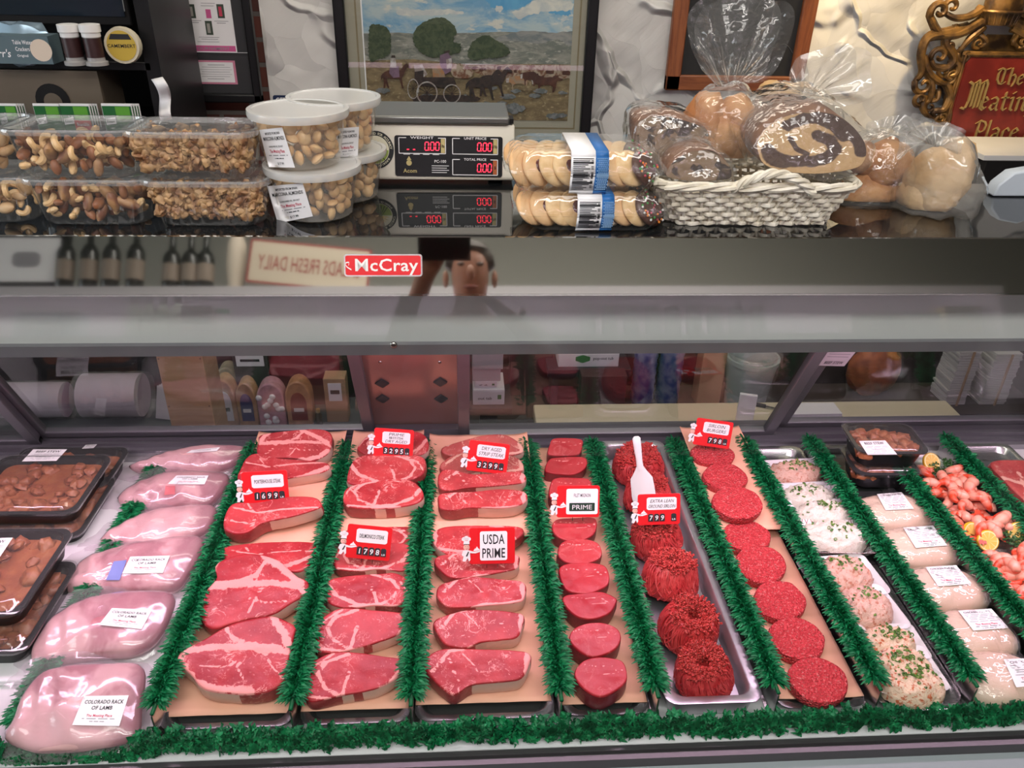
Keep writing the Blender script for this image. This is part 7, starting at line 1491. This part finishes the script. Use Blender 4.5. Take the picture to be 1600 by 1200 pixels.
for (px, Y, dep, col, lb, dr, nm, sh) in (((334, 594, 368, 629), 1.98, .05, (.66, .42, .24), 'tan deli pack with a white label, leftmost of the small packs', lab_draw(.8, .5, .15), 'deli_pack', 0), ((369, 599, 400, 629), 1.98, .05, (.58, .34, .16), 'orange deli pack with an arched dark blue label', None, 'deli_pack', 1), ((401, 600, 444, 629), 1.98, .05, (.66, .34, .40), 'bag of small pink wrapped pieces among the deli packs', None, 'deli_pack', 2), ((446, 597, 486, 629), 1.98, .05, (.55, .28, .14), 'brown deli pack with a dark red label, rightmost of the packs', lab_draw(.5, .6), 'deli_pack', 3), ((338, 575, 372, 600), 2.10, .05, (.42, .36, .24), 'dull yellow deli pack behind the white labelled pack', lab_draw(.7, .5), 'deli_pack', 0)):
    (x0, y0, x1, y1) = px; a, c = ay(x0, y0, Y), ay(x1, y1, Y); W_, H_ = c.x-ay(x0, y1, Y).x, a.z-zl; cx = (c.x+ay(x0, y1, Y).x)/2
    t = thing(nm, lb, 'deli pack', V((cx, Y+dep/2, zl)), 'small deli packs on the low bench'); n_ = 12
    arch = [(-W_/2, 0), (W_/2, 0), (W_/2, H_*.62)]+[(W_/2*math.cos(q), H_*.62+H_*.38*math.sin(q)) for q in [PI*k/10 for k in range(1, 10)]]+[(-W_/2, H_*.62)]
    f0 = lambda u, v, h: V((cx+u, Y-h, zl+.0004+v)); b = MB(); b.prism(arch, f0, -dep, 0); build('body', b, pm('pack_%d' % len(_M), col, .4, 0, tuple(q*.7 for q in col), 40), t, bevel=.004)
    lbm = [M_PAPER, pm('navy_label', (.02, .04, .16), .5), pm('maroon_label', (.20, .015, .02), .5), M_INK]; mi = (0, 1, 0, 2)[sh]
    b = MB()
    if sh == 2:
        for k in range(14): b.ell(f0(U(-.4, .4)*W_, U(.1, .8)*H_, .003), (.009, .005, .009), 8, 6, k % 2*0)
    else: b.prism([(x*.62, y*.62+H_*.14) for x, y in arch], f0, 0, .0012, mi); b.prism([(-W_*.2, H_*.34), (W_*.2, H_*.34), (W_*.2, H_*.42), (-W_*.2, H_*.42)], f0, .0012, .0018, 3 if mi == 0 else 0)
    build('front_label', b, lbm, t)
sbox('dark_carton', 'black carton standing behind the small deli packs', 'box', ((372, 550), (425, 615)), 2.09, .06, [DKC, M_PAPER, M_INK], zl, lab_draw(.8, .2, .35)); sbox('wine_red_carton', 'wine red carton behind the deli packs at right', 'box', ((426, 548), (535, 612)), 2.10, .06, [pm('wine_card', (.09, .02, .022), .6)], zl)
sbox('kraft_carton', 'small tan carton on the bench by the door stile', 'box', ((508, 592), (542, 628)), 2.0, .05, [M_CARD, M_PAPER, M_INK], zl, lab_draw(.6, .4, .2))
c = ay(493, 628, 1.97); t = thing('spice_bottle', 'tiny brass capped bottle between the deli packs and carton', 'bottle', V((c.x, 1.99, zl))); b = MB(); b.lathe([(.009, .0003), (.009, .035), (.004, .042)], (c.x, 1.99, zl), 14); build('bottle', b, pm('dark_oil', (.05, .04, .02), .2), t); b = MB(); b.lathe([(.006, .041), (.006, .052)], (c.x, 1.99, zl), 14); build('cap', b, M_GILT2, t)
# steel panel, the meat's red reflection put into its colour, four dark diamonds, standing in the gap between the doors
off = -.034; q = [dpt(*p, off) for p in ((574, 546), (716, 546), (716, 678), (582, 678))]
fn, W, H = panel([V((q[3].x-.006, q[0].y, q[0].z)), V((q[2].x, q[0].y, q[0].z)), V((q[2].x, q[2].y, q[2].z)), V((q[3].x-.006, q[2].y, q[2].z))], dn); o = fn(0, 0, 0)
t = thing('vent_panel', 'steel panel with a painted red meat reflection and four dark diamond holes between the sliding doors', 'panel', fn(0, -H/2, 0))
b = MB(); b.prism([(-W/2, -H/2), (W/2, -H/2), (W/2, H/2), (-W/2, H/2)], fn, -.003, 0); build('panel', b, pm('red_reflection_steel', (.46, .28, .23), .25, .5, (.42, .22, .17), 5), t)
for x, y in ((597, 598), (598, 622), (688, 596), (689, 622)):
    p = dpt(x, y, off); u, v = p.x-o.x, (p-o).length*(1 if p.z > o.z else -1); v = (p-o).dot(V((0, -dd.y, -dd.z))*1.0); s = .017; b = MB(); b.prism([(u-s, v), (u, v-s*1.15), (u+s, v), (u, v+s*1.15)], fn, 0, .004); build('diamond_vent', b, pm('dark_diamond', (.03, .04, .042), .35), t, bevel=.0015)
for x, y in ((594, 566), (687, 566), (690, 670)): p = dpt(x, y, off+.001); b = MB(); b.ell(p, (.004, .002, .004), 10, 6); build('screw', b, M_STEEL, t)
# cream work table, right
zt = .45; P = [az(*p, zt) for p in ((832, 629), (1462, 628), (1528, 664), (838, 664))]
yf, yb2 = (P[2].y+P[3].y)/2, (P[0].y+P[1].y)/2; xl, xr = P[3].x, P[2].x-.02
t = thing('cutting_table', 'low cream topped cutting table behind the right rear doors', 'table', V(((xl+xr)/2, (yf+yb2)/2, 0)))
b = MB(); b.box(((xl+xr)/2, (yf+yb2)/2-.03, zt-.02), (xr-xl, yb2-yf+.06, .04)); build('table_top', b, pm('cream_board', (.74, .66, .46), .5, 0, (.70, .62, .43), 4), t, bevel=.004)
for x_ in (xl+.05, xr-.05):
    for y_ in (yf, yb2-.04): b = MB(); b.box((x_, y_, .205), (.04, .04, .41)); build('leg', b, M_STEELB, t)
# second low shelf behind it
zs = .34; b = MB(); b.box((.85, 2.16, zs-.01), (2.0, .20, .02)); build('rear_ledge', b, pm('brown_ledge', (.05, .035, .03), .6), label='dark brown ledge behind the cutting table', cat='shelf')
def dr_tab(s): return lambda b, f, W, H: (b.prism([(-W*.5, -H*.36), (W*.5, -H*.36), (W*.5, H*.40), (-W*.5, H*.40)], f, 0, .0006, 0), lettering(b, s, f, -W*.12, -H*.05, H*.18, width=W*.45, mi=1, lift=.001), b.prism([(W*.28, -H*.12), (W*.40, -H*.12), (W*.40, H*.16), (W*.28, H*.16)], f, .0006, .001, 2))
GB = [pm('grey_box', (.50, .49, .50), .5), M_PAPER, M_INK, pm('box_green', (.06, .22, .06), .5)]
GB2 = [M_PAPER, M_PAPER, M_INK, GB[3]]
c = ay(764, 632, 1.93); b = MB(); b.box((c.x, 1.98, c.z-.012), (.13, .14, .02)); b.box((c.x, 1.98, (c.z-.022)/2), (.05, .05, c.z-.022)); build('box_stand', b, M_FRAMED, label='dark stand carrying the white and grey boxes', cat='stand')
zz = c.z
sbox('white_carton', 'white carton reading out tab at the bottom of the box stack', 'box', ((739, 609), (788, 632)), 1.93, .10, GB2, zz-.0015, dr_tab('out tab'), 'stacked cartons behind the centre door'); z1_ = ay(760, 609, 1.93).z
sbox('white_carton', 'smaller white carton with arrow marks above the out tab carton', 'box', ((742, 596), (776, 609)), 1.94, .08, GB2, z1_+.0005, dr_tab('72'), 'stacked cartons behind the centre door'); z2_ = ay(760, 596, 1.94).z
sbox('grey_carton', 'grey carton second from the top of the box stack', 'box', ((738, 575), (782, 596)), 1.94, .09, GB, z2_+.0005, None, 'stacked cartons behind the centre door'); z3_ = ay(760, 575, 1.94).z
sbox('grey_carton', 'wider grey carton at the top of the box stack', 'box', ((738, 540), (786, 575)), 1.93, .10, GB, z3_+.0005, None, 'stacked cartons behind the centre door')
pt = sbox('white_carton', 'white pop-out tub carton with a green picture, high behind the door', 'box', ((872, 545), (966, 573)), 2.14, .09, GB2, None, lambda b, f, W, H: (b.prism([(-W*.48, -H*.3), (W*.48, -H*.3), (W*.48, H*.2), (-W*.48, H*.2)], f, 0, .0006, 0), b.prism([(-W*.22, -H*.15), (-W*.10, -H*.28), (W*.02, -H*.15), (W*.02, H*.05), (-W*.10, H*.16), (-W*.22, H*.05)], f, .0006, .001, 2), lettering(b, 'pop-out tub', f, W*.24, -H*.02, H*.16, width=W*.34, mi=1, lift=.0012)))
zt2 = ay(900, 573, 2.14).z; b = MB(); a_ = ay(868, 573, 2.14).x; c_ = ay(972, 573, 2.14).x; b.box(((a_+c_)/2, 2.18, zt2-.013), (c_-a_+.05, .12, .025)); [b.box((x_, 2.18, (zt2-.026+zs)/2), (.02, .10, zt2-.026-zs)) for x_ in (a_, c_)]; build('wire_rack', b, M_FRAMED, label='dark little rack holding the pop-out tub carton', cat='rack')
for k, (x0, x1, y0, lb) in enumerate(((985, 1022, 550, 'deep blue film wrapped cup sleeve, left of the blue pair'), (1024, 1062, 546, 'deep blue film wrapped cup sleeve, right of the blue pair'))):
    c = ay((x0+x1)/2, 640, 2.12); r = (ay(x1, 600, 2.12).x-ay(x0, 600, 2.12).x)/2; zt3 = ay(x0, y0, 2.12).z; t = thing('cup_sleeve', lb, 'cups', V((c.x, 2.15, zs)), 'blue cup sleeves')
    b = MB(); b.lathe([(r*.8, .0005)]+[(r*(.92+.08*(j % 2)), .01+j*(zt3-zs-.02)/12) for j in range(13)]+[(r*.8, zt3-zs)], (c.x, 2.15, zs), 20); build('cups', b, pm('deep_blue_cups', (.03, .04, .22), .35, 0, (.22, .22, .35), 30), t)
c = ay(1172, 640, 2.08); t = thing('bag_lined_bucket', 'pale bucket lined with a clear bag behind the cutting table', 'bucket', V((c.x, 2.14, zs))); zt4 = ay(1172, 570, 2.08).z; hb_ = zt4-zs
b = MB(); b.lathe([(.062, .0005), (.078, hb_*.9), (.083, hb_*.92), (.083, hb_), (.075, hb_), (.060, .01)], (c.x, 2.14, zs), 28); build('bucket', b, pm('pale_aqua_bucket', (.50, .58, .56), .4), t)
b = MB(); b.loft([[V((c.x+r*math.cos(a)*(1+.08*NZ.noise(V((a*3, z*9, 0)))), 2.14+r*math.sin(a), zs+z)) for a in [2*PI*k/40 for k in range(40)]] for r, z in ((.074, hb_*.35), (.083, hb_*.7), (.088, hb_*1.01), (.085, hb_*1.12), (.066, hb_*1.02), (.06, hb_*.7))], 0, False, False); build('bag_liner', b, M_FILM2, t, ang=180)
sbox('paper_roll_box', 'tall kraft paper box between the blue cups and the bucket', 'box', ((1086, 548), (1122, 640)), 2.13, .06, [M_CARD], zs); sbox('maroon_carton', 'maroon carton behind the centre right door', 'box', ((795, 545), (860, 640)), 2.2, .05, [pm('maroon_card', (.08, .025, .03), .6)], zs)
sbox('maroon_carton', 'maroon carton low between the rack and the blue cups', 'box', ((905, 588), (975, 640)), 2.05, .05, [pm('maroon_card', (.08, .025, .03), .6)], zs)
sbox('white_card_box', 'white folded card standing on the cutting table', 'card', ((1152, 618), (1178, 650)), 1.86, .012, [M_PAPER, M_INK], zt+.0004, None, None, -.3); sbox('white_card_box', 'flat white box lying at the front of the cutting table', 'box', ((1232, 647), (1312, 664)), 1.80, .06, GB2, zt+.0004, dr_tab('CARDS'))
a_, c_ = az(1182, 632, zt+.006), az(1214, 638, zt+.004); t = thing('knife', 'dark handled knife lying on the cutting table', 'knife', V((a_.x, a_.y, zt+.0003)))
b = MB(); b.tube([a_, a_.lerp(c_, .45)], .006, 8); build('handle', b, M_BLACKM, t); d_ = (c_-a_); b = MB(); b.hexa([a_+d_*.42+V((0, -.007, -.003)), a_+d_*1.5+V((0, 0, -.003)), a_+d_*1.5+V((0, .002, -.003)), a_+d_*.42+V((0, .007, -.003))], [a_+d_*.42+V((0, -.007, 0)), a_+d_*1.5+V((0, 0, -.002)), a_+d_*1.5+V((0, .002, -.002)), a_+d_*.42+V((0, .007, 0))]); build('blade', b, M_STEELB, t)
for k, (x0, x1, y0, y1, lb) in enumerate(((1478, 1534, 548, 618, 'left stack of white paper bags behind the right door'), (1536, 1598, 552, 610, 'right stack of white paper bags behind the right door'))):
    a, c = ay(x0, y1, 2.12), ay(x1, y0, 2.12); t = thing('paper_bag_stack', lb, 'paper bags', V(((a.x+c.x)/2, 2.16, zs)), 'stacked paper bags'); b = MB(); n_ = 22
    for j in range(n_): z_ = zs+.0005+(c.z-zs)*(j+.5)/n_; b.box(((a.x+c.x)/2+U(-.004, .004), 2.16, z_), (c.x-a.x, .09, (c.z-zs)/n_*.8), 0, Matrix.Rotation(U(-.03, .03), 3, 'Z'))
    build('bags', b, pm('bag_white', (.60, .58, .56), .7), t); b = MB(); b.box(((a.x+c.x)/2+.005, 2.1095, (zs+c.z)/2), (.006, .004, c.z-zs)); build('tie_band', b, M_CARD, t)
c = ay(1385, 560, 2.14); t = thing('orange_net_bag', 'orange bag high up behind the right door', 'bag', V((c.x, 2.2, zs))); b = MB(); b.ell((c.x, 2.19, zs+(c.z-zs)*.55), (.085, .045, (c.z-zs)*.58), 20, 12, 0, None, lambda d: 1+.12*NZ.noise(d*3)); b.v = [(x, y, max(z, zs+.0005)) for x, y, z in b.v]; build('bag', b, pm('dull_orange', (.42, .13, .05), .5, 0, (.25, .07, .03), 30), t)
b = MB(); b.ell((c.x, 2.19, zs+(c.z-zs)*1.12), (.02, .015, .02), 12, 8); build('knot', b, pm('dull_orange', (.42, .13, .05), .5), t)
fnp, Wp, Hp = panel([dpt(*p, .004) for p in ((1286, 545), (1328, 545), (1332, 571), (1290, 569))], dn); t = thing('taped_notice', 'small printed notice taped inside the right rear door', 'notice', fnp(0, -Hp/2, 0)); b = MB(); b.prism([(-Wp/2, -Hp/2), (Wp/2, -Hp/2), (Wp/2, Hp/2), (-Wp/2, Hp/2)], fnp, 0, .0006, 0); lettering(b, 'BEEF STEW', fnp, 0, -Hp*.3, Hp*.16, width=Wp*.7, mi=1, lift=.001); [b.prism([(-Wp*.4, Hp*(.3-.15*k)), (Wp*.38, Hp*(.3-.15*k)), (Wp*.38, Hp*(.34-.15*k)), (-Wp*.4, Hp*(.34-.15*k))], fnp, .0006, .001, 2) for k in range(3)]; build('sheet', b, [pm('greyed_paper', (.5, .47, .5), .6), M_INK, M_GREYINK], t)
# ------------------------------------------------------------------ the shop side behind the viewer, which the steel and glass reflect
def refl(x, y, p0, n, Y):
    d = ray(x, y); h = CAM+d*((p0-CAM).dot(n)/d.dot(n)); r = d-n*2*d.dot(n); return h+r*((Y-h.y)/r.y)
YO = -1.30
zt = refl(300, 458, pe, band_n, YO).z; zs2 = refl(300, 522, g0, gn, YO).z
t = thing('upright_cooler', 'white lit upright cooler across the shop, mirrored in the case glass', 'cooler', V((0, -1.6, 0)))
for nm, c, d in (('top_board', (0, -1.6, zt-.03), (5.0, .62, .055)), ('back_panel', (0, -1.88, zt/2), (5.0, .04, zt-.06)), ('shelf', (0, -1.6, zs2-.015), (4.9, .56, .02)), ('base', (0, -1.6, .25), (5.0, .60, .5)), ('side_panel', (-2.48, -1.6, zt/2), (.04, .6, zt-.06)), ('side_panel', (2.48, -1.6, zt/2), (.04, .6, zt-.06)), ('shelf', (0, -1.62, (zs2+.5)/2), (4.9, .5, .02))):
    b = MB(); b.box(c, d); build(nm, b, M_BLACKM if nm == 'base' or (nm == 'shelf' and c[2] < 1) else pm('cooler_white', (.50, .48, .50), .4), t)
b = MB(); b.tube([(-2.4, -1.345, zt-.075), (2.4, -1.345, zt-.075)], .014, 10); build('lamp_tube', b, pm('cooler_tube', (.9, .8, .9), .5, emit=(1, .84, .95), es=6.0), t)
area('cooler_tube_light', (0, -1.36, zt-.09), (0, -1.75, zs2), 4.6, .05, 60, (1, .82, .94))
random.seed(5); GLS = pm('dark_wine_glass', (.012, .014, .012), .15)
xs = [refl(x, 455, pe, band_n, YO).x for x in (88, 126, 161, 200, 258, 288, 312)]
for i, x in enumerate(xs):
    h = .30 if i < 4 else .26; c = V((x, YO-.07, zt-.002)); t = thing('wine_bottle', 'dark wine bottle on top of the cooler, number %s in the mirrored row' % ['one', 'two', 'three', 'four', 'five', 'six', 'seven'][i], 'bottle', c, 'wine bottles on the cooler')
    b = MB(); b.lathe([(.036, 0.0), (.038, .01), (.038, h*.58), (.030, h*.66), (.014, h*.74), (.0135, h*.97), (.016, h*.975), (.016, h)], c, 18); build('bottle', b, GLS, t); b = MB(); b.lathe([(.0388, h*.16), (.0388, h*.46)], c, 18, c0=False, c1=False); build('label', b, pm('wine_label', (.25, .2, .16), .6), t)
q = [refl(x, y, pe, band_n, YO) for x, y in ((388, 392), (570, 430), (570, 480), (388, 455))]
x0_, x1_ = q[1].x, q[0].x; c = V(((q[0].x+q[1].x)/2, YO-.02, zt)); wS = abs(q[0].x-q[1].x)*1.05; hS = .20
t = thing('salads_sign', 'cream sign reading SALADS FRESH DAILY standing on the cooler', 'sign', c); fo = lambda u, v, h: V((c.x-u, c.y+h, c.z+hS/2+v))
b = MB(); b.prism(rrect(wS, hS, .01)[::-1], fo, -.008, 0); b.prism(rrect(wS, hS, .01)[::-1], fo, 0, .001, 1); b.prism(rrect(wS-.02, hS-.02, .008)[::-1], fo, .001, .0015, 0); lettering(b, 'SALADS FRESH DAILY', fo, 0, 0, hS*.34, width=wS*.84, mi=1, lift=.002); build('board', b, [pm('cream_sign', (.60, .52, .40), .6), pm('sign_maroon', (.30, .03, .03), .6)], t); t.rotation_euler = (0, .10, 0)
c = V((refl(30, 420, pe, band_n, YO).x, YO-.06, zt)); t = thing('mirrored_picture', 'black framed picture leaning on top of the cooler', 'picture', c); fo2 = lambda u, v, h: V((c.x-u, c.y+h, c.z+.14+v)); b = MB(); b.prism(rrect(.36, .28, .005)[::-1], fo2, -.02, 0, 0); b.prism(rrect(.28, .20, .003)[::-1], fo2, 0, .002, 1); b.prism([(x*.6, y*.5) for x, y in rrect(.2, .14, .05)][::-1], fo2, .002, .003, 2); build('picture', b, [M_BLACKM, M_PAPER, M_GREYINK], t)
c = V((refl(362, 420, pe, band_n, YO).x, YO-.08, zt)); b = MB(); b.lathe([(.03, 0), (.045, .12), (.04, .22), (.02, .27)], c, 14); build('paper_wrapped_loaf', b, pm('loaf_wrap', (.60, .52, .42), .6), label='paper wrapped loaf standing between the bottles and the salads sign', cat='bread')
# goods on the lit shelf
def jar(x, r, h, col, cap, lb, kind):
    c = V((x, YO-.11, zs2-.004)); t = thing(kind, lb, kind.replace('_', ' '), c, 'jars and bottles on the lit cooler shelf'); b = MB()
    pr = [(r*.95, 0), (r, .006), (r, h*.62), (r*.5, h*.78), (r*.42, h*.86)] if kind == 'dressing_bottle' else [(r*.95, 0), (r, .006), (r, h*.84), (r*.9, h*.88)]
    b.lathe(pr, c, 16); build('body', b, pm('jar_%s' % '_'.join(str(int(k*100)) for k in col), col, .25), t); b = MB(); b.lathe([(pr[-1][0]*1.1, pr[-1][1]-.002), (pr[-1][0]*1.1, h)], c, 16); build('cap', b, cap, t)
XO = lambda x: refl(x, 515, g0, gn, YO).x
ORD = ['first', 'second', 'third', 'fourth', 'fifth', 'sixth', 'seventh', 'eighth', 'ninth', 'tenth']
for i, x in enumerate((22, 58, 98)): jar(XO(x), .055, .13, (.50, .60, .62), M_WHITE, 'pale tub on the mirrored cooler shelf, %s from the mirrored left' % ORD[i], 'salad_jar')
for i, x in enumerate((192, 216, 238, 262)): jar(XO(x), .033, .19, (.34, .42, .30), M_BLACKM, 'green dressing bottle on the mirrored cooler shelf, %s in its row' % ORD[i], 'dressing_bottle')
for i, x in enumerate((335, 405, 432, 458, 484)): jar(XO(x), .032, .13, (.75, .72, .70), M_GREEN if i == 0 else M_WHITE, 'white bottle on the mirrored cooler shelf, %s in its row' % ORD[i], 'salad_jar')
for i, x in enumerate((925, 960, 995, 1030, 1062, 1096, 1130, 1165, 1200)): jar(XO(x), .036, .14, (.30, .33, .33), M_STEELB, 'grey jar on the mirrored cooler shelf, %s in the right row' % ORD[i], 'salad_jar')
for i, (x0, x1, h, col) in enumerate(((275, 325, .14, (.48, .40, .38)), (345, 520, .06, (.70, .60, .60)), (1340, 1480, .10, (.5, .48, .45)), (1490, 1590, .13, (.42, .36, .12)))):
    a, c = max(-2.4, min(2.4, XO(x0))), max(-2.4, min(2.4, XO(x1))); b = MB(); n_ = 5
    for k in range(n_): b.box(((a+c)/2, YO-.12, zs2-.004+h*(k+.5)/n_), (abs(c-a), .14, h/n_*.9))
    build('tray_stack', b, pm('tray_stack_%d' % i, col, .5), label='stack of flat packs on the mirrored cooler shelf, '+['beside the green bottles', 'under the white bottles', 'beyond the grey jars', 'at the far mirrored right'][i], cat='packs')
# ------------------------------------------------------------------ the person taking the picture, mirrored in the steel and glass
PX = refl(735, 425, pe, band_n, -.30).x
def skin(name, nodes, edges, root, mat, parent, sub_=2):
    ks = list(nodes); me = bpy.data.meshes.new(name); o0 = ORG[parent.name]; me.from_pydata([V(nodes[k][0])-o0 for k in ks], [(ks.index(a), ks.index(c)) for a, c in edges], []); me.materials.append(mat)
    o = bpy.data.objects.new(name, me); COL.objects.link(o); o.parent = parent; ORG[o.name] = o0
    sk = o.modifiers.new('skin', 'SKIN'); sk.use_smooth_shade = True; lay = me.skin_vertices[0].data if len(me.skin_vertices) else None
    if lay is None:
        return o
    for i, k in enumerate(ks): r = nodes[k][1]; lay[i].radius = r if isinstance(r, tuple) else (r, r); lay[i].use_root = (k == root)
    s_ = o.modifiers.new('sub', 'SUBSURF'); s_.levels = sub_; s_.render_levels = sub_; return o
pr_ = thing('person', 'person in a white shirt and dark trousers holding up a phone, mirrored in the case', 'person', (PX, -.42, 0))
bx, by = PX, -.42
def P_(x, y, z): return (bx+x, by+y, z)
M_SK = pm('skin', (.50, .24, .16), .5, 0, (.44, .20, .13), 12, sss=.1); M_SHIRT = pm('white_shirt', (.62, .60, .62), .7, 0, (.54, .52, .55), 6, .3, 14, .01); M_TROU = pm('dark_trousers', (.03, .03, .04), .8)
hand = (-.075, -.055, 1.60); ph = V((-.045, -.016, 1.628))
N_ = {'pelvis': (P_(0, 0, .95), (.13, .09)), 'belly': (P_(0, .01, 1.08), (.125, .09)), 'chest': (P_(0, .0, 1.30), (.135, .095)), 'neck0': (P_(0, .0, 1.46), (.06, .055)), 'neck1': (P_(0, .02, 1.53), (.05, .05)), 'jaw': (P_(0, .05, 1.585), (.055, .07)), 'skull': (P_(0, .035, 1.67), (.072, .092)), 'top': (P_(0, .02, 1.745), (.055, .075))}
E_ = [('pelvis', 'belly'), ('belly', 'chest'), ('chest', 'neck0'), ('neck0', 'neck1'), ('neck1', 'jaw'), ('jaw', 'skull'), ('skull', 'top')]
for s, n_ in ((-1, 'l'), (1, 'r')):
    el = P_(s*.26, .10, 1.26); wr = (hand[0]-.03, hand[1]-.03, 1.56) if s < 0 else P_(s*.14, .22, 1.38)
    N_.update({'sh'+n_: (P_(s*.17, -.0, 1.42), .06), 'el'+n_: (el, .042), 'wr'+n_: (wr, (.03, .024)), 'hip'+n_: (P_(s*.09, 0, .90), .085), 'kn'+n_: (P_(s*.10, .01, .50), .058), 'an'+n_: (P_(s*.11, -.02, .09), .038), 'toe'+n_: (P_(s*.12, .14, .045), (.036, .03))})
    E_ += [('chest', 'sh'+n_), ('sh'+n_, 'el'+n_), ('el'+n_, 'wr'+n_), ('pelvis', 'hip'+n_), ('hip'+n_, 'kn'+n_), ('kn'+n_, 'an'+n_), ('an'+n_, 'toe'+n_)]
    d = V((.02, .03, .055)) if s < 0 else V((-.06, .06, .04)); w_ = V(wr); p_ = w_+d*.8; N_['palm'+n_] = (tuple(p_), (.036, .016)); E_.append(('wr'+n_, 'palm'+n_))
    for k in range(4):
        b0 = p_+d*.35+V((.018-.012*k, 0, .004*k)); b1 = b0+d.normalized()*(.034-.003*abs(k-1)); b2 = b1+(d.normalized()+V((.3, .5, -.5))).normalized()*.028
        for q, (pt, r) in enumerate(((b0, .0095), (b1, .0088), (b2, .0075))): N_['f%d%d%s' % (k, q, n_)] = (tuple(pt), r)
        E_ += [('palm'+n_, 'f%d0%s' % (k, n_)), ('f%d0%s' % (k, n_), 'f%d1%s' % (k, n_)), ('f%d1%s' % (k, n_), 'f%d2%s' % (k, n_))]
    t0 = w_+d*.5+V((.032, .008, 0)); N_['t0'+n_] = (tuple(t0), .011); N_['t1'+n_] = (tuple(t0+V((.014, .018, .026))), .009); E_ += [('palm'+n_, 't0'+n_), ('t0'+n_, 't1'+n_)]
body = skin('body', N_, E_, 'pelvis', M_SK, pr_)
if not any(m.type == 'SUBSURF' for m in body.modifiers):
    pass
S_ = {k: (N_[k][0], tuple(q+.014 for q in (N_[k][1] if isinstance(N_[k][1], tuple) else (N_[k][1],)*2))) for k in ('pelvis', 'belly', 'chest', 'neck0', 'shl', 'shr', 'ell', 'elr')}
skin('shirt', S_, [('pelvis', 'belly'), ('belly', 'chest'), ('chest', 'neck0'), ('chest', 'shl'), ('chest', 'shr'), ('shl', 'ell'), ('shr', 'elr')], 'pelvis', M_SHIRT, pr_)
T_ = {k: (N_[k][0], tuple(q+.012 for q in (N_[k][1] if isinstance(N_[k][1], tuple) else (N_[k][1],)*2))) for k in ('pelvis', 'hipl', 'hipr', 'knl', 'knr', 'anl', 'anr')}
skin('trousers', T_, [('pelvis', 'hipl'), ('pelvis', 'hipr'), ('hipl', 'knl'), ('hipr', 'knr'), ('knl', 'anl'), ('knr', 'anr')], 'pelvis', M_TROU, pr_)
b = MB(); hc = V(P_(0, .015, 1.70)); b.ell(hc, (.083, .098, .085), 20, 12, 0, None, lambda d: 1+.03*NZ.noise(d*4) if d.z > -.1 and not (d.y > .35 and d.z < .45) else .80); build('hair', b, pm('dark_hair', (.05, .03, .02), .6), pr_)
for s in (-1, 1):
    b = MB(); b.ell(P_(s*.030, .122, 1.672), (.012, .007, .007), 12, 8); build('eye', b, pm('dark_eye', (.06, .035, .025), .25), pr_)
    b = MB(); b.ell(P_(s*.080, .03, 1.65), (.010, .018, .030), 12, 8); build('ear', b, M_SK, pr_)
b = MB(); b.ell(P_(0, .138, 1.640), (.013, .018, .024), 12, 8); build('nose', b, M_SK, pr_)
b = MB(); b.ell(P_(0, .122, 1.597), (.024, .008, .007), 12, 8); build('mouth', b, pm('lips', (.40, .14, .12), .5), pr_)
tp = thing('phone', 'black phone held up in front of the person, mirrored in the steel', 'phone', ph)
b = MB(); b.box(ph, (.148, .008, .072), 0, Matrix.Rotation(-.5, 3, 'X')); build('phone_body', b, M_BLACK, tp, bevel=.002)
